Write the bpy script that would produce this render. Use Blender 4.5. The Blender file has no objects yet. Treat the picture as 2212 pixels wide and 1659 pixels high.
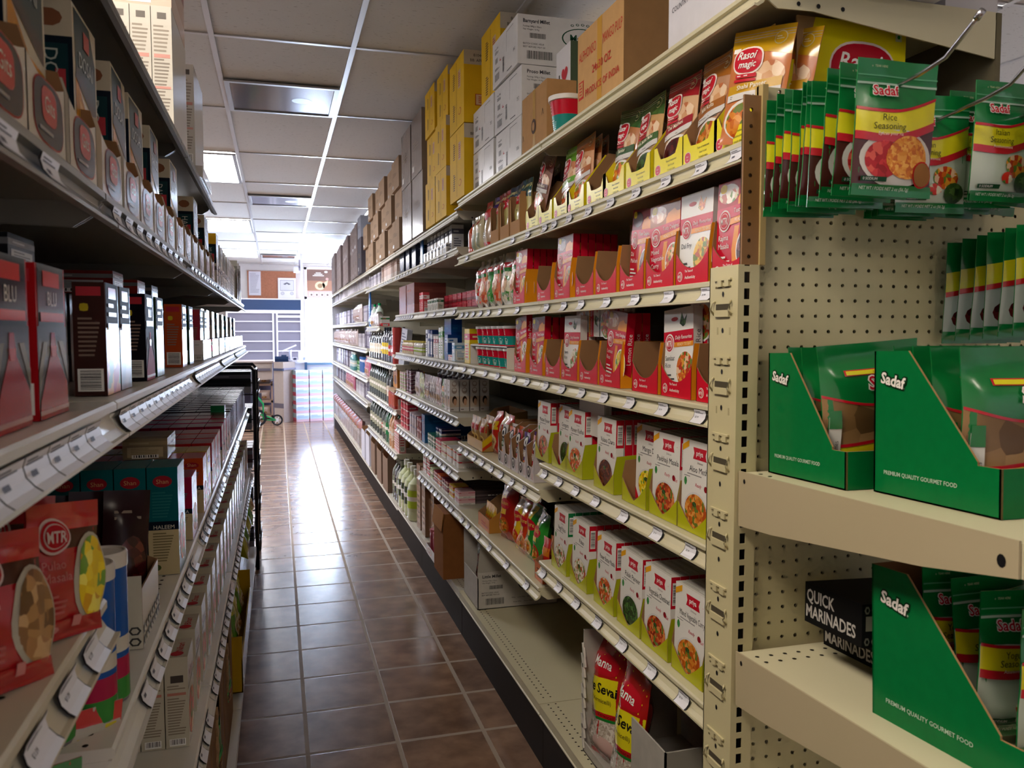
import bpy, math, random
from mathutils import Vector, Matrix, Euler
R = random.Random(7)
C = bpy.context.scene.collection
S = bpy.context.scene
PI = math.pi
# ---------------------------------------------------------------- camera, world, light, exposure
cam = bpy.data.cameras.new('camera'); camo = bpy.data.objects.new('camera', cam); C.objects.link(camo)
CZ = 1.435
camo.location = (0, 0, CZ)
camo.rotation_euler = (math.radians(90 - 3.667), 0, math.radians(-16.04))
cam.sensor_width = 36; cam.lens = 36 * 1763 / 2212; cam.clip_start = .02
cam.dof.use_dof = True; cam.dof.focus_distance = 2.4; cam.dof.aperture_fstop = 12
S.camera = camo
S.view_settings.view_transform = 'Standard'; S.view_settings.look = 'None'
S.view_settings.gamma = 1; S.view_settings.use_curve_mapping = False
S.view_settings.exposure = 1.4
w = bpy.data.worlds.new('daylight'); S.world = w; w.use_nodes = True
w.node_tree.nodes['Background'].inputs[0].default_value = (.80, .90, 1, 1)
w.node_tree.nodes['Background'].inputs[1].default_value = 14
LIT = 11.0            # strength of the lit ceiling troffers
def area(name, loc, rot, sx, sy, watts, col):
    l = bpy.data.lights.new(name, 'AREA'); l.shape = 'RECTANGLE'; l.size = sx; l.size_y = sy
    l.energy = watts; l.color = col
    o = bpy.data.objects.new(name, l); C.objects.link(o); o.location = loc; o.rotation_euler = rot
    return o
# daylight coming in through the glass shop front at the far end
area('daylight_door', (1.55, 16.95, 1.25), (math.radians(-90), 0, 0), 2.0, 2.3, 700, (.56, .72, 1))

# ---------------------------------------------------------------- materials
def lin(h):
    h = h.lstrip('#'); o = []
    for i in (0, 2, 4):
        c = int(h[i:i+2], 16) / 255
        o.append(c / 12.92 if c <= .04045 else ((c + .055) / 1.055) ** 2.4)
    return (*o, 1)
MC = {}
PKG = False        # glossy printed packaging from here on when True
def m(hexc, rough=.5, metal=0, coat=0, noise=0, scale=30, bump=0, emit=0):
    if PKG == 2: rough = .11; coat = 0            # slick cellophane-wrapped box
    elif PKG and .28 <= rough <= .5 and not metal: rough = .215; coat = 0
    k = (hexc, rough, metal, coat, noise, scale, bump, emit)
    if k in MC: return MC[k]
    a = bpy.data.materials.new('paint_' + hexc); a.use_nodes = True
    nt = a.node_tree; b = nt.nodes['Principled BSDF']
    b.inputs['Base Color'].default_value = lin(hexc); b.inputs['Roughness'].default_value = rough
    b.inputs['Metallic'].default_value = metal; b.inputs['Coat Weight'].default_value = coat
    b.inputs['Specular IOR Level'].default_value = .20 if rough in (.215, .11) else .5 if rough < .28 else .3 if rough < .55 else .08
    b.inputs['Coat Roughness'].default_value = .12
    if noise or bump:
        tc = nt.nodes.new('ShaderNodeTexCoord'); n = nt.nodes.new('ShaderNodeTexNoise')
        n.inputs['Scale'].default_value = scale; n.inputs['Detail'].default_value = 5
        nt.links.new(tc.outputs['Object'], n.inputs['Vector'])
        if noise:
            r = nt.nodes.new('ShaderNodeMapRange'); r.inputs[1].default_value = .3; r.inputs[2].default_value = .7
            r.inputs[3].default_value = 1 - noise; r.inputs[4].default_value = 1 + noise
            nt.links.new(n.outputs['Fac'], r.inputs[0])
            x = nt.nodes.new('ShaderNodeVectorMath'); x.operation = 'SCALE'; x.inputs[0].default_value = lin(hexc)[:3]
            nt.links.new(r.outputs[0], x.inputs['Scale']); nt.links.new(x.outputs[0], b.inputs['Base Color'])
        if bump:
            bp = nt.nodes.new('ShaderNodeBump'); bp.inputs['Strength'].default_value = bump; bp.inputs['Distance'].default_value = .003
            nt.links.new(n.outputs['Fac'], bp.inputs['Height']); nt.links.new(bp.outputs[0], b.inputs['Normal'])
    if emit:
        b.inputs['Emission Color'].default_value = lin(hexc); b.inputs['Emission Strength'].default_value = emit
    MC[k] = a
    return a
def food(cols, scale=90, rough=.22):
    k = ('food', tuple(cols), scale)
    if k in MC: return MC[k]
    a = bpy.data.materials.new('food_print'); a.use_nodes = True; nt = a.node_tree; b = nt.nodes['Principled BSDF']
    tc = nt.nodes.new('ShaderNodeTexCoord'); n = nt.nodes.new('ShaderNodeTexNoise'); v = nt.nodes.new('ShaderNodeTexVoronoi')
    n.inputs['Scale'].default_value = scale * .6
    mx = nt.nodes.new('ShaderNodeVectorMath'); mx.operation = 'MULTIPLY_ADD'; mx.inputs[1].default_value = (.009, .009, .009)
    nt.links.new(tc.outputs['Object'], n.inputs['Vector']); nt.links.new(n.outputs['Color'], mx.inputs[0]); nt.links.new(tc.outputs['Object'], mx.inputs[2])
    nt.links.new(mx.outputs[0], v.inputs['Vector']); v.inputs['Scale'].default_value = scale
    s = nt.nodes.new('ShaderNodeSeparateColor'); nt.links.new(v.outputs['Color'], s.inputs[0])
    r = nt.nodes.new('ShaderNodeValToRGB'); nt.links.new(s.outputs[0], r.inputs[0])
    r.color_ramp.interpolation = 'CONSTANT'
    while len(r.color_ramp.elements) < len(cols): r.color_ramp.elements.new(.5)
    for i, c in enumerate(cols):
        r.color_ramp.elements[i].position = i / len(cols); r.color_ramp.elements[i].color = lin(c)
    nt.links.new(r.outputs[0], b.inputs['Base Color']); b.inputs['Roughness'].default_value = rough
    MC[k] = a
    return a
def holes(hexc, axes='XZ', pitch=.0254, rad=.0031):
    """painted hardboard or sheet pierced by a square grid of real see-through holes"""
    k = ('holes', hexc, axes)
    if k in MC: return MC[k]
    a = bpy.data.materials.new('pierced_board'); a.use_nodes = True; nt = a.node_tree; b = nt.nodes['Principled BSDF']
    b.inputs['Base Color'].default_value = lin(hexc); b.inputs['Roughness'].default_value = .45
    tc = nt.nodes.new('ShaderNodeTexCoord'); sp = nt.nodes.new('ShaderNodeSeparateXYZ'); nt.links.new(tc.outputs['Object'], sp.inputs[0])
    sq = []
    for ax in axes:
        d = nt.nodes.new('ShaderNodeMath'); d.operation = 'DIVIDE'; d.inputs[1].default_value = pitch; nt.links.new(sp.outputs[ax], d.inputs[0])
        f = nt.nodes.new('ShaderNodeMath'); f.operation = 'FRACT'; nt.links.new(d.outputs[0], f.inputs[0])
        s = nt.nodes.new('ShaderNodeMath'); s.operation = 'SUBTRACT'; s.inputs[1].default_value = .5; nt.links.new(f.outputs[0], s.inputs[0])
        p = nt.nodes.new('ShaderNodeMath'); p.operation = 'MULTIPLY'; nt.links.new(s.outputs[0], p.inputs[0]); nt.links.new(s.outputs[0], p.inputs[1]); sq.append(p)
    ad = nt.nodes.new('ShaderNodeMath'); nt.links.new(sq[0].outputs[0], ad.inputs[0]); nt.links.new(sq[1].outputs[0], ad.inputs[1])
    g = nt.nodes.new('ShaderNodeMath'); g.operation = 'GREATER_THAN'; g.inputs[1].default_value = (rad / pitch) ** 2; nt.links.new(ad.outputs[0], g.inputs[0])
    nt.links.new(g.outputs[0], b.inputs['Alpha'])
    MC[k] = a
    return a
CREAM = 'ccc5a6'
BLACK = m('111114', .5); WHITE = m('f2f0ec', .45); RED = m('c4122b', .35); DGREY = m('46464a', .6)
TXT = m('2b2b33', .6); STEEL = m('b8b8bc', .25, 1); WHT = m('e9e6e0', .4); PAPER = m('eeeef2', .55)
BROWN = m('a8794c', .8, noise=.08, scale=12); BROWNIN = m('8f6b4a', .85, noise=.05, scale=20)

# ---------------------------------------------------------------- mesh building
class MB:
    def __init__(s): s.v = []; s.f = []; s.mi = []; s.ms = []; s.sm = []
    def k(s, mt):
        if mt not in s.ms: s.ms.append(mt)
        return s.ms.index(mt)
    def face(s, pts, mt, smooth=False):
        b = len(s.v); s.v += [tuple(p) for p in pts]; s.f.append(tuple(range(b, b + len(pts)))); s.mi.append(s.k(mt)); s.sm.append(smooth)
    def raw(s, vs, fs, mt, smooth=False):
        b = len(s.v); s.v += [tuple(p) for p in vs]; q = s.k(mt)
        for f in fs: s.f.append(tuple(i + b for i in f)); s.mi.append(q); s.sm.append(smooth)
    def box(s, x0, y0, z0, x1, y1, z1, mt, **o):
        v = [(x0,y0,z0),(x1,y0,z0),(x1,y1,z0),(x0,y1,z0),(x0,y0,z1),(x1,y0,z1),(x1,y1,z1),(x0,y1,z1)]
        for nm, f in (('bottom',(3,2,1,0)),('top',(4,5,6,7)),('front',(0,1,5,4)),('right',(1,2,6,5)),('back',(2,3,7,6)),('left',(3,0,4,7))):
            s.face([v[i] for i in f], o.get(nm, mt))
    def obox(s, c, ax, hs, mt):
        """box from centre, three axis vectors and half sizes"""
        c = Vector(c); a = [Vector(v).normalized() * h for v, h in zip(ax, hs)]
        v = [c + a[0]*i + a[1]*j + a[2]*k for k in (-1, 1) for i, j in ((-1,-1),(1,-1),(1,1),(-1,1))]
        s.raw(v, [(3,2,1,0),(4,5,6,7),(0,1,5,4),(1,2,6,5),(2,3,7,6),(3,0,4,7)], mt)
    def ext(s, prof, y0, y1, mt, ax='y', cap=True):
        """closed profile of (a, z) extruded along y (ax='y') or x"""
        n = len(prof)
        P = (lambda a, z, t: (a, t, z)) if ax == 'y' else (lambda a, z, t: (t, a, z))
        v = [P(a, z, y0) for a, z in prof] + [P(a, z, y1) for a, z in prof]
        s.raw(v, [(i, (i+1) % n, n + (i+1) % n, n + i) for i in range(n)] + ([tuple(range(n))[::-1], tuple(range(n, 2*n))] if cap else []), mt)
    def tube(s, pts, r, mt, n=8, cap=True):
        pts = [Vector(p) for p in pts]; vs = []; fs = []
        for i, p in enumerate(pts):
            d = (pts[min(i+1, len(pts)-1)] - pts[max(i-1, 0)]).normalized()
            u = d.cross(Vector((0,0,1)) if abs(d.z) < .9 else Vector((1,0,0))).normalized(); q = d.cross(u)
            for j in range(n):
                a = 2*PI*j/n; vs.append(p + u*r*math.cos(a) + q*r*math.sin(a))
        for i in range(len(pts)-1):
            for j in range(n): fs.append((i*n+j, i*n+(j+1)%n, (i+1)*n+(j+1)%n, (i+1)*n+j))
        if cap: fs += [tuple(range(n))[::-1], tuple(range((len(pts)-1)*n, len(pts)*n))]
        s.raw(vs, fs, mt, True)
    def lathe(s, prof, mt, n=16, c=(0,0), mats=None):
        """prof: list of (r, z)"""
        for i in range(len(prof)-1):
            (r0, z0), (r1, z1) = prof[i], prof[i+1]; mm = mats[i] if mats else mt
            vs = []; fs = []
            for j in range(n):
                a = 2*PI*j/n; vs += [(c[0]+r0*math.cos(a), c[1]+r0*math.sin(a), z0), (c[0]+r1*math.cos(a), c[1]+r1*math.sin(a), z1)]
            for j in range(n):
                k = (j+1) % n; fs.append((2*j, 2*k, 2*k+1, 2*j+1))
            s.raw(vs, fs, mm, True)
    def build(s, name, parent=None, label=None, bevel=0):
        me = bpy.data.meshes.new(name); me.from_pydata(s.v, [], s.f)
        for a in s.ms: me.materials.append(a)
        me.polygons.foreach_set('material_index', s.mi); me.polygons.foreach_set('use_smooth', s.sm); me.update()
        o = bpy.data.objects.new(name, me); C.objects.link(o)
        if parent: o.parent = parent
        if label: o['label'] = label
        return o
# flat or curved printable panels -------------------------------------------------
TC = {}
def glyphs(t, off=0, shear=0):
    k = (t, off, shear)
    if k in TC: return TC[k]
    cu = bpy.data.curves.new('t', 'FONT'); cu.body = t; cu.resolution_u = 2; cu.offset = off; cu.shear = shear; cu.align_x = 'LEFT'
    o = bpy.data.objects.new('t', cu); C.objects.link(o)
    me = o.to_mesh()
    vs = [(p.co.x, p.co.y) for p in me.vertices]; fs = [tuple(p.vertices) for p in me.polygons]
    if not vs: vs = [(0,0)]
    x0 = min(p[0] for p in vs); x1 = max(p[0] for p in vs)
    o.to_mesh_clear(); bpy.data.objects.remove(o); bpy.data.curves.remove(cu)
    TC[k] = (vs, fs, x0, x1)
    return TC[k]
class Fr:
    """a printable panel: at(u, v, layer) with u, v in metres from its lower-left corner"""
    def __init__(s, at, w, h, nu=1, nv=1): s.at = at; s.w = w; s.h = h; s.nu = nu; s.nv = nv
    def strip(s, mb, u0, u1, lo, hi, mt, L=1, n=None):
        f0 = lo if callable(lo) else (lambda u: lo); f1 = hi if callable(hi) else (lambda u: hi)
        nu = n or max(1, round(s.nu * abs(u1 - u0))); 
        if n is None and (callable(lo) or callable(hi)): nu = max(nu, 8)
        nv = max(1, round(s.nv * .6)) if s.nv > 1 else 1
        vs = []; fs = []
        for i in range(nu + 1):
            u = u0 + (u1 - u0) * i / nu; a, b = f0(u), f1(u)
            for j in range(nv + 1): vs.append(s.at(u * s.w, (a + (b - a) * j / nv) * s.h, L))
        for i in range(nu):
            for j in range(nv):
                q = i * (nv + 1) + j; fs.append((q, q + nv + 1, q + nv + 2, q + 1))
        mb.raw(vs, fs, mt, s.nv > 1)
    def ell(s, mb, u, v, ru, rv, mt, L=1, n=20, sq=1):
        rings = 3 if s.nv > 1 else 1
        vs = [s.at(u * s.w, v * s.h, L)]; fs = []
        for k in range(1, rings + 1):
            for i in range(n):
                a = 2 * PI * i / n; c, d = math.cos(a), math.sin(a)
                c = math.copysign(abs(c) ** sq, c); d = math.copysign(abs(d) ** sq, d)
                vs.append(s.at((u + ru * c * k / rings) * s.w, (v + rv * d * k / rings) * s.h, L))
        for i in range(n):
            j = (i + 1) % n; fs.append((0, 1 + i, 1 + j))
            for k in range(1, rings): fs.append((1 + (k-1)*n + i, 1 + k*n + i, 1 + k*n + j, 1 + (k-1)*n + j))
        mb.raw(vs, fs, mt, s.nv > 1)
    def poly(s, mb, pts, mt, L=1): mb.raw([s.at(u * s.w, v * s.h, L) for u, v in pts], [tuple(range(len(pts)))], mt)
    def text(s, mb, t, u, v, hgt, mt, L=2, al='c', maxw=None, rot=0, shear=0, off=0):
        """hgt: capital height in metres; u, v anchor fractions; maxw in metres"""
        L += 1 if s.nv > 1 else 0
        vs, fs, x0, x1 = glyphs(t, off, shear); sc = hgt / .7; sx = sc
        wd = (x1 - x0) * sc
        if maxw and wd > maxw: sx = sc * maxw / wd; wd = maxw
        ox = {'c': -wd / 2, 'l': 0, 'r': -wd}[al]; c, d = math.cos(rot), math.sin(rot); out = []
        for x, y in vs:
            a = (x - x0) * sx + ox; b = y * sc
            out.append(s.at(u * s.w + a * c - b * d, v * s.h + a * d + b * c, L))
        if s.nv > 1:
            pv = [(s.u_(x, y, x0, sx, sc, ox, c, d, u, v)) for x, y in vs]; out = []; f2 = []
            st_ = [tuple(pv[i] for i in f) for f in fs]
            while st_:
                t3 = st_.pop()
                if len(t3) == 3:
                    e = [math.dist(t3[i], t3[(i+1) % 3]) for i in range(3)]; q = max(e)
                    if q > .004:
                        i = e.index(q); a, b_, c_ = t3[i], t3[(i+1) % 3], t3[(i+2) % 3]; mp = ((a[0]+b_[0])/2, (a[1]+b_[1])/2); st_ += [(a, mp, c_), (mp, b_, c_)]; continue
                n0 = len(out); out += [s.at(p[0], p[1], L) for p in t3]; f2.append(tuple(range(n0, n0 + len(t3))))
            mb.raw(out, f2, mt); return
        mb.raw(out, fs, mt)
    def u_(s, x, y, x0, sx, sc, ox, c, d, u, v):
        a = (x - x0) * sx + ox; b = y * sc
        return (u * s.w + a * c - b * d, v * s.h + a * d + b * c)
    def lines(s, mb, u0, u1, v0, v1, n, mt, L=1):
        for i in range(n):
            v = v1 - (v1 - v0) * (i + .5) / n; r = .62 + .38 * ((i * 7919) % 10) / 10
            s.strip(mb, u0, u0 + (u1 - u0) * r, v - (v1 - v0) / n * .22, v + (v1 - v0) / n * .22, mt, L, n=1)
    def bars(s, mb, u0, u1, v0, v1, L=1, n=16, bg=True, hor=False):
        if bg: s.strip(mb, u0, u1, v0, v1, WHITE, L, n=1)
        for i in range(n):
            a = (i + .18) / n; b = a + (.28 + .4 * ((i * 37) % 5) / 5) / n
            if hor: s.strip(mb, u0 + (u1-u0)*.1, u1 - (u1-u0)*.1, v0 + (v1-v0)*(.06+.88*a), v0 + (v1-v0)*(.06+.88*b), BLACK, L + 1, n=1)
            else: s.strip(mb, u0 + (u1-u0)*(.06+.88*a), u0 + (u1-u0)*(.06+.88*b), v0 + (v1-v0)*.22, v1 - (v1-v0)*.06, BLACK, L + 1, n=1)
def flat(o, U, V, w, h, e=.00035):
    o = Vector(o); U = Vector(U).normalized(); V = Vector(V).normalized(); N = U.cross(V)
    return Fr(lambda u, v, L: o + U * u + V * v + N * (e * L), w, h)
def cframes(w, d, h, y0=0, e=.00035):
    """frames of a box whose front plane is y=y0, facing -y, centred on x, standing on z=0"""
    return dict(F=flat((-w/2, y0, 0), (1,0,0), (0,0,1), w, h, e), Rt=flat((w/2, y0, 0), (0,1,0), (0,0,1), d, h, e),
                Lf=flat((-w/2, y0+d, 0), (0,-1,0), (0,0,1), d, h, e), T=flat((-w/2, y0, h), (1,0,0), (0,1,0), w, d, e))
# ---------------------------------------------------------------- scene objects
def tag(o, label, cat, group=None, kind=None):
    if label: o['label'] = label
    if cat: o['category'] = cat
    if group: o['group'] = group
    if kind: o['kind'] = kind
    return o
def empty(name, loc, rz=0, label=None, cat=None, group=None):
    o = bpy.data.objects.new(name, None); C.objects.link(o); o.empty_display_size = .05
    o.location = loc; o.rotation_euler = (0, 0, rz)
    return tag(o, label, cat, group)
USED = set()
def ctree(o, par=None):
    c = o.copy(); C.objects.link(c)
    if par: c.parent = par
    for ch in list(o.children): ctree(ch, c)
    return c
def put(proto, loc, rz=0, label=None, cat=None, group=None, tilt=(0, 0)):
    """first use moves the thing itself, later uses copy it and its parts"""
    if proto.name in USED: o = ctree(proto)
    else: USED.add(proto.name); o = proto
    o.location = loc; o.rotation_euler = Euler((tilt[0], tilt[1], 0)).to_matrix().to_euler()
    o.rotation_euler = (Matrix.Rotation(rz, 3, 'Z') @ Euler((tilt[0], tilt[1], 0)).to_matrix()).to_euler()
    if 'group' in o.keys() and not group: del o['group']
    return tag(o, label, cat, group)
def drop_unused(protos):
    for p in protos:
        if p.name not in USED:
            for ch in list(p.children_recursive): bpy.data.objects.remove(ch)
            bpy.data.objects.remove(p)
RR, LR = -PI/2, PI/2       # fronts turned to the aisle: right run, left run

# ================================================================= ROOM
def struct(mb, name): return tag(mb.build(name), None, None, kind='structure')
def floor_mat():
    a = bpy.data.materials.new('brown_ceramic_tile'); a.use_nodes = True; nt = a.node_tree; b = nt.nodes['Principled BSDF']; b.inputs['Specular IOR Level'].default_value = .36
    N = nt.nodes.new; LK = nt.links.new
    tc = N('ShaderNodeTexCoord'); sp = N('ShaderNodeSeparateXYZ'); LK(tc.outputs['Object'], sp.inputs[0])
    ds = []; cells = []
    for ax, off, pt in (('X', .0755, .3075), ('Y', .254, .3155)):
        s = N('ShaderNodeMath'); s.operation = 'SUBTRACT'; s.inputs[1].default_value = off; LK(sp.outputs[ax], s.inputs[0])
        d = N('ShaderNodeMath'); d.operation = 'DIVIDE'; d.inputs[1].default_value = pt; LK(s.outputs[0], d.inputs[0])
        fl = N('ShaderNodeMath'); fl.operation = 'FLOOR'; LK(d.outputs[0], fl.inputs[0]); cells.append(fl)
        f = N('ShaderNodeMath'); f.operation = 'FRACT'; LK(d.outputs[0], f.inputs[0])
        p = N('ShaderNodeMath'); p.operation = 'PINGPONG'; p.inputs[1].default_value = .5; LK(f.outputs[0], p.inputs[0]); ds.append(p)
    mn = N('ShaderNodeMath'); mn.operation = 'MINIMUM'; LK(ds[0].outputs[0], mn.inputs[0]); LK(ds[1].outputs[0], mn.inputs[1])
    n1 = N('ShaderNodeTexNoise'); n1.inputs['Scale'].default_value = 60; LK(tc.outputs['Object'], n1.inputs['Vector'])
    wob = N('ShaderNodeMath'); wob.operation = 'MULTIPLY_ADD'; wob.inputs[1].default_value = .010; LK(n1.outputs['Fac'], wob.inputs[0]); LK(mn.outputs[0], wob.inputs[2])
    g = N('ShaderNodeMapRange'); g.inputs[1].default_value = .026; g.inputs[2].default_value = .033; LK(wob.outputs[0], g.inputs[0])
    cb = N('ShaderNodeCombineXYZ'); LK(cells[0].outputs[0], cb.inputs[0]); LK(cells[1].outputs[0], cb.inputs[1])
    wn = N('ShaderNodeTexWhiteNoise'); LK(cb.outputs[0], wn.inputs['Vector'])
    n2 = N('ShaderNodeTexNoise'); n2.inputs['Scale'].default_value = 9; n2.inputs['Detail'].default_value = 6
    va = N('ShaderNodeVectorMath'); LK(tc.outputs['Object'], va.inputs[0]); LK(wn.outputs['Color'], va.inputs[1]); LK(va.outputs[0], n2.inputs['Vector'])
    r = N('ShaderNodeValToRGB'); LK(n2.outputs['Fac'], r.inputs[0])
    r.color_ramp.elements[0].position = .3; r.color_ramp.elements[0].color = lin('6a5040')
    r.color_ramp.elements[1].position = .72; r.color_ramp.elements[1].color = lin('9a7a62')
    hs = N('ShaderNodeHueSaturation'); LK(r.outputs[0], hs.inputs['Color'])
    vv = N('ShaderNodeMapRange'); vv.inputs[3].default_value = .88; vv.inputs[4].default_value = 1.1; LK(wn.outputs['Value'], vv.inputs[0]); LK(vv.outputs[0], hs.inputs['Value'])
    mx = N('ShaderNodeMix'); mx.data_type = 'RGBA'; LK(g.outputs[0], mx.inputs[0]); mx.inputs[6].default_value = lin('a3927f'); LK(hs.outputs[0], mx.inputs[7])
    LK(mx.outputs[2], b.inputs['Base Color'])
    rg = N('ShaderNodeMapRange'); rg.inputs[3].default_value = .75; rg.inputs[4].default_value = .20; LK(g.outputs[0], rg.inputs[0]); LK(rg.outputs[0], b.inputs['Roughness'])
    n3 = N('ShaderNodeTexNoise'); n3.inputs['Scale'].default_value = 14; n3.inputs['Detail'].default_value = 4; LK(tc.outputs['Object'], n3.inputs['Vector'])
    pv = N('ShaderNodeTexVoronoi'); pv.inputs['Scale'].default_value = 45; LK(tc.outputs['Object'], pv.inputs['Vector'])
    pm = N('ShaderNodeMapRange'); pm.inputs[1].default_value = .05; pm.inputs[2].default_value = .12; LK(pv.outputs['Distance'], pm.inputs[0])
    h1 = N('ShaderNodeMath'); h1.operation = 'MULTIPLY_ADD'; h1.inputs[1].default_value = .9; LK(g.outputs[0], h1.inputs[0]); LK(n3.outputs['Fac'], h1.inputs[2])
    h2 = N('ShaderNodeMath'); h2.operation = 'MULTIPLY_ADD'; h2.inputs[1].default_value = .16; LK(pm.outputs[0], h2.inputs[0]); LK(h1.outputs[0], h2.inputs[2])
    bp = N('ShaderNodeBump'); bp.inputs['Strength'].default_value = .22; bp.inputs['Distance'].default_value = .0022; LK(h2.outputs[0], bp.inputs['Height']); LK(bp.outputs[0], b.inputs['Normal'])
    return a
X0, X1, Y0, Y1, CH = -3.6, 4.2, -3.2, 16.5, 2.73
b = MB(); b.box(X0, Y0, -.05, X1, Y1 + 1.2, 0, floor_mat()); struct(b, 'floor')
WALL = m('d9d4d0', .8)
b = MB(); b.box(X0 - .1, Y0, 0, X0, Y1, CH, WALL); struct(b, 'wall_left')
b = MB(); b.box(X1, Y0, 0, X1 + .1, Y1, CH, WALL); struct(b, 'wall_right')
b = MB(); b.box(X0 - .1, Y0 - .1, 0, X1 + .1, Y0, CH, WALL); struct(b, 'wall_back')
b = MB(); b.box(X0, Y1, 0, .53, Y1 + .12, CH, WALL); b.box(.53, Y1, 2.69, 2.6, Y1 + .12, CH, WALL); b.box(2.6, Y1, 0, X1, Y1 + .12, CH, WALL); struct(b, 'wall_front')
# ceiling of acoustic tiles in a metal grid
def ceil_mat():
    a = bpy.data.materials.new('acoustic_tile'); a.use_nodes = True; nt = a.node_tree; b = nt.nodes['Principled BSDF']
    tc = nt.nodes.new('ShaderNodeTexCoord'); mp = nt.nodes.new('ShaderNodeMapping'); mp.inputs['Scale'].default_value = (26, 90, 1)
    n = nt.nodes.new('ShaderNodeTexNoise'); n.inputs['Scale'].default_value = 1.4; n.inputs['Detail'].default_value = 3
    nt.links.new(tc.outputs['Object'], mp.inputs[0]); nt.links.new(mp.outputs[0], n.inputs['Vector'])
    r = nt.nodes.new('ShaderNodeValToRGB'); r.color_ramp.elements[0].position = .28; r.color_ramp.elements[0].color = lin('8e8a82')
    r.color_ramp.elements[1].position = .36; r.color_ramp.elements[1].color = lin('c6c4bf')
    nt.links.new(n.outputs['Fac'], r.inputs[0]); nt.links.new(r.outputs[0], b.inputs['Base Color']); b.inputs['Roughness'].default_value = .9
    return a
b = MB(); b.box(X0, Y0, CH, X1, Y1, CH + .04, ceil_mat()); struct(b, 'ceiling')
TB = m('b4b2b0', .35, .35)
GX = [-.252 + .6096 * i for i in range(-5, 8)]; GY = [5.08 + 1.2192 * i for i in range(-6, 10)]
b = MB()
for x in GX: b.box(x - .012, Y0, CH - .008, x + .012, Y1, CH - .0005, TB)
for y in GY: b.box(X0, y - .011, CH - .0065, X1, y + .011, CH - .001, TB)
struct(b, 'trim_1')
FRM = m('9a9a9c', .4, .3)
def troffer(x0, y0, x1, y1, lit, warm, label, group=None):
    t = empty('ceiling_light', (x0, y0, CH - .012), 0, label, 'ceiling light', group)
    W, D = x1 - x0, y1 - y0; f = MB()
    for a in ((0,0,W,.025),(0,D-.025,W,D),(0,.025,.025,D-.025),(W-.025,.025,W,D-.025)): f.box(a[0], a[1], -.010, a[2], a[3], .0, FRM)
    f.build('frame', t)
    d = MB(); d.box(.026, .026, -.004, W - .026, D - .026, -.001, m('fff0dc' if warm else 'fbfaff', .3, emit=lit) if lit else m('3c4048', .12, coat=.6))
    d.build('diffuser', t, 'frosted panel glowing white' if lit else 'dark unlit glossy panel')
    if not lit:
        e = MB(); e.lathe([(.0001, -.0045), (.055, -.0045)], m('54585e', .4), 20, (W*.68, D*.5)); e.build('sensor_disc', t, 'paler round disc')
for i, (y, lab) in enumerate(((6.30, 'lit ceiling panel above the left shelves, the nearest and largest of the three'), (9.96, 'lit ceiling panel, the middle one of the three in the left row'),
                             (13.61, 'lit ceiling panel farthest away, near the far wall above the counter'))):
    troffer(-.85, y + .012, -.265, y + 1.2, LIT, False, lab)
for y, lab in ((4.48, 'dark unlit square panel with a paler disc, nearest in the ceiling'), (8.14, 'dark unlit square panel set in the middle of the ceiling, second one along'),
               (14.3, 'dark unlit square panel in the ceiling beside the far wall')):
    troffer(-.238, y, .342, y + .585, 0, False, lab)
troffer(-.85, .215, -.265, 1.408, LIT * .85, True, 'lit ceiling panel above and behind the viewer')
troffer(.97, -2.2, 1.56, -1.03, LIT * .35, True, 'unseen lit ceiling panel added behind the viewer to the right')  # added panel, out of view, for more bounce light
for y in (2.65, 6.3, 9.96, 13.61): troffer(2.2, y, 2.78, y + 1.2, LIT, False, 'unseen lit ceiling panel added above the next aisle to the right', 'added ceiling panels of the next aisle')  # unseen row added over the side aisle to brighten the room
for y in (-1., 2.65, 6.3, 9.96): troffer(-2.7, y, -2.1, y + 1.2, LIT, False, 'unseen lit ceiling panel added above the next aisle to the left', 'added ceiling panels of the left aisle')  # added likewise, out of view, to lift the bounce light
# glass shop front at the far right end: door opening, transom with poster
FW = m('e4e4ea', .35)
b = MB()
for x in (.53, 1.55, 2.56): b.box(x, Y1 - .01, 0, x + .045, Y1 + .05, 2.69, FW)
b.box(.53, Y1 - .01, 2.645, 2.6, Y1 + .05, 2.69, FW); b.box(.53, Y1 - .01, 2.07, 2.6, Y1 + .05, 2.12, FW)
b.box(.575, Y1 + .01, .0, 2.56, Y1 + .04, .12, m('2f6fa8', .4))
t = struct(b, 'door_1')
gl = bpy.data.materials.new('clear_glass'); gl.use_nodes = True
nt_ = gl.node_tree; mx_ = nt_.nodes.new('ShaderNodeMixShader'); tr_ = nt_.nodes.new('ShaderNodeBsdfTransparent'); gs_ = nt_.nodes.new('ShaderNodeBsdfGlossy'); gs_.inputs['Roughness'].default_value = .02
fr_ = nt_.nodes.new('ShaderNodeFresnel'); fr_.inputs[0].default_value = 1.45; nt_.links.new(fr_.outputs[0], mx_.inputs[0]); nt_.links.new(tr_.outputs[0], mx_.inputs[1]); nt_.links.new(gs_.outputs[0], mx_.inputs[2]); nt_.links.new(mx_.outputs[0], nt_.nodes['Material Output'].inputs[0])
b = MB(); b.box(.575, Y1 + .018, .12, 1.55, Y1 + .024, 2.07, gl); b.box(1.595, Y1 + .018, .12, 2.56, Y1 + .024, 2.07, gl)
b.build('door_glass', t)
b = MB(); F = flat((.575, Y1 - .03, 2.10), (1,0,0), (0,0,1), .97, .55, .0012)
b.box(.575, Y1 - .03, 2.10, 1.545, Y1 - .022, 2.65, m('8a7068', .6))
F.strip(b, 0, 1, .0, .24, m('c8b0a8', .6)); F.strip(b, 0, 1, .24, .6, m('a8806c', .6))
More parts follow.
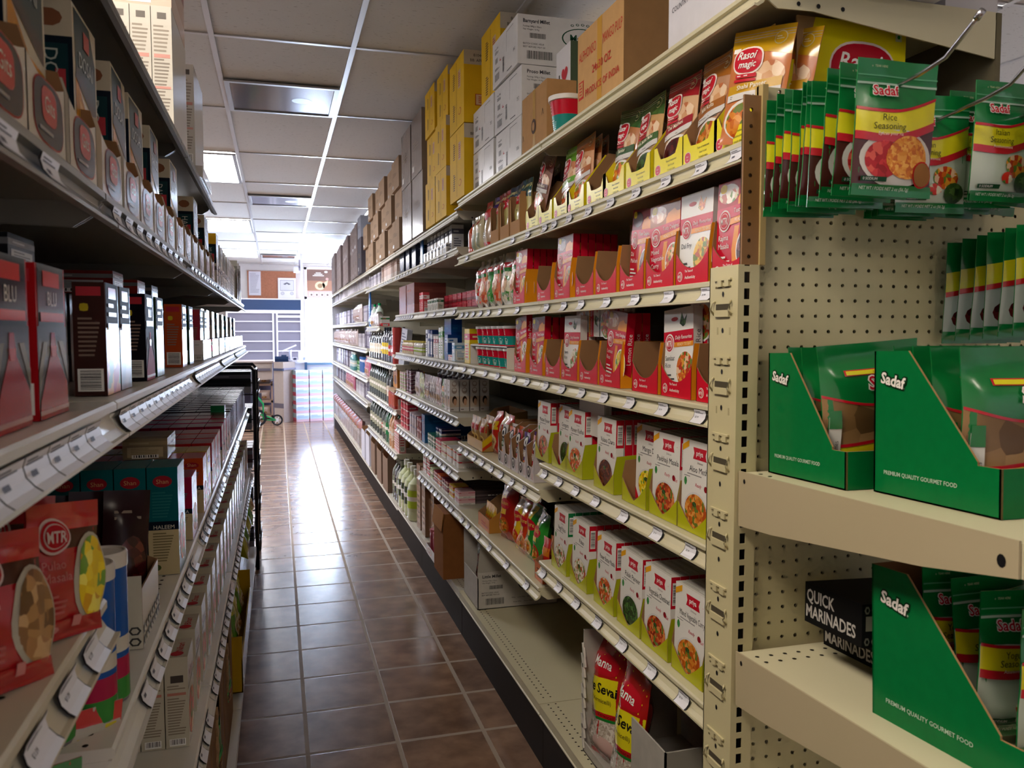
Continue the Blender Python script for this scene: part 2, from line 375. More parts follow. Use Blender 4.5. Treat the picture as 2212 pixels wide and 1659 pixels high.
for i in range(9): F.strip(b, .045 + i*.105, .12 + i*.105, .05, .18, m('efe6e0', .6), 2); F.ell(b, .09 + i*.105, .1, .022, .04, m('7b6a66', .6), 3, 10)
F.ell(b, .26, .42, .10, .15, m('d8c9a8', .6), 2); F.ell(b, .26, .42, .05, .08, m('a4886c', .6), 3); F.poly(b, [(.3,.5),(.42,.62),(.40,.45),(.33,.33)], m('d8c9a8', .6), 2); F.ell(b, .40, .66, .03, .05, m('d8b0a8', .6), 2, 10)
for i, w_ in enumerate((.10, .16, .22)): F.strip(b, .23 - w_/2, .23 + w_/2, .86 - i*.05, .89 - i*.05, WHITE, 2, n=1)
F.ell(b, .38, .91, .035, .04, WHITE, 2, 12)
tag(b.build('window_poster'), 'brown poster with pale snail-like drawing above the bright doorway', 'poster')
b = MB(); b.box(-.524, Y1 - .03, 2.075, .372, Y1 - .003, 2.60, m('b0765c', .8, noise=.1)); 
o_ = tag(b.build('bulletin_board'), 'orange-brown cork bulletin board on the far wall', 'bulletin board')
b = MB(); b.box(-.50, Y1 - .038, 2.13, -.28, Y1 - .032, 2.59, m('d6d4dc', .7)); F = flat((-.50, Y1 - .038, 2.13), (1,0,0), (0,0,1), .22, .46, .001)
F.lines(b, .1, .9, .1, .92, 14, m('a8a6b4', .7)); tag(b.build('paper_notice'), 'long white paper notice pinned left on the bulletin board', 'notice')
b = MB(); F = flat((.035, Y1 - .06, 2.075), (1,0,0), (0,0,1), .335, .395, .001); b.box(.035, Y1 - .06, 2.075, .37, Y1 - .033, 2.47, m('ecebf2', .5))
F.strip(b, .12, .88, .38, .9, m('8d8c98', .5)); F.strip(b, .14, .86, .40, .88, m('dddde6', .5), 2); F.poly(b, [(.28,.7),(.5,.79),(.72,.7),(.6,.66),(.5,.72),(.4,.66)], m('6d6c78', .5), 3)
for u in (.25, .77): F.ell(b, u, .25, .1, .08, m('a6a5ae', .5), 1); F.ell(b, u, .25, .08, .065, m('d4d3da', .5), 2)
tag(b.build('framed_certificate'), 'white framed certificate leaning on the bulletin board ledge', 'picture frame')
# cooler / display cabinet on the far wall
t = empty('display_cabinet', (-.9, Y1 - .5, 0), 0, 'white glass-fronted shelf cabinet with dark blue header against the far wall', 'cabinet')
b = MB(); WC = m('d9d8e0', .4); b.box(0, .03, 0, 1.36, .46, 2.05, m('74727e', .6)); b.box(0, 0, 1.78, 1.36, .03, 1.84, WC); b.box(0, 0, 0, 1.36, .03, .2, WC); b.build('cabinet_body', t)
b = MB(); b.box(0, 0, 1.84, 1.36, .028, 2.035, m('22385a', .4)); b.box(0, -.004, 2.035, 1.36, .03, 2.055, WC); b.build('header_panel', t, 'dark blue panel')
b = MB()
for x in (0, .82, .89, 1.33): b.box(x, -.006, .2, x + .03, .028, 1.78, WC)
b.box(.92, -.006, 1.70, 1.33, .028, 1.74, WC); b.build('door_frame', t)
b = MB()
for k in range(8):
    z = .32 + k * .185; b.box(.03, .002, z, .82, .0295, z + .022, m('c9c8d6', .4)); b.box(.92, .002, z, 1.33, .0295, z + .022, m('c9c8d6', .4))
b.build('shelf', t)
# ================================================================= SHELVING
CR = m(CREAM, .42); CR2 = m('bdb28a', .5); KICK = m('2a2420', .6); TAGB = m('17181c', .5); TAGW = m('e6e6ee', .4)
SW = m('dcdad2', .3)
def lip(D):
    return [(-D, 0), (0, 0), (.003, -.003), (.003, -.010), (-.004, -.012), (-.004, -.020), (.002, -.030), (.010, -.037), (.015, -.037), (.015, -.041), (.008, -.042), (-.003, -.035), (-.010, -.020), (-.010, -.014), (-D, -.014)]
def tag_mesh(wd, price, mat_w):
    """a curved paper price tag in its dark holder, local x along the rail, y = outwards, z = 0 at shelf top"""
    mb = MB(); pr = [(.0035, -.0115), (.0015, -.018), (.0035, -.026), (.009, -.0325), (.0145, -.0365)]
    for (e, x0, x1, mt) in ((0.0006, -wd/2 - .003, wd/2 + .003, TAGB), (.0016, -wd/2, wd/2, mat_w)):
        vs = []
        for o, z in pr: vs += [(x0, -(o + e), z), (x1, -(o + e), z)]
        mb.raw(vs, [(2*i, 2*i+1, 2*i+3, 2*i+2) if 0 else (2*i+1, 2*i, 2*i+2, 2*i+3) for i in range(4)], mt)
    L_ = [0]; 
    for i in range(4): L_.append(L_[-1] + math.dist(pr[i], pr[i+1]))
    def at(u, v, L):
        t = L_[-1] - v; i = 0
        while i < 3 and t > L_[i+1]: i += 1
        f = (t - L_[i]) / (L_[i+1] - L_[i]); o = pr[i][0] + (pr[i+1][0] - pr[i][0]) * f; z = pr[i][1] + (pr[i+1][1] - pr[i][1]) * f
        return (u - wd/2, -(o + .0018 + L * .0003), z)
    F = Fr(at, wd, L_[-1]); g = m('6c6c78', .6)
    F.lines(mb, .08, .8, .74, .92, 2, g, 1)
    if price: F.text(mb, price, .3, .44, .0042, m('3c3c48', .6), 1)
    else: F.strip(mb, .18, .40, .45, .60, g, 1)
    return mb
TAGS = {}
def price_tag(shelf, x, wd, k):
    key = (round(wd, 3), k)
    if key not in TAGS: TAGS[key] = tag_mesh(wd, k, TAGW).build('price_tag', shelf)
    else:
        c = TAGS[key].copy(); C.objects.link(c); c.parent = shelf; TAGS[key, 1] = 1; o = c
        o.location = (x, 0, 0); return o
    TAGS[key].location = (x, 0, 0); return TAGS[key]
# a shelf's local frame: x runs along the aisle from 0 to W (to the viewer's right when facing it), -y outwards, z=0 its top
def make_shelf(t, W, D, x, y, z, tags, color=None, bracket=True, pierced=False, price=None, tw=.045):
    col = color or CR
    mb = MB(); mb.ext([(-o, zz) for o, zz in lip(D)][::-1], .0015, W - .0015, col, 'x')
    if pierced:
        for r_ in (.028, .053):
            for i in range(int(W / .0254)): mb.raw([(.0127 + i*.0254 + .0034*math.cos(a*PI/4), r_ + .0034*math.sin(a*PI/4), .0006) for a in range(8)], [tuple(range(8))], m('1c1712', .8))
    o = mb.build('shelf', t); o.location = (x, y, z)
    for a in tags: price_tag(o, a, tw, price)
    if bracket:
        for s in (0, W):
            b2 = MB(); q = -1 if s else 1; xs = s + q * .001
            P = [(.0, -.014), (D, -.014), (D, -.085), (D*.55, -.06), (.10, -.040), (.03, -.042), (.012, -.030)]
            b2.ext([(a, c) for a, c in P], min(xs, xs + q*.003), max(xs, xs + q*.003), col, 'x')
            for hx in (.07, .11, .16): b2.raw([(xs - q*.0006 if 0 else (s - .0 + (q*-.0006)), hx + .004*math.cos(a*PI/4), -.031 + .004*math.sin(a*PI/4)) for a in range(8)], [tuple(range(8))], BLACK)
            bo = b2.build('bracket', o)
    return o
def gondola(label, W, org, rz, H, shelves, D=.36, base=None, back=True, basecol=None, kick=True, upright=True, col=None, backcol=None, group=None, posts=(0,)):
    """org: lip-edge line start (x=0 in local), local +x along the run, +y into the shelf"""
    t = empty('shelving_unit', org, rz, label, 'shelving unit', group)
    if back:
        mb = MB(); mb.box(.002, D, .02, W - .002, D + .012, H, backcol or m('6e6752', .7)); mb.build('back_panel', t)  # darker than the frame; shade behind the goods put into the colour
    for px in posts:
        mb = MB(); s = px * W; mb.box(s + (.002 if not px else -.032), D + .0125, 0, s + (.032 if not px else -.002), D + .05, H + .01, CR); mb.build('upright', t)
    for sh in shelves:
        z, tags = sh[0], sh[1]; kw = sh[2] if len(sh) > 2 else {}
        dd = kw.pop('dD', 0); cc = kw.pop('color', col)
        make_shelf(t, W, D - dd - .003, 0, dd, z, tags, color=cc, **kw)
    if base is not None:
        z = base; mb = MB(); bc = basecol or CR
        off = kickoff = -.0
        mb.ext([(0, 0), (0, -.004), (.003, -.006), (.003, -.034), (-.0, -.036), (-.0, -.040), (.012, -.040), (.012, -.012), (D - .004, -.012), (D - .004, 0)], .002, W - .002, bc, 'x')
        for r_ in (.028, .053):
            for i in range(int((W-.01) / .0254)): mb.raw([(.0127 + i*.0254 + .0034*math.cos(a*PI/4), r_ + .0034*math.sin(a*PI/4), .0006) for a in range(8)], [tuple(range(8))], m('1c1712', .8))
        o = mb.build('base_deck', t); o.location = (0, 0, z)
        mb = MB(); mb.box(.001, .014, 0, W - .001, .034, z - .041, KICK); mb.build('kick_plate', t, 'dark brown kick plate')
    return t
XL = .804                    # board edge of the right run's shelves
def rt(yf, yn): return (XL, yf, 0)   # right run: local +x is world -Y
def tg(W, pitch, off=.05, skip=()):
    n = int((W - .06) / pitch); return [off + i * pitch for i in range(n) if i not in skip and off + i*pitch < W - .04]
def ty(yf, ys): return [yf - y for y in ys]
# ---- right run, front to back
PA = dict(price='$2.99')
gondola('cream shelving unit nearest on the right, stocked with red, yellow and white ready-meal boxes', 1.222, rt(2.475, 1.25), RR, 2.03, [
    (2.03, []), (1.775, ty(2.475, (2.42, 2.33, 2.20, 2.05, 1.90, 1.75, 1.60, 1.45, 1.32)), {}),
    (1.532, ty(2.475, (2.40, 2.24, 2.10, 1.92, 1.75, 1.58, 1.42)), dict(PA)), (1.292, ty(2.475, (2.40, 2.25, 2.09, 1.93, 1.77, 1.60, 1.44)), dict(PA)),
    (1.015, ty(2.475, (2.41, 2.27, 2.13, 1.98, 1.80, 1.62, 1.47)), dict(PA)), (.697, ty(2.475, (2.42, 2.27, 2.12, 1.96, 1.80, 1.64, 1.49)), dict(PA))], D=.50, base=.217, posts=(0,))
gondola('cream shelving unit second on the right, its bottom deck mostly empty behind a white carton', 1.222, rt(3.698, 2.477), RR, 2.03, [
    (2.03, []), (1.775, ty(3.7, (3.5, 2.78, 2.60)), {}), (1.532, ty(3.7, (3.6, 3.5, 3.38, 3.25, 3.12, 2.95, 2.72)), dict(PA)),
    (1.292, ty(3.7, (3.55, 3.38, 3.17, 2.98, 2.76, 2.60)), dict(PA)), (.925, ty(3.7, (3.62, 3.5, 3.36, 3.22, 3.07, 2.93, 2.78, 2.63)), {}),
    (.605, ty(3.7, (3.6, 3.48, 3.3, 3.1, 2.85, 2.6)), {})], D=.50, base=.217, posts=(0,))
gondola('third shelving unit on the right, holding cosmetics, soaps and hair oil', 1.115, rt(4.818, 3.7), RR, 1.99, [
    (1.99, []), (1.825, tg(1.11, .2), {}), (1.55, tg(1.11, .25, .3), {}), (1.29, tg(1.11, .1, .08), {}), (1.035, tg(1.11, .085, .06), {}),
    (.78, tg(1.11, .12, .1), {}), (.603, tg(1.11, .1, .08), {})], D=.50, base=.217, col=m('cac6b6', .42), basecol=m('cac6b6', .42))  # greyer cream from here on; cool daylight put into the shelf colour
gondola('narrower shelving unit fourth on the right with small perfume bottles and stacked soap cartons', .935, rt(5.756, 4.82), RR, 1.99, [
    (1.99, []), (1.825, tg(.93, .13), {}), (1.55, tg(.93, .1), {}), (1.29, tg(.93, .07), {}), (1.035, tg(.93, .2), {}), (.78, tg(.93, .12), {})], D=.50, base=.217, col=m('cac6b6', .42), basecol=m('cac6b6', .42))
gondola('shelving unit of soda and juice bottles, fifth on the right', .955, rt(6.715, 5.76), RR, 1.99, [
    (1.99, []), (1.825, tg(.95, .12), {}), (1.20, tg(.95, .1), {}), (.88, tg(.95, .1), {}), (.565, tg(.95, .11), {})], D=.50, base=.2, col=m('cac6b6', .42), basecol=m('cac6b6', .42))
gondola('sixth shelving unit on the right, dark bottles and a blue panel', .955, rt(7.672, 6.717), RR, 1.99, [
    (1.99, []), (1.825, tg(.95, .12), {}), (1.48, tg(.95, .09), {}), (1.20, tg(.95, .09), {}), (.88, tg(.95, .09), {}), (.565, tg(.95, .09), {})], D=.50, base=.2, col=m('cac6b6', .42), basecol=m('cac6b6', .42))
E_L = ['seventh on the right, before the bright doorway', 'eighth on the right, with folded plastic bags', 'ninth on the right, washed out by daylight', 'last on the right, closest to the doorway']
for i, lb in enumerate(E_L):
    yn = 7.675 + i * 1.235
    g_ = gondola('pale shelving unit ' + lb, 1.23, rt(yn + 1.23, yn), RR, 1.99, [(1.99, []), (1.85, tg(1.2, .12), {}), (1.53, tg(1.2, .1), {}), (1.275, tg(1.2, .1), {}), (1.0, tg(1.2, .1), {}), (.765, tg(1.2, .1), {})], D=.50, base=.2, col=m('cac6b6', .42), basecol=m('cac6b6', .42))  # same greyed cream, carrying the cool light from the doorway
mb = MB(); mb.box(-.014, .0, .0, -.001, .55, 2.0, m('c4c8d4', .5)); mb.build('end_panel', g_)
# ---- left run: local +x is world +Y
def lf(x, y): return (-x, y, 0)
def lunit(label, y0, y1, L1=None, near=False):
    W = y1 - y0 - .002; t = empty('shelving_unit', (0, y0, 0), 0, label, 'shelving unit')
    def sh(xe, z, ext=0, **k):
        o = make_shelf(t, W + ext, .36, 0, 0, 0, [], **k); o.rotation_euler = (0, 0, LR); o.location = (-xe, -ext, z); return o
    D = .36
    if L1: sh(.195, 1.855, color=m('74746f', .35, .3), bracket=True)
    o = sh(.185, 1.593, color=m('8b8a84', .35, .3)); 
    for a in tg(W, .12 if near else .085, .06, (3,) if near else ()): price_tag(o, a, .055 if near else .05, None)
    o = sh(.18, 1.356, color=SW)
    for a in tg(W, .066, .04): price_tag(o, a, .063, None)
    o = sh(.178, .99, color=SW, pierced=True, ext=.088 if y0 == 1.02 else 0) if not near else None
    if o:
        for a in tg(W, .078, .20 if y0 < 1.5 else .05): price_tag(o, a, .05, None)
    if near:
        o = make_shelf(t, .93 - y0, .36, 0, 0, 0, [], color=m('cfc6b0', .4), pierced=True); o.rotation_euler = (0, 0, LR); o.location = (-.180, 0, 1.155)
        for a in (.11, .19, .27, .35, .43, .515, .60, .695, .785): price_tag(o, a - y0 + .06, .056, '$1.39')
        o = sh(.178, .80, color=SW)
    else:
        o = sh(.162, .631, color=SW)
        for a in tg(W, .075, .05): price_tag(o, a, .05, None)
    mb = MB(); bc = SW
    mb.ext([(-.140, .155), (-.140, .12), (-.147, .115), (-.15, .14), (-.54, .14), (-.54, .155)], 0, W, bc, 'y'); mb.build('base_deck', t)
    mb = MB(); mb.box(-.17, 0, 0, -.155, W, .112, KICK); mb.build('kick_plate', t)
    mb = MB(); mb.box(-.56, 0, .02, -.545, W, 1.86 if L1 else 1.80, m('5a5750', .7)); mb.build('back_panel', t)
    mb = MB(); mb.box(-.60, W - .03, 0, -.561, W, 1.87, m('6b685f', .5)); mb.build('upright', t)
    return t
lunit('nearest shelving unit on the left with curved white price tags and a lower extra shelf', .12, 1.018, L1=True, near=True)
lunit('second shelving unit on the left, spice boxes in rows under a dark top shelf', 1.02, 1.932, L1=True)
lunit('third shelving unit on the left, its top shelf holding tall shrink-wrapped boxes', 1.934, 2.846, L1=True)
lunit('fourth shelving unit on the left, without a top shelf', 2.848, 3.76)
lunit('last shelving unit on the left, beside the black wire rack', 3.762, 5.04)

# ---- end display facing the viewer: pierced board, slotted post, shelves
CRP = m('c6bd95', .42)
t = empty('end_display', (.70, 1.145, 0), 0, 'cream end-of-aisle display with pierced hardboard back and slotted steel post', 'display stand')
# pierced back board: x .735..1.66
mb = MB(); mb.box(0, 0, 0, .93, .005, 1.822, holes('c6bd95')); o = mb.build('pierced_board', t); o.location = (.038, .012, 0)
mb = MB(); mb.box(.05, .075, 0, .96, .079, 1.80, m('3a3026', .8)); mb.build('hole_shade_board', t, 'dark sheet added behind the pierced board to darken its holes')  # sheet added so that the board's holes read dark
mb = MB(); mb.box(0, 0, 0, .03, .004, .264, holes('8a6238', 'XZ')); o = mb.build('brown_board_strip', t, 'raw brown hardboard strip with a column of holes'); o.location = (.008, .004, 1.541)
mb = MB(); mb.box(.038, .0, 1.541, .048, .022, 1.822, m('b09a68', .7)); mb.build('board_edge', t)
# slotted upright, hollow, 85 mm deep, slots on the face to the viewer, lances on the aisle face
mb = MB(); HP = 1.541
def face_y(x0, x1, z0, z1): mb.box(x0, 0, z0, x1, .002, z1, CRP)
mb.box(0, 0, 0, .0025, .088, HP, CRP); mb.box(0, .0855, 0, .038, .088, HP, CRP); mb.box(.0355, .0, 0, .038, .012, HP, CRP)
face_y(.0025, .011, 0, HP); face_y(.0215, .0355, 0, HP)
z = 0.01; P_ = .0262
while z < HP:
    z1 = min(z + P_ * .35, HP); face_y(.011, .0215, z, z1)
    z += P_
for z in (1.30, 1.43):
    mb.box(-.0006, .02, z, .0, .024, z + .012, m('b0a680', .5)); mb.box(-.0006, .058, z, .0, .062, z + .012, m('b0a680', .5))
mb.build('slotted_post', t)
# dark strip painting the shade inside the post, seen through the slots
mb = MB(); mb.box(.004, .03, 0, .035, .033, HP - .01, m('2c2a28', .8)); mb.build('post_shade_strip', t)
# stamped loops and slits on the aisle face
zz = [1.472 - .1265 * i for i in range(12)]
for i, z in enumerate(zz):
    mb = MB(); 
    mb.tube([(-.0005, .018, z - .010), (-.007, .016, z - .002), (-.004, .016, z + .010), (-.0005, .020, z + .013)], .0018, CRP, 6)
    mb.tube([(-.0005, .070, z - .010), (-.007, .072, z - .002), (-.004, .072, z + .010), (-.0005, .068, z + .013)], .0018, CRP, 6)
    mb.box(-.004, .022, z - .013, -.0002, .066, z - .002, CRP); mb.box(-.0006, .022, z - .002, -.0002, .066, z + .008, m('4c463a', .8))
    mb.build('stamped_loop', t)
    mb = MB(); mb.box(-.0035, .018, z + .046, -.0002, .070, z + .049, CRP)
    for a in (.030, .052): mb.box(-.0035, a - .006, z + .036, -.0002, a + .006, z + .046, CRP)
    mb.box(-.0008, .02, z + .034, -.0002, .068, z + .037, m('6a6048', .8)); mb.build('stamped_tab', t)
    mb = MB()
    for a, q in ((.044, z + .024), (.044, z - .035)): mb.raw([(-.0006, a + .0032*math.cos(k*PI/4), q + .0045*math.sin(k*PI/4)) for k in range(8)], [tuple(range(8))[::-1]], BLACK)
    mb.build('post_hole', t)
mb = MB(); F = flat((-.0002, .088, 1.335), (0,-1,0), (0,0,1), .088, .03); F.text(mb, '6', .38, .2, .012, m('a89e78', .6), 1); F.text(mb, '0', .72, .2, .012, m('a89e78', .6), 1)
mb.build('stamped_number', t)
# end-display shelves (open the viewer's way), 0.51 m deep
for k, (zt, tilt, nm) in enumerate(((1.210, .028, ''), (.915, .045, ''), (.62, .03, ''))):
    W, D = .93, .515; mb = MB()
    mb.box(.002, -D, -.006, W, -.001, 0, m('cdc7a8', .38)); mb.box(.002, -D - .003, -.036, W, -D, .0, CR)
    for i in range(35):
        for r_ in (.03, .055): mb.raw([(.02 + i*.0254 + .0036*math.cos(a*PI/4), -r_ + .0036*math.sin(a*PI/4), .0006) for a in range(8)], [tuple(range(8))], m('1c1712', .8))
    o = mb.build('shelf', t); o.location = (.008, 0, zt); o.rotation_euler = (-tilt, 0, 0)
    for sx in (0, W - .003):
        b2 = MB(); P = [(-D, 0.0025), (-.001, .0025), (.0, -.086), (-.09, -.082), (-D*.75, -.055), (-D, -.036)]
        b2.ext(P, sx - .0015, sx + .0015, m('b3a688', .5), 'x'); 
        for (a, q, r_) in ((-.018, -.012, .003), (-D + .02, -.022, .0055)): b2.raw([(sx - .0021, a + r_*math.cos(k_*PI/5), q + r_*1.3*math.sin(k_*PI/5)) for k_ in range(10)], [tuple(range(10))[::-1]], BLACK)
        bo = b2.build('bracket', o)
mb = MB(); mb.box(.002, -.5, 0, .93, 0, .15, KICK); mb.box(0, -.51, .15, .935, 0, .18, CR); mb.build('base', t)
# peg hooks
def hook(x, z, label, y1=-.365):
    mb = MB(); mb.tube([(0, .0, 0), (0, y1 + .09, .022), (0, y1 + .05, .03), (0, y1 + .012, .056), (0, y1, .064)], .0028, STEEL, 8)
    mb.tube([(0, y1 + .006, .060), (0, y1 - .004, .067)], .0042, STEEL, 8); mb.box(-.014, -.002, -.012, .014, .0015, .012, STEEL)
    o = mb.build('peg_hook'); o.location = (x, 1.1555, z); return tag(o, label, 'hook', None)
# ================================================================= PRODUCT BUILDERS
PKG = True
YEL = 'e8dc1e'
def bowl(F, mb, u, v, ru, rv, cols, rim='f4f2ee', L=1, sc=110, rimw=.1):
    F.ell(mb, u, v, ru * (1 + rimw), rv * (1 + rimw), m(rim, .35), L, 24); F.ell(mb, u, v, ru, rv, food(cols, sc), L + 1, 24)
def mtr_logo(F, mb, u, v, r, L=4, fg=None, bg=None):
    fg = fg or WHITE; bg = bg or RED; q = F.w / F.h
    F.ell(mb, u, v, r, r * q, fg, L, 24)
    F.ell(mb, u, v, r * .86, r * q * .86, bg, L + 1, 24)
    F.ell(mb, u, v, r * .70, r * q * .70, fg, L + 2, 24); F.ell(mb, u, v, r * .64, r * q * .64, bg, L + 3, 24)
    F.text(mb, 'MTR', u, v - r * q * .33, r * F.w * .62, fg, L + 4, maxw=r * F.w * 1.15, off=.02)
FOODS = dict(red=['b8401c', 'd8682c', '8c2a12', 'e08a48', '5f7a2a'], yellow=['e8b820', 'd89a10', 'f0d050', 'c05a20', '7a8a30'], rice=['efe6d0', 'd8c8a0', 'f6f0e2', 'b8582c', '6a8a3a'],
             brown=['5a2c1c', '6a3420', '4a2216', '7c4630', '5a2c1c'], mix=['d86a20', 'e8a030', '6f8a30', 'c03a1a', 'f0c8a0'], lemon=['f2d820', 'e8c810', 'f6e860', '6a9a30', 'd8a010'],
             green=['2c4a1c', '3c5e28', '20381a', '55763a', '2c4a1c'], orange=['d88428', 'c86a1c', 'e8a048', 'b85018', '6a7a28'], cream=['e0b890', 'd09a6a', 'ecd0b0', 'b86a3c', 'e0b890'],
             cur=['d85a24', 'c8441a', 'e88040', 'f0d8b0', '7a8a38'], black=['3a241c', '4a2c20', '2c1c16', '5a3a28', '3a241c'], nut=['b08450', '8a6238', 'c8a070', '6a4828', 'a87848'],
             darkred=['4a1418', '5c1c1c', '3a1012', '6c2c24', '4a1418'], limes=['8a6a42', 'a07c50', '6c5030', 'b08c5c', '8a6a42'], beet=['c02028', 'd83838', 'a01418', 'e86050', 'b81c24'], saffron=['e0902c', 'd87820', 'f0b050', 'c8641c', 'e8a040'])
def mtr_box(name, style, fd, top, spine, w=.134, h=.186, d=.021, stick=True):
    mb = MB(); red = m('c61430', .32, coat=.3); side = red if style == 'tasty' else m('c9c4c0', .4)
    mb.box(-w/2, 0, 0, w/2, d, h, red, top=side, right=side, left=side, back=side)
    f = cframes(w, d, h); F = f['F']; org = m('e8942a', .35)
    if style == 'tasty':
        F.strip(mb, 0, 1, .70, 1, m({'rice': 'b01c20', 'cream': 'a8683c', 'darkred': '8c1420', 'brown': '7c2018'}.get(top, 'a01c20'), .3), 1); F.ell(mb, .30, .87, .27, .10, food(FOODS[top], 90), 2, 18); F.poly(mb, [(.55,.72),(1,.72),(1,.86),(.9,.86),(.82,.9),(.62,.86),(.55,.8)], org, 2)
        F.strip(mb, 0, 1, lambda u: .60 + .05 * u, lambda u: .73 + .02 * u, red, 3); F.strip(mb, .36, 1, lambda u: .53 + .05 * u, lambda u: .59 + .06 * u, org, 4)
        F.poly(mb, [(.48,0),(.62,.0),(.54,.26),(.60,.53),(.48,.53),(.42,.30)], org, 1)
        bowl(F, mb, .80, .28, .24, .20, FOODS[fd], L=2, sc=120); 
        if stick: F.ell(mb, .16, .93, .09, .045, m('f2d21e', .4), 3, 12, sq=.8)
        F.strip(mb, 1.0, 1.0, 0, 0, red)
        F.text(mb, 'Tasty Delights', .98, .665, .0085, WHITE, 5, al='r', maxw=.075, off=.005); F.text(mb, 'READY TO EAT', .96, .575, .0065, m('fbe9b4', .4), 6, al='r', maxw=.062)
    else:
        wh = m('efeeec', .35); F.strip(mb, 0, 1, .74, 1, m('e6e4e0', .4), 1); F.ell(mb, .38, .88, .12, .025, m('b01c20', .4), 2, 12); F.poly(mb, [(.55,.82),(.62,.95),(.70,.86),(.8,.92),(.74,.80),(.66,.78)], food(FOODS['green' if fd != 'yellow' else 'orange'], 200), 2)
        F.strip(mb, 0, 1, .0, .56, wh, 1); F.strip(mb, 0, 1, .60, .74, red, 2); F.strip(mb, .36, 1, .55, .605, org, 3)
        bowl(F, mb, .74, .28, .28, .21, FOODS[fd], L=3, sc=120)
        F.text(mb, 'Daily Favourites', .97, .64, .0080, WHITE, 5, al='r', maxw=.078, shear=.3); F.text(mb, 'READY TO EAT', .95, .562, .0062, m('fbe9b4', .4), 6, al='r', maxw=.06)
    mtr_logo(F, mb, .22, .60, .155)
    tc = WHITE if style == 'tasty' else m('4a4a52', .5)
    for i, wd in enumerate(name.split('|')): F.text(mb, wd, .07, .40 - i * .085, .0105, tc, 4, al='l', maxw=.058)
    F.lines(mb, .07, .40, .06, .16 if name.count('|') > 1 else .25, 4, tc, 4)
    if spine:
        f['Rt'].text(mb, spine, .78, .30, .0115, WHITE if style == 'tasty' else m('55555c', .5), 1, al='l', maxw=h*.62, rot=PI/2)
        f['T'].text(mb, spine, .35, .3, .009, WHITE if style == 'tasty' else m('55555c', .5), 1, al='l', maxw=.08); f['T'].strip(mb, .04, .3, 0, 1, red, 1)
    return mb.build('ready_meal_box')
def u_cut(hf, hm, k=2.2):
    return lambda u: hf - (hf - hm) * (1 - abs(2*u - 1) ** k) if 0 < u < 1 else hf
def tray(w, d, hs, hf, cut, cf, cs, ci=None, hb=None, slope=False):
    """open-top display tray: shaped front, two sides, back, bottom; returns MB and its front frame"""
    mb = MB(); ci = ci or BROWNIN; cf_ = cf; n = 16; hb = hb or hs; th = .0022
    top = [cut(i / n) for i in range(n + 1)]
    for i in range(n):
        x0, x1 = -w/2 + w*i/n, -w/2 + w*(i+1)/n
        mb.face([(x0, 0, 0), (x1, 0, 0), (x1, 0, top[i+1]), (x0, 0, top[i])], cf_); mb.face([(x1, th, 0), (x0, th, 0), (x0, th, top[i]), (x1, th, top[i+1])], ci)
        mb.face([(x0, 0, top[i]), (x1, 0, top[i+1]), (x1, th, top[i+1]), (x0, th, top[i])], ci)
    for s in (-1, 1):
        xo, xi = s*w/2, s*(w/2 - th); P = [(0, 0), (d, 0), (d, hb), (d * (.45 if slope else .04), hs), (0, top[0] if s < 0 else top[-1])]
        a = [(xo, y, z) for y, z in P]; c = [(xi, y, z) for y, z in P]
        mb.face(a if s > 0 else a[::-1], cs); mb.face(c[::-1] if s > 0 else c, ci)
        for i in range(len(P)):
            j = (i + 1) % len(P); mb.face([a[i], a[j], c[j], c[i]], ci)
    mb.box(-w/2, d - th, 0, w/2, d, hb, cs, front=ci); mb.box(-w/2 + th, th, 0, w/2 - th, d - th, .001, ci)
    return mb, flat((-w/2, 0, 0), (1,0,0), (0,0,1), w, hf)
def mtr_tray(w=.140, d=.155):
    mb, F = tray(w, d, .118, .072, u_cut(.072, .034), m('d0142c', .4), m('dd8e1c', .45), slope=False)
    mtr_logo(F, mb, .15, .25, .075, 1, WHITE, m('d0142c', .4)); F.text(mb, 'The Taste of', .30, .36, .0048, WHITE, 1, al='l', maxw=.034, off=.01); F.text(mb, 'Authenticity', .30, .17, .0062, WHITE, 1, al='l', maxw=.048, off=.012)
    return mb.build('display_tray')
def v_cut(hf, hm): return lambda u: hm + (hf - hm) * abs(2*u - 1) ** 1.3
def priya_tray(w=.138, d=.21):
    mb, F = tray(w, d, .098, .060, v_cut(.058, .010), m('b6b818', .4, coat=.2), m('aab01c', .45), hb=.11)
    return mb.build('display_tray')
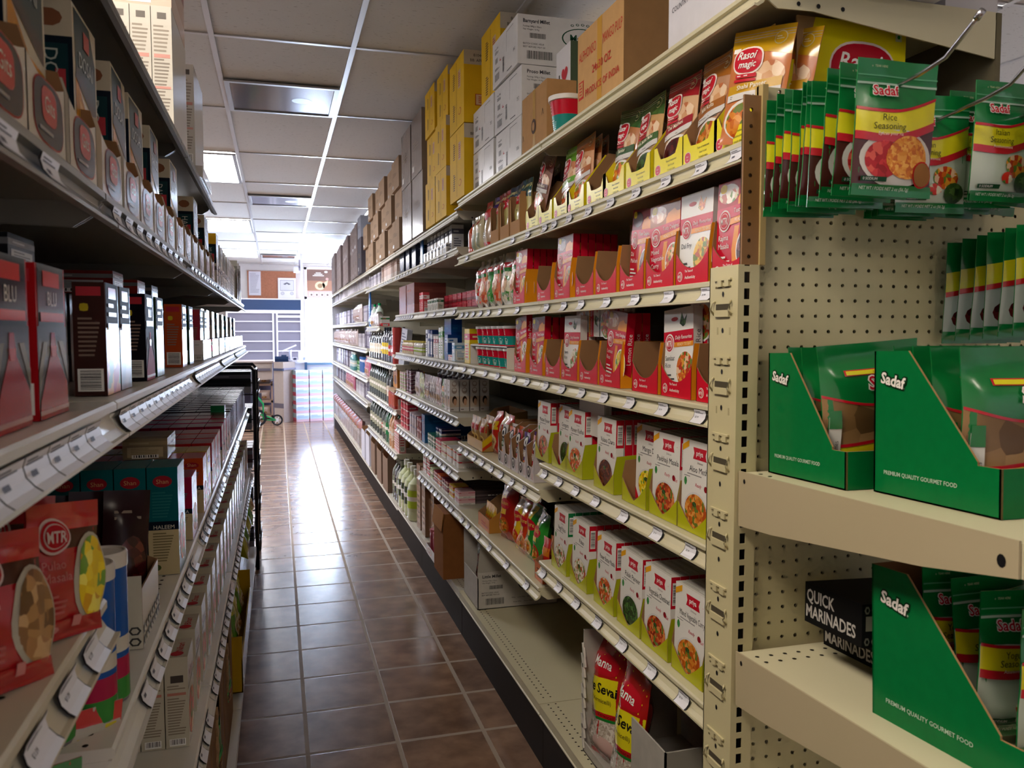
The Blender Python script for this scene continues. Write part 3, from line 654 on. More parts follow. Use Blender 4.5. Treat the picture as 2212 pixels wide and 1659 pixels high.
def priya_box(name, fd, side='c4182c', w=.131, h=.189, d=.022):
    mb = MB(); wh = m('e9e7e2', .35, coat=.3); sd = m(side, .4); mb.box(-w/2, 0, 0, w/2, d, h, wh, top=m('d6d4cc', .4)); f = cframes(w, d, h); F = f['F']
    F.strip(mb, .0, .22, lambda u: .86 + u * .30, lambda u: min(1, .93 + u * .30), m('e8a820', .4), 1, n=4)
    F.poly(mb, [(.36,.80),(.80,.80),(.76,.865),(.80,.93),(.36,.93),(.40,.865)], RED, 1); F.text(mb, 'priya', .58, .845, .0105, WHITE, 2, maxw=.042, off=.02); F.text(mb, '~', .90, .86, .006, RED, 2)
    F.text(mb, 'Delicious', .60, .755, .0045, m('7a6a6a', .5), 1, shear=.4); F.text(mb, name, .56, .655, .0125, m('26242c', .5), 1, maxw=w*.80)
    F.lines(mb, .18, .95, .61, .635, 1, m('8a8a8a', .5), 1); F.ell(mb, .13, .53, .05, .05, m('3e8a4a', .5), 1, 10, sq=1.2); F.lines(mb, .08, .4, .585, .6, 1, m('55555c', .5), 1)
    F.text(mb, 'Ready', .46, .50, .0075, m('c0304c', .5), 1, al='l', shear=.3, off=.004); F.ell(mb, .80, .505, .055, .035, m('8c1c24', .5), 1, 12); F.text(mb, 'Eat', .84, .47, .0075, m('c0304c', .5), 2, al='l', shear=.3)
    F.strip(mb, .0, .16, .0, lambda u: .16 - u * .9, sd, 1, n=6)
    bowl(F, mb, .50, .225, .36, .19, FOODS[fd], rim='dcdad8', L=2, sc=130, rimw=.12); F.ell(mb, .46, .30, .07, .03, food(FOODS['green'], 200), 4, 8)
    r = f['Rt']; r.strip(mb, 0, 1, .62, 1, sd, 1); r.bars(mb, .16, .84, .66, .93, 2, 14, hor=True); r.text(mb, 'priya', .62, .30, .006, sd, 1, rot=PI/2)
    f['T'].lines(mb, .1, .9, .3, .7, 2, m('a8a49c', .5), 1)
    return mb.build('ready_meal_box')
def plain_box(w, h, d, face, name='ready_meal_box', top='cfccc4', side=None):
    mb = MB(); mb.box(-w/2, 0, 0, w/2, d, h, m(face, .35, coat=.3), top=m(top, .4), right=m(side, .4) if side else m(face, .35, coat=.3))
    f = cframes(w, d, h); f['Rt'].bars(mb, .16, .84, .66, .93, 2, 14, hor=True); f['T'].lines(mb, .1, .9, .3, .7, 2, m('a8a49c', .5), 1)
    return mb.build(name)
# ---- pouches
def pouch(w, h, t, body, hdr=.11, seal=.035, back=None, nu=14, nv=18, wr=.0012, base=False, seed=1, gusset=None, stand=False):
    rr = random.Random(seed); ph = [rr.uniform(0, 6.28) for _ in range(6)]
    def blg(u, v):
        a, c = min(max(u / w, 0), 1), min(max(v / h, 0), 1)
        e = max(0, min(1, (1 - hdr - c) / .22)) if 1 - hdr > c else 0
        s_ = max(0, min(1, (c - seal) / .16)) if not stand else 1
        q = math.sin(PI * a) ** .55 if 0 < a < 1 else 0
        k = (1 - (1 - e) ** 2) * (1 - (1 - s_) ** 2) * q
        wv = wr * (math.sin(a * 9 + ph[0] + c * 5) + math.sin(c * 13 + ph[1]) * .8 + math.sin(a * 21 + c * 17 + ph[2]) * .4)
        bend = .0015 * math.sin(a * 5 + ph[3]) * (c ** 2) * (1 if hdr else 0)
        return t / 2 * k, wv * (.4 + .6 * k) + bend
    def edge(u, v): return (u - w / 2) * (1 - .035 * math.sin(PI * min(max(v / h, 0), 1)) * (t / .03))
    def at(u, v, L): 
        g, wv = blg(u, v); return Vector((edge(u, v), -g - wv - .0007 * L - .0006, v))
    def atb(u, v, L):
        g, wv = blg(u, v); return Vector((edge(u, v), g - wv + .0006, v))
    mb = MB(); 
    for fn, flip in ((at, 0), (atb, 1)):
        vs = []; fs = []
        for i in range(nu + 1):
            for j in range(nv + 1): vs.append(fn(w * i / nu, h * j / nv, 0))
        for i in range(nu):
            for j in range(nv):
                q = i * (nv + 1) + j; f = (q, q + nv + 1, q + nv + 2, q + 1); fs.append(f[::-1] if flip else f)
        mb.raw(vs, fs, body if not flip else (back or body), True)
    rim = []
    for (pu, pv) in [(0, j / nv) for j in range(nv + 1)]: rim.append((pu * w, pv * h))
    for side_ in (0, 1):
        for j in range(nv):
            a, c = (side_ * w, h * j / nv), (side_ * w, h * (j + 1) / nv); mb.face([at(*a, 0), at(*c, 0), atb(*c, 0), atb(*a, 0)], body)
    for vv in (0, h):
        for i in range(nu):
            a, c = (w * i / nu, vv), (w * (i + 1) / nu, vv); mb.face([at(*a, 0), at(*c, 0), atb(*c, 0), atb(*a, 0)], body)
    F = Fr(at, w, h, nu, nv)
    return mb, F
FILM = dict(rough=.16, coat=.7)
def film(h): return m(h, .22, coat=.8)
def rasoi_logo(F, mb, u, v, r, L=3):
    q = F.w / F.h; F.ell(mb, u, v, r * 1.1, r * q * .82, m('f4e8e0', .3), L, 22, sq=.8); F.ell(mb, u, v, r, r * q * .72, film('c8102c'), L + 1, 22, sq=.8)
    F.text(mb, 'Rasoi', u - r*.05, v + r*q*.08, r * F.w * .46, WHITE, L + 2, maxw=r*F.w*1.35, shear=.25, off=.015); F.text(mb, 'magic', u + r*.05, v - r*q*.42, r * F.w * .38, WHITE, L + 2, maxw=r*F.w*1.4, shear=.25, off=.015)
    F.strip(mb, u - r*.75, u + r*.75, v - r*q*1.0, v - r*q*.78, film('c8102c'), L + 1, n=3); F.lines(mb, u - r*.6, u + r*.6, v - r*q*.95, v - r*q*.83, 1, WHITE, L + 2)
def rasoi_pouch(name, hd, bd, fd, seed, logo=True, w=.128, h=.205):
    mb, F = pouch(w, h, .020, film(bd), seed=seed)
    F.strip(mb, 0, 1, lambda u: .84 - .10 * u, 1, film(hd), 1, n=10)
    for k in range(3): F.strip(mb, .0, 1, .955 - k*.022, .960 - k*.022, m('e8e0c8', .2, .6), 2, n=6)
    F.ell(mb, .80, .89, .10, .06, m('c9b98a', .3), 2, 14); F.ell(mb, .80, .89, .088, .052, film(hd), 3, 14); F.lines(mb, .74, .86, .87, .91, 2, m('d9c99a', .4), 4)
    F.strip(mb, .05, .17, .80, .84, WHITE, 3, n=1)
    F.ell(mb, .5, .20, .46, .19, m('e8e4dc', .3), 1, 24); F.ell(mb, .5, .19, .42, .17, food(FOODS[fd], 90, .25), 2, 24)
    F.ell(mb, .72, .58, .24, .12, food(FOODS['cream'], 50, .3), 1, 16)
    rasoi_logo(F, mb, .34, .72, .24)
    F.strip(mb, .14, .52, .535, .56, film('c8102c'), 4, n=3)
    F.strip(mb, .06, .94, lambda u: .42 + .06 * u, lambda u: .50 + .06 * u, film(hd), 3, n=8); F.text(mb, name, .48, .475, .0085, m('f0e8d0', .4), 5, maxw=w*.68, rot=.10, off=.01)
    F.strip(mb, .06, .94, lambda u: .36 + .06 * u, lambda u: .42 + .06 * u, m('d9d6d2', .3), 3, n=8); F.lines(mb, .12, .8, .385, .42, 2, m('8a8680', .5), 4)
    return mb.build('spice_mix_pouch')
def rasoi_tray(w=.138, d=.14, hs=.15):
    f_ = lambda u: .068 if (u < .14 or u > .86) else .068 - .030 * min(1, (1 - abs(2*u-1) - .28) * 6) * (.75 + .25 * math.sin(u * PI))
    mb, F = tray(w, d, hs, .068, f_, m(YEL, .4), m('d8c818', .45), hb=hs * .96, slope=True)
    q = flat((-w/2, 0, 0), (1,0,0), (0,0,1), w, .068); q.ell(mb, .16, .26, .095, .17, m('f4e8e0', .4), 1, 14, sq=.8); q.ell(mb, .16, .26, .085, .15, RED, 2, 14, sq=.8); q.text(mb, 'Rasoi', .16, .27, .003, WHITE, 3, shear=.2); q.text(mb, 'magic', .16, .18, .0028, WHITE, 3, shear=.2)
    for i, s_ in enumerate(('Taste of restaurant', 'food in just', '3 simple steps')): q.text(mb, s_, .62, .40 - i * .14, .0044, m('3a3a20', .5), 1, maxw=.062, shear=.2, off=.004)
    return mb.build('display_tray')
def sadaf_text(F, mb, u, v, hh, L=4, col='c4122b', ol='f2eee8', blk=False, maxw=None, rot=0):
    if blk: F.text(mb, 'Sadaf', u, v, hh, m('14321e', .5), L, off=.13, maxw=maxw * 1.22 if maxw else None, rot=rot)
    F.text(mb, 'Sadaf', u, v, hh, m(ol, .4), L + 1, off=.075 if not blk else .03, maxw=maxw * 1.1 if maxw else None, rot=rot)
    if not blk: F.text(mb, 'Sadaf', u, v, hh, m(col, .35), L + 2, off=.012, maxw=maxw, rot=rot)
def sadaf_packet(kind, seed, w=.123, h=.176, t=.016):
    g = film('0b7a38'); mb, F = pouch(w, h, t, g, hdr=.17, seal=.05, seed=seed, wr=.0014)
    F.strip(mb, .0, 1, .875, .885, m('5aa878', .2), 2, n=8)
    F.text(mb, 'x  TEAR HERE', .16, .94, .0028, m('c8d8a8', .4), 1, al='l')
    F.strip(mb, 0, 1, .815, .832, m('a8c8b4', .15, coat=1), 2, n=10); F.strip(mb, 0, 1, .836, .842, m('2c8a50', .2), 2, n=10)
    rw = lambda u: .63 + .07 * u - .05 * math.sin(u * PI * 1.0) + .06 * max(0, u - .5)
    yel = film('e6dc1c'); rd = film('c8142a')
    if kind == 'rice': F.strip(mb, 0, 1, .06, .64, film('4a1618'), 1, n=10)
    else: F.strip(mb, 0, 1, .06, .64, film('c6d2c2'), 1, n=10)
    F.strip(mb, 0, 1, lambda u: rw(u) - .16, rw, yel, 2, n=12); F.strip(mb, 0, 1, rw, lambda u: rw(u) + .022, rd, 3, n=12); F.strip(mb, 0, 1, lambda u: rw(u) - .215, lambda u: rw(u) - .155, rd, 3, n=12)
    sadaf_text(F, mb, .32, .735, .0125, 4, maxw=.045)
    a, c = ('Rice', 'Seasoning') if kind == 'rice' else ('Italian', 'Seasoning') if kind == 'italian' else ('Yogurt', 'Seasoning')
    F.text(mb, a, .36, .548, .0085, m('2c2c1c', .5), 6, maxw=.03); F.text(mb, c, .38, .487, .0085, m('2c2c1c', .5), 4, maxw=.046)
    F.text(mb, 'Epices pour riz' if kind == 'rice' else 'Assaisonnement', .40, .445, .0042, m('f2d8c8', .4), 4)
    if kind == 'rice':
        F.ell(mb, .52, .28, .46, .21, m('dcd8d0', .3), 2, 28); F.ell(mb, .34, .27, .22, .14, food(FOODS['beet'], 110, .3), 3, 20); F.ell(mb, .64, .29, .26, .16, food(FOODS['saffron'], 230, .4), 4, 20)
        F.ell(mb, .84, .17, .135, .10, m('c02020', .3), 5, 18); F.ell(mb, .84, .17, .12, .088, m('9a6a3c', .6), 6, 18)
    else:
        F.ell(mb, .66, .30, .20, .10, food(FOODS['mix'], 120, .3), 2, 16); F.ell(mb, .80, .17, .16, .09, food(FOODS['green'], 120, .3), 3, 16); F.ell(mb, .5, .20, .10, .05, food(['d83020','e8dcc0','d83020','4a7a30'], 120, .3), 3, 14)
    F.strip(mb, .08, .40, .105, .14, m('1c4a2c', .4), 5, n=4); F.text(mb, '0 SODIUM', .10, .112, .0034, WHITE, 6, al='l')
    F.strip(mb, 0, 1, .0, .085, g, 4, n=10); F.text(mb, 'NET WT / POIDS NET 2 oz (56.7g)', .08, .045, .0040, m('d0e8d4', .4), 5, al='l', maxw=.076, off=.01)
    o = mb.build('seasoning_packet'); return o
def sadaf_carton(w, d, h, slope=(.34, .86, .30)):
    """w across the front (x), d front to back; left side is the big printed one"""
    g = m('087038', .5, noise=.04, scale=60); mb = MB(); th = .003; hf = h * slope[2]
    P = [(0, 0), (d, 0), (d, h), (d * (1 - slope[0]), h), (d * .16, hf * 1.0 + .004), (d*.16, hf), (0, hf)]
    for s in (-1, 1):
        xo, xi = s * w/2, s * (w/2 - th); a = [(xo, y, z) for y, z in P]; c = [(xi, y, z) for y, z in P]
        mb.face(a if s > 0 else a[::-1], g); mb.face(c[::-1] if s > 0 else c, BROWNIN)
        for i in range(len(P)):
            j = (i + 1) % len(P); mb.face([a[i], a[j], c[j], c[i]], m('a08058', .8))
    mb.box(-w/2, 0, 0, w/2, th, hf, g, back=BROWNIN, top=m('a08058', .8)); mb.box(-w/2, d - th, 0, w/2, d, h, g, front=BROWNIN, top=m('a08058', .8)); mb.box(-w/2, th, 0, w/2, d - th, .002, BROWNIN)
    L = flat((-w/2 - .0006, d, 0), (0,-1,0), (0,0,1), d, h)
    sadaf_text(L, mb, .17, .76, h * .075, 1, col='f0f0ea', blk=True, maxw=d * .20, rot=-.18)
    L.ell(mb, .27, .745, .006, .006 * d / h, m('9ac0a4', .5), 1, 10)
    L.text(mb, 'PREMIUM QUALITY GOURMET FOOD', .40, .14, h * .028, m('bcd8c4', .5), 1, maxw=d * .60, off=.01)
    return mb.build('display_carton')
def lime_bag(seed, w=.178, h=.188, t=.045):
    g = film('0b7a38'); mb, F = pouch(w, h, t, g, hdr=.13, seal=.03, seed=seed, wr=.0022, nu=16)
    lo = lambda u: .60 - .09 * math.sin(u * PI)
    F.strip(mb, .0, 1, .16, lo, food(FOODS['limes'], 33, .3), 1, n=12); F.strip(mb, 0, 1, lo, lambda u: lo(u) + .02, film('c8142a'), 2, n=12)
    F.strip(mb, 0, 1, .0, lambda u: .20 + .06 * u, film('e6dc1c'), 2, n=12); F.strip(mb, 0, 1, lambda u: .20 + .06 * u, lambda u: .225 + .06 * u, film('c8142a'), 3, n=12)
    F.strip(mb, .2, 1, .755, .80, film('c8142a'), 2, n=6); F.strip(mb, .215, .99, .762, .793, film('e6dc1c'), 3, n=6); F.text(mb, 'RESEALABLE ZIPPERED BAG', .6, .770, .003, m('7c5a10', .5), 4, maxw=.07)
    sadaf_text(F, mb, .55, .645, .019, 4, maxw=.085)
    F.strip(mb, .03, .12, .0, .45, m('e4e4dc', .3), 4, n=2); F.strip(mb, .03, .12, .36, .50, film('0b7a38'), 5, n=2); F.text(mb, 'Dried Limes', .095, .06, .0055, m('2a2a2a', .5), 6, al='l', rot=PI/2)
    F.text(mb, 'Citrons Verts', .50, .12, .0065, m('2a3a1a', .5), 4, maxw=.06); F.text(mb, 'Dried Limes', .52, .05, .0095, m('1c2c14', .5), 4, maxw=.075, off=.02)
    return mb.build('dried_lime_bag')
# ---- cartons
def carton(w, d, h, body, name='carton', tape=None, body_top=None, flap=None):
    mb = MB(); bm = body if not isinstance(body, str) else m(body, .7, noise=.06, scale=9)
    mb.box(-w/2, 0, 0, w/2, d, h, bm); f = cframes(w, d, h, e=.0006)
    if tape:
        f['F'].strip(mb, .46, .56, 0, 1, m(tape, .35), 1, n=1); f['T'].strip(mb, .46, .56, 0, 1, m(tape, .35), 1, n=1)
    dk = m('6b5236', .8)
    return mb, f
def manna(nm, num):
    mb, f = carton(.345, .33, .172, m('d9d8d6', .42, coat=.25, noise=.03)); k = m('3a3a40', .6); Rt = f['Rt']; F = f['F']
    Rt.text(mb, nm, .06, .84, .0125, k, 1, al='l', maxw=.10, off=.02); Rt.text(mb, 'Packing: 500g x 20pcs', .06, .75, .0055, k, 1, al='l'); Rt.text(mb, 'Net Weight: 10 Kg', .06, .69, .0055, k, 1, al='l')
    Rt.bars(mb, .12, .33, .50, .64, 1, 22, bg=False); Rt.text(mb, 'BATCH CODE: HSU0', .06, .40, .006, k, 1, al='l'); Rt.text(mb, 'BEST BEFORE: MAY-20', .06, .335, .006, k, 1, al='l'); Rt.bars(mb, .08, .42, .06, .29, 1, 26, bg=False)
    gr = m('1f4a34', .5); Rt.ell(mb, .74, .60, .24, .22, gr, 1, 28); Rt.ell(mb, .74, .60, .225, .20, m('d9d8d6', .42), 2, 28); Rt.text(mb, 'Manna', .74, .53, .026, gr, 3, maxw=.13, off=.02)
    for i in range(5): Rt.ell(mb, .62 + i*.06, .87 + .03*math.sin(i*PI/4), .02, .025, gr, 1, 10); Rt.ell(mb, .62 + i*.06, .87 + .03*math.sin(i*PI/4), .012, .014, m('d9d8d6', .42), 2, 10)
    Rt.text(mb, 'Quality First', .60, .33, .006, k, 1, shear=.3); Rt.text(mb, 'Millet', .52, .22, .007, k, 1, al='l'); 
    for q in ((.70,.21),(.52,.10)): Rt.strip(mb, q[0], q[0] + .035, q[1], q[1] + .06, k, 1, n=1); Rt.strip(mb, q[0] + .005, q[0] + .03, q[1] + .008, q[1] + .052, m('d9d8d6', .42), 2, n=1)
    Rt.text(mb, 'Kodo', .575, .10, .007, k, 1, al='l')
    F.text(mb, nm, .10, .80, .008, k, 1, al='l', maxw=.05); F.lines(mb, .10, .26, .70, .77, 3, k, 1); F.bars(mb, .11, .24, .46, .62, 1, 12, bg=False); F.lines(mb, .10, .30, .34, .40, 2, k, 1); F.bars(mb, .09, .31, .06, .28, 1, 16, bg=False)
    F.text(mb, 'F', .36, .5, .02, m('c8303c', .5), 1, rot=PI/2); F.bars(mb, .42, .50, .12, .5, 1, 16, bg=False, hor=True); F.strip(mb, .58, .84, .905, .915, k, 1, n=1); F.strip(mb, .58, .585, .5, .91, k, 1, n=1)
    F.text(mb, num, .88, .33, .013, k, 2); F.lines(mb, .6, .9, .06, .10, 1, k, 1)
    return mb.build('millet_carton')
def yellow_carton(w, d, h, near=True):
    mb, f = carton(w, d, h, m('d8ac1c', .6, noise=.05, scale=12)); f['Rt'].strip(mb, 0, 1, .80, 1, m('b8ac98', .6), 1, n=1)
    k = m('33302c', .6); Rt = f['Rt']; F = f['F']; o = m('b0541c', .6)
    Rt.text(mb, '81040455NA', .12, .91, .012, k, 2, al='l'); Rt.text(mb, 'BB: APR.09. 2019   (0105)', .08, .84, .012, k, 2, al='l', maxw=d*.8)
    Rt.strip(mb, .14, .46, .24, .40, o, 1, n=1); Rt.strip(mb, .15, .45, .25, .39, m('c8a888', .6), 2, n=1); Rt.lines(mb, .18, .42, .27, .37, 4, o, 3)
    Rt.text(mb, 'PRODUCT OF INDIA', .14, .08, .011, o, 1, al='l', maxw=d*.7, off=.01); Rt.strip(mb, .30, .92, .46, .66, m('c8b8a0', .5), 1, n=1); Rt.bars(mb, .34, .9, .48, .65, 2, 18, bg=False)
    F.ell(mb, .72, .22, .10, .05, o, 1, 14); F.ell(mb, .72, .22, .08, .04, m('d8ac1c', .6), 2, 14)
    F.text(mb, 'CHINGS', .30, .20, w*.13, k, 1, al='l', rot=PI/2, maxw=h*.28) if 0 else F.lines(mb, .25, .40, .15, .40, 8, k, 1)
    F.lines(mb, .25, .40, .6, .85, 8, k, 1); F.strip(mb, .62, .78, .55, .80, m('c8a888', .6), 1, n=1); F.lines(mb, .64, .76, .57, .78, 7, o, 2)
    F.strip(mb, .49, .51, .05, .95, m('9a7614', .6), 1, n=1)
    return mb.build('yellow_carton')
# ---- lathe things
def bottle(h, r, body, cap, lab=None, neck=.35, name='bottle', labz=(.22, .55), taper=.62, liquid=None):
    mb = MB(); hn = h * (1 - .10)
    P = [(.0001, 0), (r*.92, 0), (r, h*.03), (r, h*.12), (r*.97, h*.18), (r, h*.24), (r, h*taper), (r*.86, h*(taper+.10)), (r*neck, h*(taper+.22)), (r*neck, hn)]
    mb.lathe(P, m(body, .15, coat=1), 14)
    if lab: mb.lathe([(r*1.015, h*labz[0]), (r*1.015, h*labz[1])], m(lab, .5), 14); mb.lathe([(r*1.02, h*(labz[0]*.6+labz[1]*.4)), (r*1.02, h*(labz[0]*.35+labz[1]*.65))], m('f0ece0', .5), 14)
    o = mb.build(name); c = MB(); c.lathe([(r*neck*1.12, hn - h*.01), (r*neck*1.12, h), (.0001, h)], m(cap, .4), 12); c.build('cap', o)
    return o
def jar(h, r, body, lid, lab, name='jar'):
    mb = MB(); mb.lathe([(.0001, 0), (r*.96, 0), (r, h*.04), (r, h*.84), (r*.9, h*.88)], m(body, .2, coat=.8), 18); mb.lathe([(r*1.01, h*.16), (r*1.01, h*.74)], m(lab, .45), 18)
    o = mb.build(name); c = MB(); c.lathe([(r*1.02, h*.86), (r*1.02, h), (r*.9, h*1.005), (.0001, h*1.005)], m(lid, .4), 18); c.build('lid', o); return o
def small_box(w, d, h, c1, c2, c3='efece6', name='small_box', style=0, top=None):
    """generic printed retail box with banner, picture and bar code; c1 body, c2 banner"""
    mb = MB(); q = m(c1, .35, coat=.4); mb.box(-w/2, 0, 0, w/2, d, h, q, top=m(top, .4) if top else q); f = cframes(w, d, h)
    for k in ('F', 'Rt', 'Lf'):
        A = f[k]; A.strip(mb, 0, 1, .68, .86, m(c2, .4), 1, n=1); A.lines(mb, .15, .85, .71, .83, 1, m(c3, .5), 2)
        if style == 0: A.ell(mb, .5, .36, .34, .22, m(c3, .45), 1, 14)
        elif style == 1: A.strip(mb, .1, .9, .10, .58, m(c3, .5), 1, n=1); A.lines(mb, .18, .82, .14, .55, 5, m(c2, .5), 2)
        elif style == 2: A.strip(mb, .0, 1, .0, .30, m(c3, .5), 1, n=1)
        if k != 'F': A.bars(mb, .2, .8, .05, .22, 3, 10)
    return mb.build(name)
def small_pouch(w, h, t, c1, c2, c3, name='snack_bag', seed=3):
    mb, F = pouch(w, h, t, film(c1), seed=seed, nu=8, nv=10, hdr=.08, wr=.002)
    F.strip(mb, 0, 1, .56, .76, film(c2), 1, n=6); F.lines(mb, .2, .8, .60, .72, 1, m(c3, .4), 2); F.ell(mb, .5, .28, .32, .18, m(c3, .35), 1, 12); F.ell(mb, .5, .28, .24, .12, food(FOODS['nut'], 120), 2, 12)
    return mb.build(name)
# ================================================================= RIGHT RUN: READY MEALS (first unit)
XF = .824
def rp(proto, y, z, label, cat, group=None, dx=0, yaw=0, tilt=(0, 0)): return put(proto, (XF + dx, y, z), RR + yaw, label, cat, group, tilt)
def lp(proto, y, z, label, cat, group=None, x=-.20, yaw=0, tilt=(0, 0)): return put(proto, (x, y, z), LR + yaw, label, cat, group, tilt)
ZR1, ZR2, ZR3, ZR4, ZR5, ZR6, ZB = 2.031, 1.776, 1.533, 1.293, 1.016, .698, .218
mt = mtr_tray()
# third shelf from the top (upper red row): tray centre y, box spec or None, number behind, yaw, lean
up = [(2.78, ('tasty', 'Navratan|Kurma', 'yellow', 'rice', 'Kurma', 'Navratan Kurma'), 6, 0, 0, 'farthest'), (2.50, None, 0, 0, 0, 'second from the far end, empty in front'),
      (2.325, ('tasty', 'Paneer|Makhani', 'orange', 'brown', 'Makhani', 'Paneer Makhani'), 6, 0, 0, 'third from the far end'), (2.14, None, 0, 0, 0, 'fourth from far end, empty'),
      (1.985, None, 1, 0, 0, 'fifth from far end, empty in front'), (1.825, ('tasty', 'Dal|Makhani', 'brown', 'darkred', '', 'Dal Makhani'), 2, -.1, .10, 'fourth from the post'),
      (1.675, ('tasty', 'Mixed|Vegetable|Curry', 'mix', 'cream', '', 'Mixed Vegetable Curry'), 3, .05, -.03, 'third from the post'), (1.527, ('daily', 'Dal Fry', 'yellow', 'mix', '', 'Dal Fry'), 3, 0, 0, 'second from the post'),
      (1.375, ('tasty', 'Rajma|Masala', 'darkred', 'rice', '', 'Rajma Masala'), 2, 0, 0, 'next to the post')]
lowr = [(2.765, ('tasty', 'Vegetable|Pulao', 'rice', 'darkred', 'Vegetable Pulao', 'Vegetable Pulao'), 3, 0, -.13, 'farthest'), (2.58, ('tasty', 'Jeera|Pulao', 'rice', 'brown', 'Pulao', 'second Pulao'), 3, 0, -.03, 'second from the far end'),
      (2.41, None, 1, 0, 0, 'third from far end, mostly empty'), (2.26, ('daily', 'Jeera|Rice', 'rice', 'cream', 'Rice', 'white Jeera Rice'), 3, 0, 0, 'fourth from the far end'),
      (2.105, None, 2, 0, -.06, 'fifth from the far end, half empty'), (1.955, ('tasty', 'Lemon|Rice', 'lemon', 'cream', 'Lemon Rice', 'Lemon Rice'), 3, -.05, .10, 'fourth from the post'),
      (1.745, None, 1, 0, 0, 'third from the post, empty'), (1.59, ('daily', 'Sambar|Rice', 'mix', 'green', 'Sambar Rice', 'Sambar Rice'), 4, 0, -.07, 'second from the post'), (1.43, None, 1, 0, 0, 'touching the post')]
deep = mtr_box('Tomato|Rice', 'tasty', 'rice', 'cream', 'Rice', stick=False)
for nm, z, rows in (('upper', ZR3, up), ('lower', ZR4, lowr)):
    for y, sp, nb, yaw, ln, wh in rows:
        rp(mt, y, z, f'red display tray of the {nm} red row, {wh}', 'display tray')
        if sp:
            st, name, fd, tp, spn, say = sp; bx = mtr_box(name, st, fd, tp, spn)
            rp(bx, y, z + .0025 + abs(ln) * .066, f'{"red" if st == "tasty" else "white-topped"} {say.replace("white ", "")} ready-meal box in front in the {nm} red row', 'food box', None, .006 + abs(yaw)*.1, yaw, (-.03, ln))
            for k in range(1, nb): rp(bx, y, z + .0025, f'{say} box packed behind the front one in the {nm} red row', 'food box', f'{say} boxes behind the front one, {nm} row', .012 + .0235 * k + abs(ln)*.02)
        else:
            for k in range(nb): rp(deep, y + .005, z + .0025, f'red ready-meal box set deep inside a half-empty tray of the {nm} red row', 'food box', f'boxes deep in the half-empty trays, {nm} red row', .10 + .024 * k, 0, (0, ln))
flat_b = mtr_box('Sambar|Rice', 'daily', 'mix', 'green', 'Sambar Rice')
for y, lb in ((1.50, 'Sambar Rice box lying flat above the lower red row beside the post'), (2.02, 'box lying flat above the middle of the lower red row'), (2.20, 'box lying flat above the white Jeera Rice box')):
    o = put(flat_b, (.845, y + .07, 1.515), RR, lb, 'food box'); o.rotation_euler = (Matrix.Rotation(RR, 3, 'Z') @ Euler((0, PI/2, 0)).to_matrix()).to_euler(); o.location = (.86, y + .093, 1.488)
# the two rows of white boxes
pt = priya_tray()
r5 = [(2.515, 'Mutter Paneer', 'red', 'c4182c', 0), (2.345, 'Gongura Dal', 'green', 'c4182c', .015), (2.215, 'Paneer Kadhai', 'cur', 'c4182c', 0), (1.99, 'Vulava Charu', 'brown', 'c4182c', 0), (1.80, 'Mango Dal', 'lemon', 'c4182c', .03), (1.645, 'Pavbhaji Masala', 'red', 'c4182c', 0), (1.505, 'Aloo Methi', 'orange', 'c4182c', 0), (1.36, 'Dal Tadka', 'yellow', 'c4182c', 0)]
r6 = [(2.345, 'Veg Pulao', 'rice', '1c7a44', 0), (2.175, 'Pulao', 'rice', 'c4182c', 0), (1.985, 'Paneer Butter Masala', 'cur', 'c4182c', 0), (1.825, 'Palak Paneer', 'green', 'c4182c', 0), (1.68, 'Vegetable Chettinad', 'red', 'c4182c', 0), (1.525, 'Mixed Vegetable Curry', 'orange', 'c4182c', 0), (1.375, 'Kadhi Pakora', 'yellow', 'c4182c', 0)]
for nm, z, rows in (('upper', ZR5, r5), ('lower', ZR6, r6)):
    bk = {}
    for i, (y, name, fd, sd, dx) in enumerate(rows):
        fr = priya_box(name, fd, sd); rp(fr, y, z + .003, f'white {name} ready-meal box in front on the {nm} white row', 'food box', None, .005 + dx, R.uniform(-.02, .02), (-.02, 0))
        if name not in ('Mango Dal',) : rp(pt, y, z, f'lime green notched display tray holding the {name} boxes', 'display tray')
        else: rp(pt, y, z, 'lime green display tray with a tall torn flap under the Mango Dal box', 'display tray')
        if sd not in bk: bk[sd] = plain_box(.131, .189, .022, 'e0ded8', side=sd)
        for k in range(1, 9 if z < .9 else 8): rp(bk[sd], y, z + .003, f'white box stacked in depth behind the front {name} box', 'food box', f'{name} boxes behind the front one', .008 + dx + .0232 * k)
lb = plain_box(.13, .189, .022, 'dcd9d4', side='c4182c'); o = put(lb, (.86, 2.22, 1.232), 0, 'white box lying flat on top of the upper white row', 'food box'); o.rotation_euler = (Matrix.Rotation(RR, 3, 'Z') @ Euler((0, PI/2, 0)).to_matrix()).to_euler(); o.location = (.85, 2.24, 1.207)
# spice mix pouches in yellow trays (second shelf)
ry = rasoi_tray()
rz2 = [(2.625, 'Paneer Butter Masala', '5a1c18', '8a5a44', 'cur', .35, 'brown', .02), (2.487, None, 0, 0, 0, 0, 0, 0), (2.335, 'Butter Paneer', '6ab02c', 'd89068', 'cur', 0, 'bright green', 0), (2.215, 'Kadai Paneer', 'b0602c', 'd8a078', 'cur', -.1, 'orange-brown', 0), (2.057, None, 0, 0, 0, 0, 0, 0),
       (1.94, 'Sambar', '2c5a28', 'b87848', 'cur', .12, 'dark green', .0), (1.795, 'Methi Mutter Malai', '3c6428', 'c8a068', 'green', 0, 'olive green', 0), (1.64, 'Dal Makhani', 'a01424', 'd8b088', 'darkred', 0, 'red', 0), (1.502, 'Malai Kofta', 'a86420', 'c09070', 'orange', .02, 'copper', 0), (1.375, 'Chana Masala', 'a88420', 'c8a070', 'red', 0, 'gold', 0)]
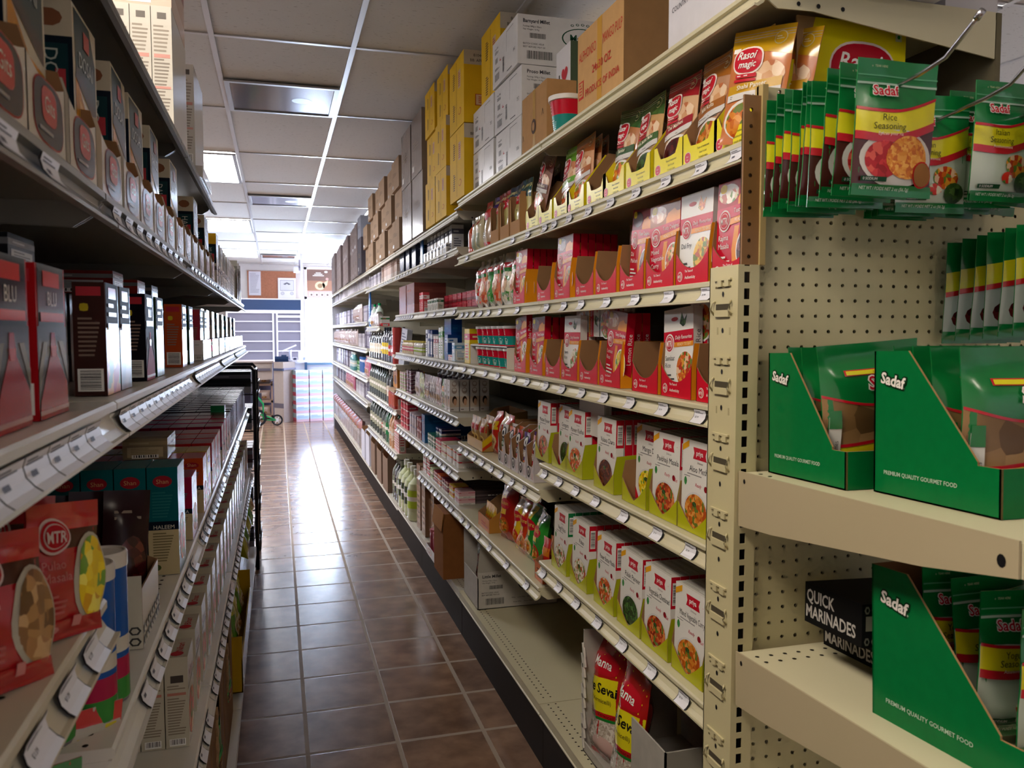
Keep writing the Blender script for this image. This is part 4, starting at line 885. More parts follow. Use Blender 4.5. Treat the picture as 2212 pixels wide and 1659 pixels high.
for i, (y, name, hd, bd, fd, ln, say, dz) in enumerate(rz2):
    wh = ['farthest one', 'second', 'third', 'fourth', 'fifth, empty', 'sixth', 'seventh', 'eighth', 'ninth', 'tenth, by the post'][i]
    rp(ry, y, ZR2, f'yellow display tray of spice mixes, {wh.replace(", empty", "")} from the far end', 'display tray')
    if name:
        pc = rasoi_pouch(name, hd, bd, fd, 20 + i)
        rp(pc, y, ZR2 + .006 + abs(ln) * .05 + dz, f'{say} {name} spice mix pouch in front in its yellow tray', 'food pouch', None, .022, R.uniform(-.05, .05), (-.10, ln))
        for k in (1, 2): rp(pc, y + .004 * k, ZR2 + .006, f'{say} {name} pouch standing behind the front one', 'food pouch', f'{name} pouches behind the front one', .026 + .026 * k, 0, (-.05, -.06 * k))
pc = rasoi_pouch('Sambar Mix', '2c5a28', 'a06a40', 'brown', 41); rp(pc, 2.00, ZR2 + .03, 'dark green pouch poking up behind the Sambar pouch', 'food pouch', None, .10, 0, (-.05, -.1))
# the tall yellow case and gold pouches seen over the pierced board
mb = MB(); w_, h_ = .235, .225; mb.box(0, 0, 0, w_, .004, h_, m('a08058', .8)); F = flat((0, 0, 0), (1,0,0), (0,0,1), w_, h_); mb2 = mb
F.poly(mb, [(0, 0), (1, 0), (1, 1), (.16, 1), (0, .35)], m('e2d410', .42), 1)
F.ell(mb, .60, .60, .31, .25, m('f0e0d8', .4), 2, 28, sq=.8); F.ell(mb, .60, .60, .295, .23, m('b8142a', .35), 3, 28, sq=.8); F.text(mb, 'Rasoi', .58, .62, .030, WHITE, 4, shear=.25, off=.012, maxw=.10); F.text(mb, 'magic', .61, .45, .026, WHITE, 4, shear=.25, off=.012, maxw=.105)
F.strip(mb, .36, .84, .27, .35, m('b8142a', .35), 3, n=1); F.text(mb, 'INDIAN MEAL MIXES', .6, .285, .009, WHITE, 4, maxw=.09); F.strip(mb, .90, .96, .88, .95, m('c8d0a0', .5), 2, n=1); F.ell(mb, .93, .915, .014, .016, m('1c7a30', .5), 3, 10)
mb.box(w_ - .004, 0, 0, w_, .09, h_, m('8a6a48', .8)); o = mb.build('yellow_case_front'); o.location = (.905, 1.30, ZR2); tag(o, 'large yellow card case front with a red oval logo, seen above the pierced board', 'display case')
for y, x, nm, ln in ((1.345, .838, 'gold Shahi Paneer spice pouch leaning beside the brown board strip', .12), (1.345, .885, 'second gold pouch half hidden behind the first one', .16)):
    pc = rasoi_pouch('Shahi Paneer', 'c89a10', 'c8763c', 'orange', 50 + int(x*100)); put(pc, (x, y, ZR2 + .004), RR + .42, nm, 'food pouch', None, (-.06, ln))
# top shelf: cartons
ms = [manna('Barnyard Millet', '841'), manna('Proso Millet', '757'), manna('Browntop Millet', '1006')]
for k, (z, nm) in enumerate(((ZR1 + .352, 'Barnyard Millet carton, topmost of the white stack'), (ZR1 + .176, 'Proso Millet carton in the middle of the white stack'), (ZR1, 'white millet carton at the bottom of the stack behind the small brown carton'))):
    put(ms[k], (.845 - .01 * (k == 0), 3.005 - .006 * k, z), RR + (.02 if k == 1 else 0), nm, 'carton')
for y, z, nm in ((3.355, ZR1 + .176, 'white millet carton left of the Proso Millet carton'), (3.36, ZR1, 'white millet carton at the bottom of the stack, farther one')): put(ms[1 if z > 2.1 else 2], (.84, y, z), RR, nm, 'carton')
mb, f = carton(.315, .30, .222, m('c49a66', .75, noise=.05), tape='c8963c'); F = f['F']; rd = m('c0382c', .6)
F.text(mb, 'ALPHONSO', .035, .66, .026, rd, 1, al='l', maxw=.125); F.text(mb, 'MANGO PULP', .58, .66, .026, rd, 1, al='l', maxw=.125); F.text(mb, '24x30 OZ.', .56, .42, .021, rd, 2, maxw=.17, off=.008); F.text(mb, 'PRODUCE OF INDIA', .56, .20, .018, rd, 2, maxw=.23, off=.008)
F.strip(mb, .03, .15, .20, .42, rd, 1, n=1); F.strip(mb, .045, .135, .23, .40, m('c49a66', .75), 2, n=1); F.lines(mb, .06, .12, .24, .39, 4, rd, 3); f['Rt'].strip(mb, 0, 1, 0, 1, m('8a6844', .85, noise=.05), 1, n=1)
put(mb.build('mango_pulp_carton'), (.822, 2.035, ZR1), RR, 'tan carton printed Alphonso Mango Pulp in red on the top shelf', 'carton')
mb, f = carton(.27, .10, .205, m('b08658', .75, noise=.06), tape='b8904c'); F = f['F']; k = m('4a3424', .6)
F.ell(mb, .5, .42, .09, .12, k, 3, 14); F.ell(mb, .5, .42, .05, .07, m('b08658', .7), 4, 14); F.text(mb, '>', .9, .55, .03, k, 1, rot=PI/2); F.text(mb, '>', .1, .35, .03, k, 1, rot=PI/2); F.text(mb, 'FTIS', .5, .05, .012, m('e0c060', .5), 4)
put(mb.build('small_brown_carton'), (.835, 2.64, ZR1), RR, 'small taped brown carton with arrows beside the noodle cup', 'carton')
def cup(h, rt_, rb, name='noodle_cup'):
    mb = MB(); mb.lathe([(.0001, 0), (rb, 0), (rb, .004), (rb + (rt_-rb)*.5, h*.5), (rb + (rt_-rb)*.88, h*.88)], m('c4142c', .3, coat=.4), 24, mats=[m('c4142c', .3)]*2 + [m('1e8a82', .3, coat=.4), m('c4142c', .3, coat=.4)])
    def at(u, v, L): a = -PI/2 + (u - .5) * 2.4; r_ = rb + (rt_-rb) * v / h + .0006 * L; return (r_ * math.cos(a), r_ * math.sin(a), v)
    F = Fr(at, 1, h, 10, 6); F.ell(mb, .36, .26, .10, .17, m('e8d8a0', .4), 1, 14); F.ell(mb, .36, .26, .075, .13, food(FOODS['rice'], 150), 2, 14); F.lines(mb, .55, .8, .1, .4, 6, m('d8f0ec', .5), 1)
    F.ell(mb, .15, .55, .12, .2, WHITE, 1, 16); F.text(mb, 'MTR', .15, .50, .012, RED, 2) if 0 else None; F.lines(mb, .5, .62, .55, .84, 4, m('e8b0b0', .5), 1)
    o = mb.build(name); c = MB(); c.lathe([(rt_*.97, h*.86), (rt_*1.06, h*.87), (rt_*1.07, h*.985), (rt_*.96, h), (.0001, h*.99)], WHT, 28); c.build('lid', o, 'white plastic lid'); return o
put(cup(.118, .054, .039), (.865, 2.40, ZR1), RR - .3, 'red and teal instant noodle cup with white lid on the top shelf', 'noodle cup')
mb = MB(); mb.box(-.07, 0, 0, .07, .002, .36, m('e8e6e8', .5)); F = flat((-.07, 0, 0), (1,0,0), (0,0,1), .14, .36)
k = m('1c1c1c', .6)
def heart(F, u, v, r, mt, L=2): 
    q = F.w / F.h; F.poly(mb, [(u + r*.062*16*math.sin(t)**3, v + q*r*.062*(13*math.cos(t)-5*math.cos(2*t)-2*math.cos(3*t)-math.cos(4*t))) for t in [2*PI*i/24 for i in range(24)]][::-1], mt, L)
F.text(mb, 'I', .22, .66, .040, k, 1, off=.04); heart(F, .60, .74, .22, RED); F.text(mb, 'Desi', .45, .50, .036, k, 1, maxw=.095); F.text(mb, 'Chinese', .45, .40, .022, k, 1, maxw=.09)
F.text(mb, 'I', .55, .10, .026, k, 1); heart(F, .78, .15, .12, RED)
F.strip(mb, .0, .0, 0, 0, k); F2 = flat((.0725, .0, 0), (0,1,0), (0,0,1), .06, .36)
mb.box(.07, 0, 0, .072, .06, .36, m('4a5a44', .5)); F2.ell(mb, .5, .25, .3, .12, RED, 4, 14)
put(mb.build('standing_card'), (.945, 2.66, ZR1), RR, 'white card reading I love Desi Chinese standing behind the small brown carton', 'sign card')
mb, f = carton(.42, .34, .30, m('d8d6dc', .35, coat=.5, noise=.03)); F = f['F']; F.text(mb, 'COUNTRY OF ORIGIN - INDIA', .04, .26, .011, m('4a4650', .6), 1, al='l', maxw=.20); F.ell(mb, .66, .48, .09, .16, m('b02038', .5), 1, 18); F.ell(mb, .66, .48, .07, .135, m('d8d6dc', .4), 2, 18); F.text(mb, 'E', .66, .40, .03, m('b02038', .5), 3)
put(mb.build('wrapped_carton'), (.82, 1.425, ZR1), RR, 'white shrink-wrapped carton at the near end of the top shelf', 'carton')
mb, f = carton(.30, .12, .26, m('c8c6ca', .4, coat=.4)); put(mb.build('wrapped_carton'), (1.19, 1.41, ZR1), RR, 'pale wrapped carton on the high shelf at the upper right corner', 'carton')
yc = yellow_carton(.30, .36, .31); yn = 0
for x, y, z, say in ((.852, 3.28, 2.362, 'with a printed date, standing high behind the Barnyard Millet carton'), (.80, 3.69, 2.034, 'at the bottom, farther left of the white cartons'), (.80, 3.69, 2.348, 'on top, farther left of the white cartons'), (.852, 3.585, 2.348, '') )[:3]:
    put(yc, (x, y, z), RR, 'yellow carton ' + say, 'carton')
y2 = yellow_carton(.27, .30, .235)
for k, (x, y, z, say) in enumerate(((.79, 4.02, 1.992, 'bottom of the near yellow stack over the third unit'), (.79, 4.02, 2.229, 'middle of the near yellow stack over the third unit'), (.80, 4.02, 2.466, 'top of the near yellow stack over the third unit'),
      (.79, 4.31, 1.992, 'bottom of the far yellow stack over the third unit'), (.80, 4.31, 2.229, 'middle of the far yellow stack over the third unit'), (.79, 4.31, 2.466, 'top of the far yellow stack over the third unit'))):
    put(y2, (x, y, z), RR, 'bright yellow carton at the ' + say, 'carton')
def brown_c(w, d, h, col, lab=None, wrap=False):
    mb, f = carton(w, d, h, m(col, .3 if wrap else .75, coat=.8 if wrap else 0, noise=.12, scale=8, bump=.6 if wrap else 0))
    if lab: f['Rt'].strip(mb, .1, .9, .5, .95, m('cfcac0', .5), 1, n=1); f['Rt'].lines(mb, .15, .85, .53, .92, 6, m('55504c', .5), 2)
    f['F'].lines(mb, .2, .7, .45, .6, 3, m('6a5844', .6), 1); f['F'].strip(mb, .1, .28, .1, .2, m('cfcac4', .5), 1, n=1)
    return mb.build('brown_carton')
gw = brown_c(.36, .34, .34, '7d7168', True, True)
for (y, z, s) in ((4.72, 1.992, 'lower'), (4.74, 2.336, 'upper')): put(gw, (.79, y, z), RR, f'shrink-wrapped brown carton with a packing slip, {s} one beside the yellow stack', 'carton')
for (y, z, s) in ((5.12, 1.992, 'lower'), (5.14, 2.336, 'upper')): put(gw, (.79, y, z), RR, f'shrink-wrapped grey-brown carton, {s} one in the glossy stack farther back', 'carton')
bc = brown_c(.34, .30, .20, '9a826a'); n_ = 0
for c_, (y, lv) in enumerate(((5.62, 3), (6.0, 3), (6.38, 3), (6.78, 3), (7.16, 3), (7.6, 2))):
    for k in range(lv): put(bc, (.79 + .02 * ((c_ + k) % 2), y, 1.992 + .202 * k), RR, f'plain brown carton, {["bottom", "second", "top"][k]} one in stack {["one", "two", "three", "four", "five", "six"][c_]} after the glossy wrapped cartons', 'carton')
dk = brown_c(.36, .32, .34, '4f4a52'); lgr = brown_c(.30, .28, .2, '8e93a0')
put(dk, (.78, 8.05, 1.992), RR, 'dark carton under a pale grey one on the far top shelf', 'carton'); put(lgr, (.78, 8.05, 2.336), RR, 'pale grey carton on top of the dark carton', 'carton')
b3 = brown_c(.26, .26, .26, '877a78')
for c_ in range(12):
    y = 8.42 + .36 * c_
    for k in range(2 + (c_ % 3 != 1) * 0): put(b3, (.78 + .03 * ((c_ * 7) % 3) / 3, y, 1.992 + .262 * k), RR, f'small greyish carton in the {["lower", "upper"][k]} layer on the far end of the top shelf', 'carton', f'greyish cartons of the {["lower", "upper"][k]} layer, far top shelf')
# ================================================================= RIGHT RUN, second unit
def many(proto, ys, z, lab, cat, grp, rows=1, dr=.06, dx=0, yaw=.0, levels=1, dl=0, jit=.03, pos=rp, **kw):
    for y in ys:
        for r_ in range(rows):
            for l_ in range(levels): pos(proto, y + R.uniform(-.002, .002), z + l_ * dl, lab, cat, grp, **({'dx': dx + r_ * dr} if pos is rp else {'x': -.20 + dx - r_ * dr}), yaw=yaw + R.uniform(-jit, jit))
def ys(a, b, n): return [a + (b - a) * (i + .5) / n for i in range(n)]
# card trays of pouches at the far end of the second shelf
def card_tray(w, d, hs, hf, col='b08458'):
    f_ = lambda u: hs * .9 if (u < .1 or u > .9) else hf
    mb, F = tray(w, d, hs, hf, f_, m(col, .75), m(col, .75), hb=hs); return mb.build('card_tray')
ct = card_tray(.125, .14, .15, .055)
for y, s in ((2.97, 'farthest of three'), (3.12 - .29, 'middle of three'), (2.97 + .145, 'left beside the purple pouch')):
    rp(ct, y, ZR2, f'brown cardboard tray of pouches on the second shelf, {s}', 'card tray')
def head_pouch(c, w=.10, h=.19, seed=1): return small_pouch(w, h, .03, 'c9bb88', c, 'd8cf9a', 'flour_mix_pouch', seed)
def hp(c, b, seed):
    mb, F = pouch(.10, .195, .034, film(b), seed=seed, nu=10, nv=12, wr=.003); F.strip(mb, 0, 1, .66, 1, film(c), 1, n=8); F.ell(mb, .5, .68, .3, .09, RED, 2, 14); F.text(mb, 'Deep', .5, .65, .012, WHITE, 3); F.strip(mb, 0, 1, 0, .14, film(c), 1, n=8); F.lines(mb, .2, .8, .25, .5, 5, m('5a5438', .5), 1); return mb.build('flour_mix_pouch')
for y, c, b, s, ln in ((2.80, '12484a', 'c9c07a', 'teal-topped cream flour pouch in the nearest card tray', .05), (2.86, '1a4458', 'c9c07a', 'blue-topped cream flour pouch in the nearest card tray', -.05), (2.98, '1a4a68', 'cfc68a', 'blue-topped pouch in the middle card tray', .05), (3.03, 'b81828', 'c9c07a', 'red-topped cream pouch in the middle card tray', -.08),
                     (3.13, '9a1420', 'c8b888', 'red-edged pouch sunk in the far card tray', 0), (3.22, '3a2470', 'b8a878', 'purple-topped tan pouch left of the card trays', .06), (3.34, 'c41c1c', 'b09068', 'red-topped tan pouch left of the purple one', .05)):
    rp(hp(c, b, int(y*100)), y, ZR2 + .004, s, 'food pouch', None, .03, 0, (-.06, ln))
for i, y in enumerate((3.43, 3.51)): 
    mb, F = pouch(.075, .16, .05, film('c8bc94'), seed=60 + i, nu=10, nv=10); F.ell(mb, .5, .8, .2, .08, m('a02c28', .5), 1, 12); F.strip(mb, .2, .8, .1, .5, m('9aa088', .4), 1, n=4); rp(mb.build('flour_bag'), y, ZR2, ['beige rounded flour bag beside the red-topped pouch', 'beige rounded flour bag beside the orange bottle'][i], 'flour bag', None, .03)
rp(bottle(.155, .027, 'c8481c', 'b8b8b0', None, .3), 3.60, ZR2, 'orange squeeze bottle at the far end of the second shelf', 'bottle', None, .035)
# third shelf, second unit: clear bags of fryums
def snack(c, seed): 
    mb, F = pouch(.105, .205, .05, m('b8b4ac', .12, coat=1), seed=seed, nu=12, nv=14, wr=.003, hdr=.09); F.strip(mb, .03, .97, .05, .72, food(c, 60, .25), 1, n=8); F.strip(mb, 0, 1, .70, .80, film('c01828'), 2, n=8); F.strip(mb, 0, 1, .63, .70, film('1c7a2c'), 2, n=8); F.ell(mb, .5, .4, .3, .16, food(FOODS['cream'], 80, .3), 3, 14); return mb.build('snack_bag')
for i, (y, c, s) in enumerate(((3.50, ['d8402c', 'e8a088', 'c8c4bc'], 'farthest, with red pieces'), (3.40, ['d8703c', 'f0b090', 'c84830'], 'second, orange speckled'), (3.29, ['3a9a3c', '2c7a2c', '58b050'], 'third, bright green stick pattern'), (3.19, ['e07850', 'f0a880', 'd05030'], 'fourth, coral pieces'), (3.05, ['e8dcc0', 'c8c0a8', '4a8a3c'], 'fifth, pale with green'), (2.93, ['e8e4d8', 'd8b8a0', '5a9a4c'], 'sixth, next to the red trays'))):
    rp(snack(c, 70 + i), y, ZR3 + .003, f'clear snack bag with red and green band, {s}', 'snack bag', None, .04, R.uniform(-.15, .15), (-.05, 0))
# fourth shelf, second unit: two-tier cups and a yellow box
ck = cup(.078, .036, .027); 
t = MB(); t.box(-.30, .0, .082, .30, .11, .086, WHT); t.box(-.30, 0, 0, -.297, .11, .086, WHT); t.box(.297, 0, 0, .30, .11, .086, WHT); rp(t.build('white_riser'), 3.235, ZR4, 'low white riser shelf between two rows of noodle cups', 'riser shelf')
CV = [('1e8a82', 'teal'), ('6a3a8a', 'purple'), ('7ab02c', 'lime green')]
for lv in (0, 1):
    for i, y in enumerate(ys(3.50, 2.97, 6)):
        rp(ck, y, ZR4 + .0865 * lv, f'small red and teal noodle cup on the {"riser" if lv else "shelf under the riser"}', 'noodle cup', f'small noodle cups, {"upper" if lv else "lower"} tier', .045, R.uniform(-.5, .5))
yb = small_box(.10, .09, .155, 'e8c81c', 'd02038', 'e8d8a0', 'noodle_box', 1, top='e8e0dc'); rp(yb, 3.60, ZR4, 'yellow and red noodle box at the far end of the fourth shelf', 'food box'); 
# fifth shelf, second unit: Ching's style display trays
def chin(c, seed):
    f_ = lambda u: .115 - .065 * min(1, (1 - abs(2*u - 1)) * 2.4)
    mb, F = tray(.088, .16, .165, .06, lambda u: max(.05, f_(u)), m('c9c2c6', .4), m('c4bcc0', .45), hb=.165, slope=True); q = flat((-.044, 0, 0), (1,0,0), (0,0,1), .088, .06)
    q.ell(mb, .27, .48, .20, .34, BLACK, 1, 18); q.ell(mb, .27, .5, .13, .22, WHITE, 2, 14); q.ell(mb, .27, .46, .07, .15, BLACK, 3, 10); q.text(mb, 'Chinese', .62, .12, .008, BLACK, 1, al='l', rot=PI/2, maxw=.04); q.text(mb, 'Desi', .80, .12, .008, RED, 1, al='l', rot=PI/2, maxw=.03); return mb.build('display_tray')
cht = chin('', 1)
for i, y in enumerate((3.02, 2.93, 2.83, 2.735, 2.64)):
    rp(cht, y, .926, f'grey and white seasoning display tray with a round black face logo, {["farthest", "second", "third", "fourth", "nearest"][i]} of five', 'display tray')
CS = [('d8d4d0', '1c7a3c', 'green and white'), ('d8642c', 'c8281c', 'orange'), ('c01c28', '3a1418', 'dark red'), ('5a3c84', 'e8e4e0', 'purple and white'), ('c8142c', 'f0e4e0', 'red and white')]
for i, (y, (a, c_, s)) in enumerate(zip((3.03, 2.925, 2.835, 2.74, 2.635), CS)):
    mb, F = pouch(.068, .15, .012, film(a), seed=80 + i, nu=8, nv=10); F.ell(mb, .5, .78, .36, .15, BLACK, 1, 16); F.ell(mb, .5, .78, .26, .11, WHITE, 2, 14); F.ell(mb, .5, .77, .1, .06, BLACK, 3, 10); F.strip(mb, 0, 1, .42, .58, film(c_), 1, n=6); F.text(mb, 'CHOW' if i == 3 else 'MATO' if i == 4 else 'MIX', .5, .46, .012, WHITE, 2); F.ell(mb, .5, .22, .3, .12, food(FOODS['cur'], 150), 1, 12)
    sp_ = mb.build('seasoning_sachet')
    rp(sp_, y, .930, f'{s} seasoning sachet standing in its grey tray', 'sachet', None, .012, 0, (-.06, .03)); rp(sp_, y - .006, .93, f'{s} seasoning sachet behind the front one', 'sachet', f'{s} sachets behind', .05, 0, (-.05, 0))
for (y, a, c_, s, lean) in ((3.17, 'c8b060', 'b01c28', 'tan chip bag with red top', .1), (3.26, 'c0281c', 'e8c020', 'crinkled red snack bag', -.1), (3.11, 'b83028', 'd8a050', 'red and gold snack bag beside the grey trays', 0)):
    rp(small_pouch(.11, .18, .05, a, c_, 'd8c088', 'snack_bag', int(y*10)), y, .926, s + ' on the fifth shelf', 'snack bag', None, .05, 0, (-.1, lean))
mb = MB(); 
for s in (-1, 1):
    P = [(0, 0), (.20, 0), (.20, .17), (.13, .16), (0, .045)]; mb.face([(s*.14, y, z) for y, z in P], m('b09050', .5)); mb.face([(s*.137, y, z) for y, z in P][::-1], BROWNIN)
mb.box(-.14, 0, 0, .14, .003, .045, m('c8a03c', .5)); mb.box(-.14, .197, 0, .14, .20, .17, BROWNIN); mb.box(-.14, 0, 0, .14, .2, .002, BROWNIN)
F = flat((.1405, 0, 0), (0,1,0), (0,0,1), .2, .17); F.poly(mb, [(.0,.1),(.0,.27),(.6,.75),(.65,.66)], m('d8b81c', .4), 1); F.poly(mb, [(.0,.02),(.0,.1),(.65,.62),(.68,.52)], m('c8401c', .4), 2)
co = mb.build('slanted_carton'); rp(co, 3.46, .926, 'slant-cut brown carton with yellow and red stripes at the far end of the fifth shelf', 'display carton')
sb = small_pouch(.09, .13, .03, 'c09a60', 'c8281c', 'e8c878', 'snack_bag', 4); many(sb, (3.40, 3.50, 3.56), .93, 'small tan snack bag inside the slant-cut carton', 'snack bag', 'snack bags in the slant-cut carton', 2, .06, .03)
for y, s in ((2.90, 'left'), (2.72, 'right')):
    mb = MB(); P = [(-.045, 0), (.045, 0), (.05, .13), (.03, .19), (0, .21), (-.03, .19), (-.05, .13)]; mb.face([(a, 0, z) for a, z in P], m('a89c78', .6)); mb.face([(a, .003, z) for a, z in P[::-1]], m('a89c78', .6)); put(mb.build('card_paddle'), (1.10, y, .93), RR, f'rounded cream cardboard paddle at the back of the fifth shelf, {s} one', 'cardboard flap')
# sixth shelf, second unit
co2 = tray(.19, .20, .12, .05, lambda u: .055, m('d87820', .5), m('b88038', .6), BROWNIN, hb=.14, slope=True)[0]; F = flat((-.095, 0, 0), (1,0,0), (0,0,1), .19, .055); F.lines(co2, .3, .9, .2, .6, 2, m('c04018', .5), 1); rp(co2.build('orange_carton'), 3.30, .606, 'orange display carton of yellow sachets on the sixth shelf', 'display carton')
ys_ = small_pouch(.06, .10, .012, 'e0a81c', 'e8c838', 'c8541c', 'sachet', 6)
for i, y in enumerate(ys(3.37, 3.24, 4)): rp(ys_, y, .61, 'yellow sachet standing in the orange display carton', 'sachet', 'yellow sachets in the orange carton', .03, 0, (-.05, .15))
for (y, a, c_, d_, s, sc) in ((3.10, 'a81c14', 'e8b818', 'c8541c', 'dark red and yellow crisps bag', 1.1), (2.93, 'e8c020', 'f0e8d0', 'd8381c', 'yellow masala crisps bag', 1.0), (2.86, 'd8401c', 'e8c020', 'e8a060', 'orange crisps bag behind the yellow one', 1.0), (2.78, '1c8a2c', 'e8d848', 'd8c080', 'green crisps bag behind the bright green one', 1.05), (2.69, '2c9a34', 'e8d020', 'c83018', 'bright green masala crisps bag nearest the edge', 1.0), (3.0, '2c1c18', '8a2018', 'a04a28', 'dark crisps bag in the back', 1.1)):
    mb, F = pouch(.125*sc, .20*sc, .055, film(a), seed=int(y*50), nu=12, nv=14, wr=.003, hdr=.08); F.strip(mb, .0, .6, .45, .95, film(c_), 1, n=6); F.ell(mb, .5, .64, .34, .1, RED, 2, 16); F.text(mb, 'Kurkure', .5, .62, .016, m('f0e070', .4), 3, maxw=.07); F.ell(mb, .5, .25, .33, .15, film(d_), 2, 14); F.ell(mb, .5, .25, .25, .11, food(FOODS['orange'], 120), 3, 12)
    rp(mb.build('crisps_bag'), y, .607, s + (' on the sixth shelf' if len(s) < 30 else ''), 'crisps bag', None, .05 if 'back' not in s else .16, R.uniform(-.3, .3), (-.12, R.uniform(-.08, .08)))
co3 = tray(.085, .16, .115, .055, lambda u: .06, m('c8641c', .5), m('b8581c', .5), BROWNIN, hb=.12, slope=True)[0]; F = flat((-.0425, 0, 0), (1,0,0), (0,0,1), .085, .055); F.lines(co3, .3, .9, .2, .8, 4, m('6a2c10', .5), 1); rp(co3.build('orange_tray'), 2.545, .606, 'narrow orange tray of red sachets at the near end of the sixth shelf', 'display tray')
rs = small_pouch(.075, .14, .012, 'c8201c', 'e08018', 'e8c050', 'sachet', 8)
for k in range(5): rp(rs, 2.545 + .004*k, .61, 'red and orange sachet in the narrow orange tray', 'sachet', 'red sachets in the narrow tray', .02 + .025 * k, 0, (-.1, .04 * (k - 2)))
# bottom deck: millet carton with raised flap, vermicelli bags in torn carton
mb = MB(); wc = m('c8c4be', .55, noise=.05); W_, D_, H_ = .27, .37, .165
mb.box(-W_/2, 0, 0, W_/2, .004, H_ * .85, wc); mb.box(W_/2 - .004, 0, 0, W_/2, D_, H_, wc); mb.box(-W_/2, 0, 0, -W_/2 + .004, D_, .30, wc); mb.box(-W_/2, D_ - .004, 0, W_/2, D_, .30, wc); mb.box(-W_/2, 0, 0, W_/2, D_, .003, wc)
mb.raw([(W_/2 - .003, 0, H_), (W_/2 - .003, D_, H_), (W_/2 - .001, D_, .34), (W_/2 - .002, 0.02, .345)], [(0, 1, 2, 3)], m('b0aca4', .6)); mb.raw([(W_/2 - .005, 0, H_), (W_/2 - .005, D_, H_), (W_/2 - .003, D_, .34), (W_/2 - .004, 0.02, .345)], [(3, 2, 1, 0)], m('b0aca4', .6))
Rt = flat((W_/2, 0, 0), (0,1,0), (0,0,1), D_, H_, .0006); k = m('2c2c32', .6)
Rt.text(mb, 'Little Millet', .06, .84, .013, k, 1, al='l', maxw=.10, off=.02); Rt.text(mb, 'Packing: 500g x 20pcs', .06, .75, .0052, k, 1, al='l'); Rt.text(mb, 'Net Weight: 10 Kg', .06, .69, .0052, k, 1, al='l'); Rt.bars(mb, .13, .32, .50, .64, 1, 20, bg=False)
Rt.text(mb, 'BATCH CODE: HSU0', .05, .42, .0058, k, 1, al='l'); Rt.text(mb, 'BEST BEFORE: MAY-20', .05, .36, .0058, k, 1, al='l'); Rt.bars(mb, .08, .34, .06, .30, 1, 24, bg=False)
Rt.ell(mb, .70, .62, .20, .22, k, 1, 26); Rt.ell(mb, .70, .62, .185, .20, wc, 2, 26); Rt.text(mb, 'Manna', .70, .56, .024, k, 3, maxw=.11, off=.02); Rt.text(mb, 'Millet    Little Millet    Barnyard Millet', .42, .24, .0055, k, 1, al='l'); Rt.text(mb, 'Kodo Millet      Proso Millet', .44, .12, .0055, k, 1, al='l')
rp(mb.build('open_millet_carton'), 3.545, ZB, 'open white Little Millet carton with a raised flap on the bottom deck', 'carton')
mb, F = pouch(.15, .25, .08, m('5a3430', .2, coat=1), seed=5, nu=12, nv=12, wr=.004, hdr=.05); F.strip(mb, 0, 1, .62, .98, film('0c5c48'), 1, n=8); F.text(mb, 'Manna', .5, .72, .02, WHITE, 2, maxw=.09); F.strip(mb, 0, 1, 0, .6, food(['6a3a34', '8a5048', '4a2420'], 70, .25), 1, n=8)
rp(mb.build('grain_bag'), 3.56, ZB + .05, 'clear grain bag with dark green top inside the open millet carton', 'grain bag', None, .08, .3, (-.05, 0))
def sev(seed):
    mb, F = pouch(.165, .34, .07, film('b81c1c'), seed=seed, nu=16, nv=20, wr=.0035, hdr=.06); F.strip(mb, 0, 1, 0, .38, food(['c8c0b4', 'b8aea0', 'd8d2c8', 'a89a8c'], 160, .25), 1, n=10)
    F.strip(mb, 0, 1, lambda u: .40 + .03*u, lambda u: .66 + .06*u, film('e8dc1c'), 2, n=10); F.strip(mb, 0, 1, lambda u: .355 + .03*u, lambda u: .40 + .03*u, film('c81c1c'), 2, n=10); F.strip(mb, 0, 1, lambda u: .335 + .03*u, lambda u: .358 + .03*u, film('1c7a2c'), 3, n=10)
    F.ell(mb, .5, .80, .42, .085, film('c81428'), 2, 20, sq=.8); F.text(mb, 'Manna', .5, .775, .024, WHITE, 3, maxw=.12, off=.015)
    for i in range(26): a, c = ((i*37) % 100)/100, .74 + ((i*53) % 24)/100; F.poly(mb, [(a-.012, c), (a, c-.008), (a+.012, c), (a, c+.010)], m('e8c820', .4), 1)
    F.text(mb, 'Rice Sevai', .5, .575, .026, m('1c1c14', .5), 3, maxw=.15, off=.02); F.text(mb, '(Rice Vermicelli)', .5, .50, .012, m('3a3a1c', .5), 3, maxw=.11); F.text(mb, 'Non-Sticky Vermicelli', .5, .385, .011, m('3c1c14', .5), 3, maxw=.14)
    F.poly(mb, [(.15,.24),(.35,.14),(.42,.20),(.2,.30)], film('0c4c3c'), 2); F.text(mb, 'TM', .3, .19, .01, WHITE, 3); F.ell(mb, .65, .14, .3, .09, m('c8a8a0', .3, coat=.6), 2, 16); F.poly(mb, [(.55,.05),(.8,.0),(.78,.10)], film('0c4c3c'), 3); return mb.build('vermicelli_bag')
for i, (y, yaw, dx, s) in enumerate(((2.085, .15, .05, 'red and yellow Rice Sevai bag, left one of two in the torn carton'), (1.91, -.05, .03, 'red and yellow Rice Sevai bag, right one of two in the torn carton'))): rp(sev(90 + i), y, ZB + .006, s, 'food bag', None, dx, yaw, (-.10, -.04 + .1 * i))
mb = MB(); gc = m('b0aca4', .6, noise=.06)
mb.box(-.26, 0, 0, -.255, .30, .36, gc); mb.box(.075, 0, 0, .26, .004, .255, gc); mb.box(.255, 0, 0, .26, .32, .255, m('9a968e', .6)); mb.box(-.26, .316, 0, .26, .32, .30, gc); mb.box(-.26, 0, 0, .26, .32, .004, gc); mb.box(-.26, 0, 0, .08, .004, .03, gc)
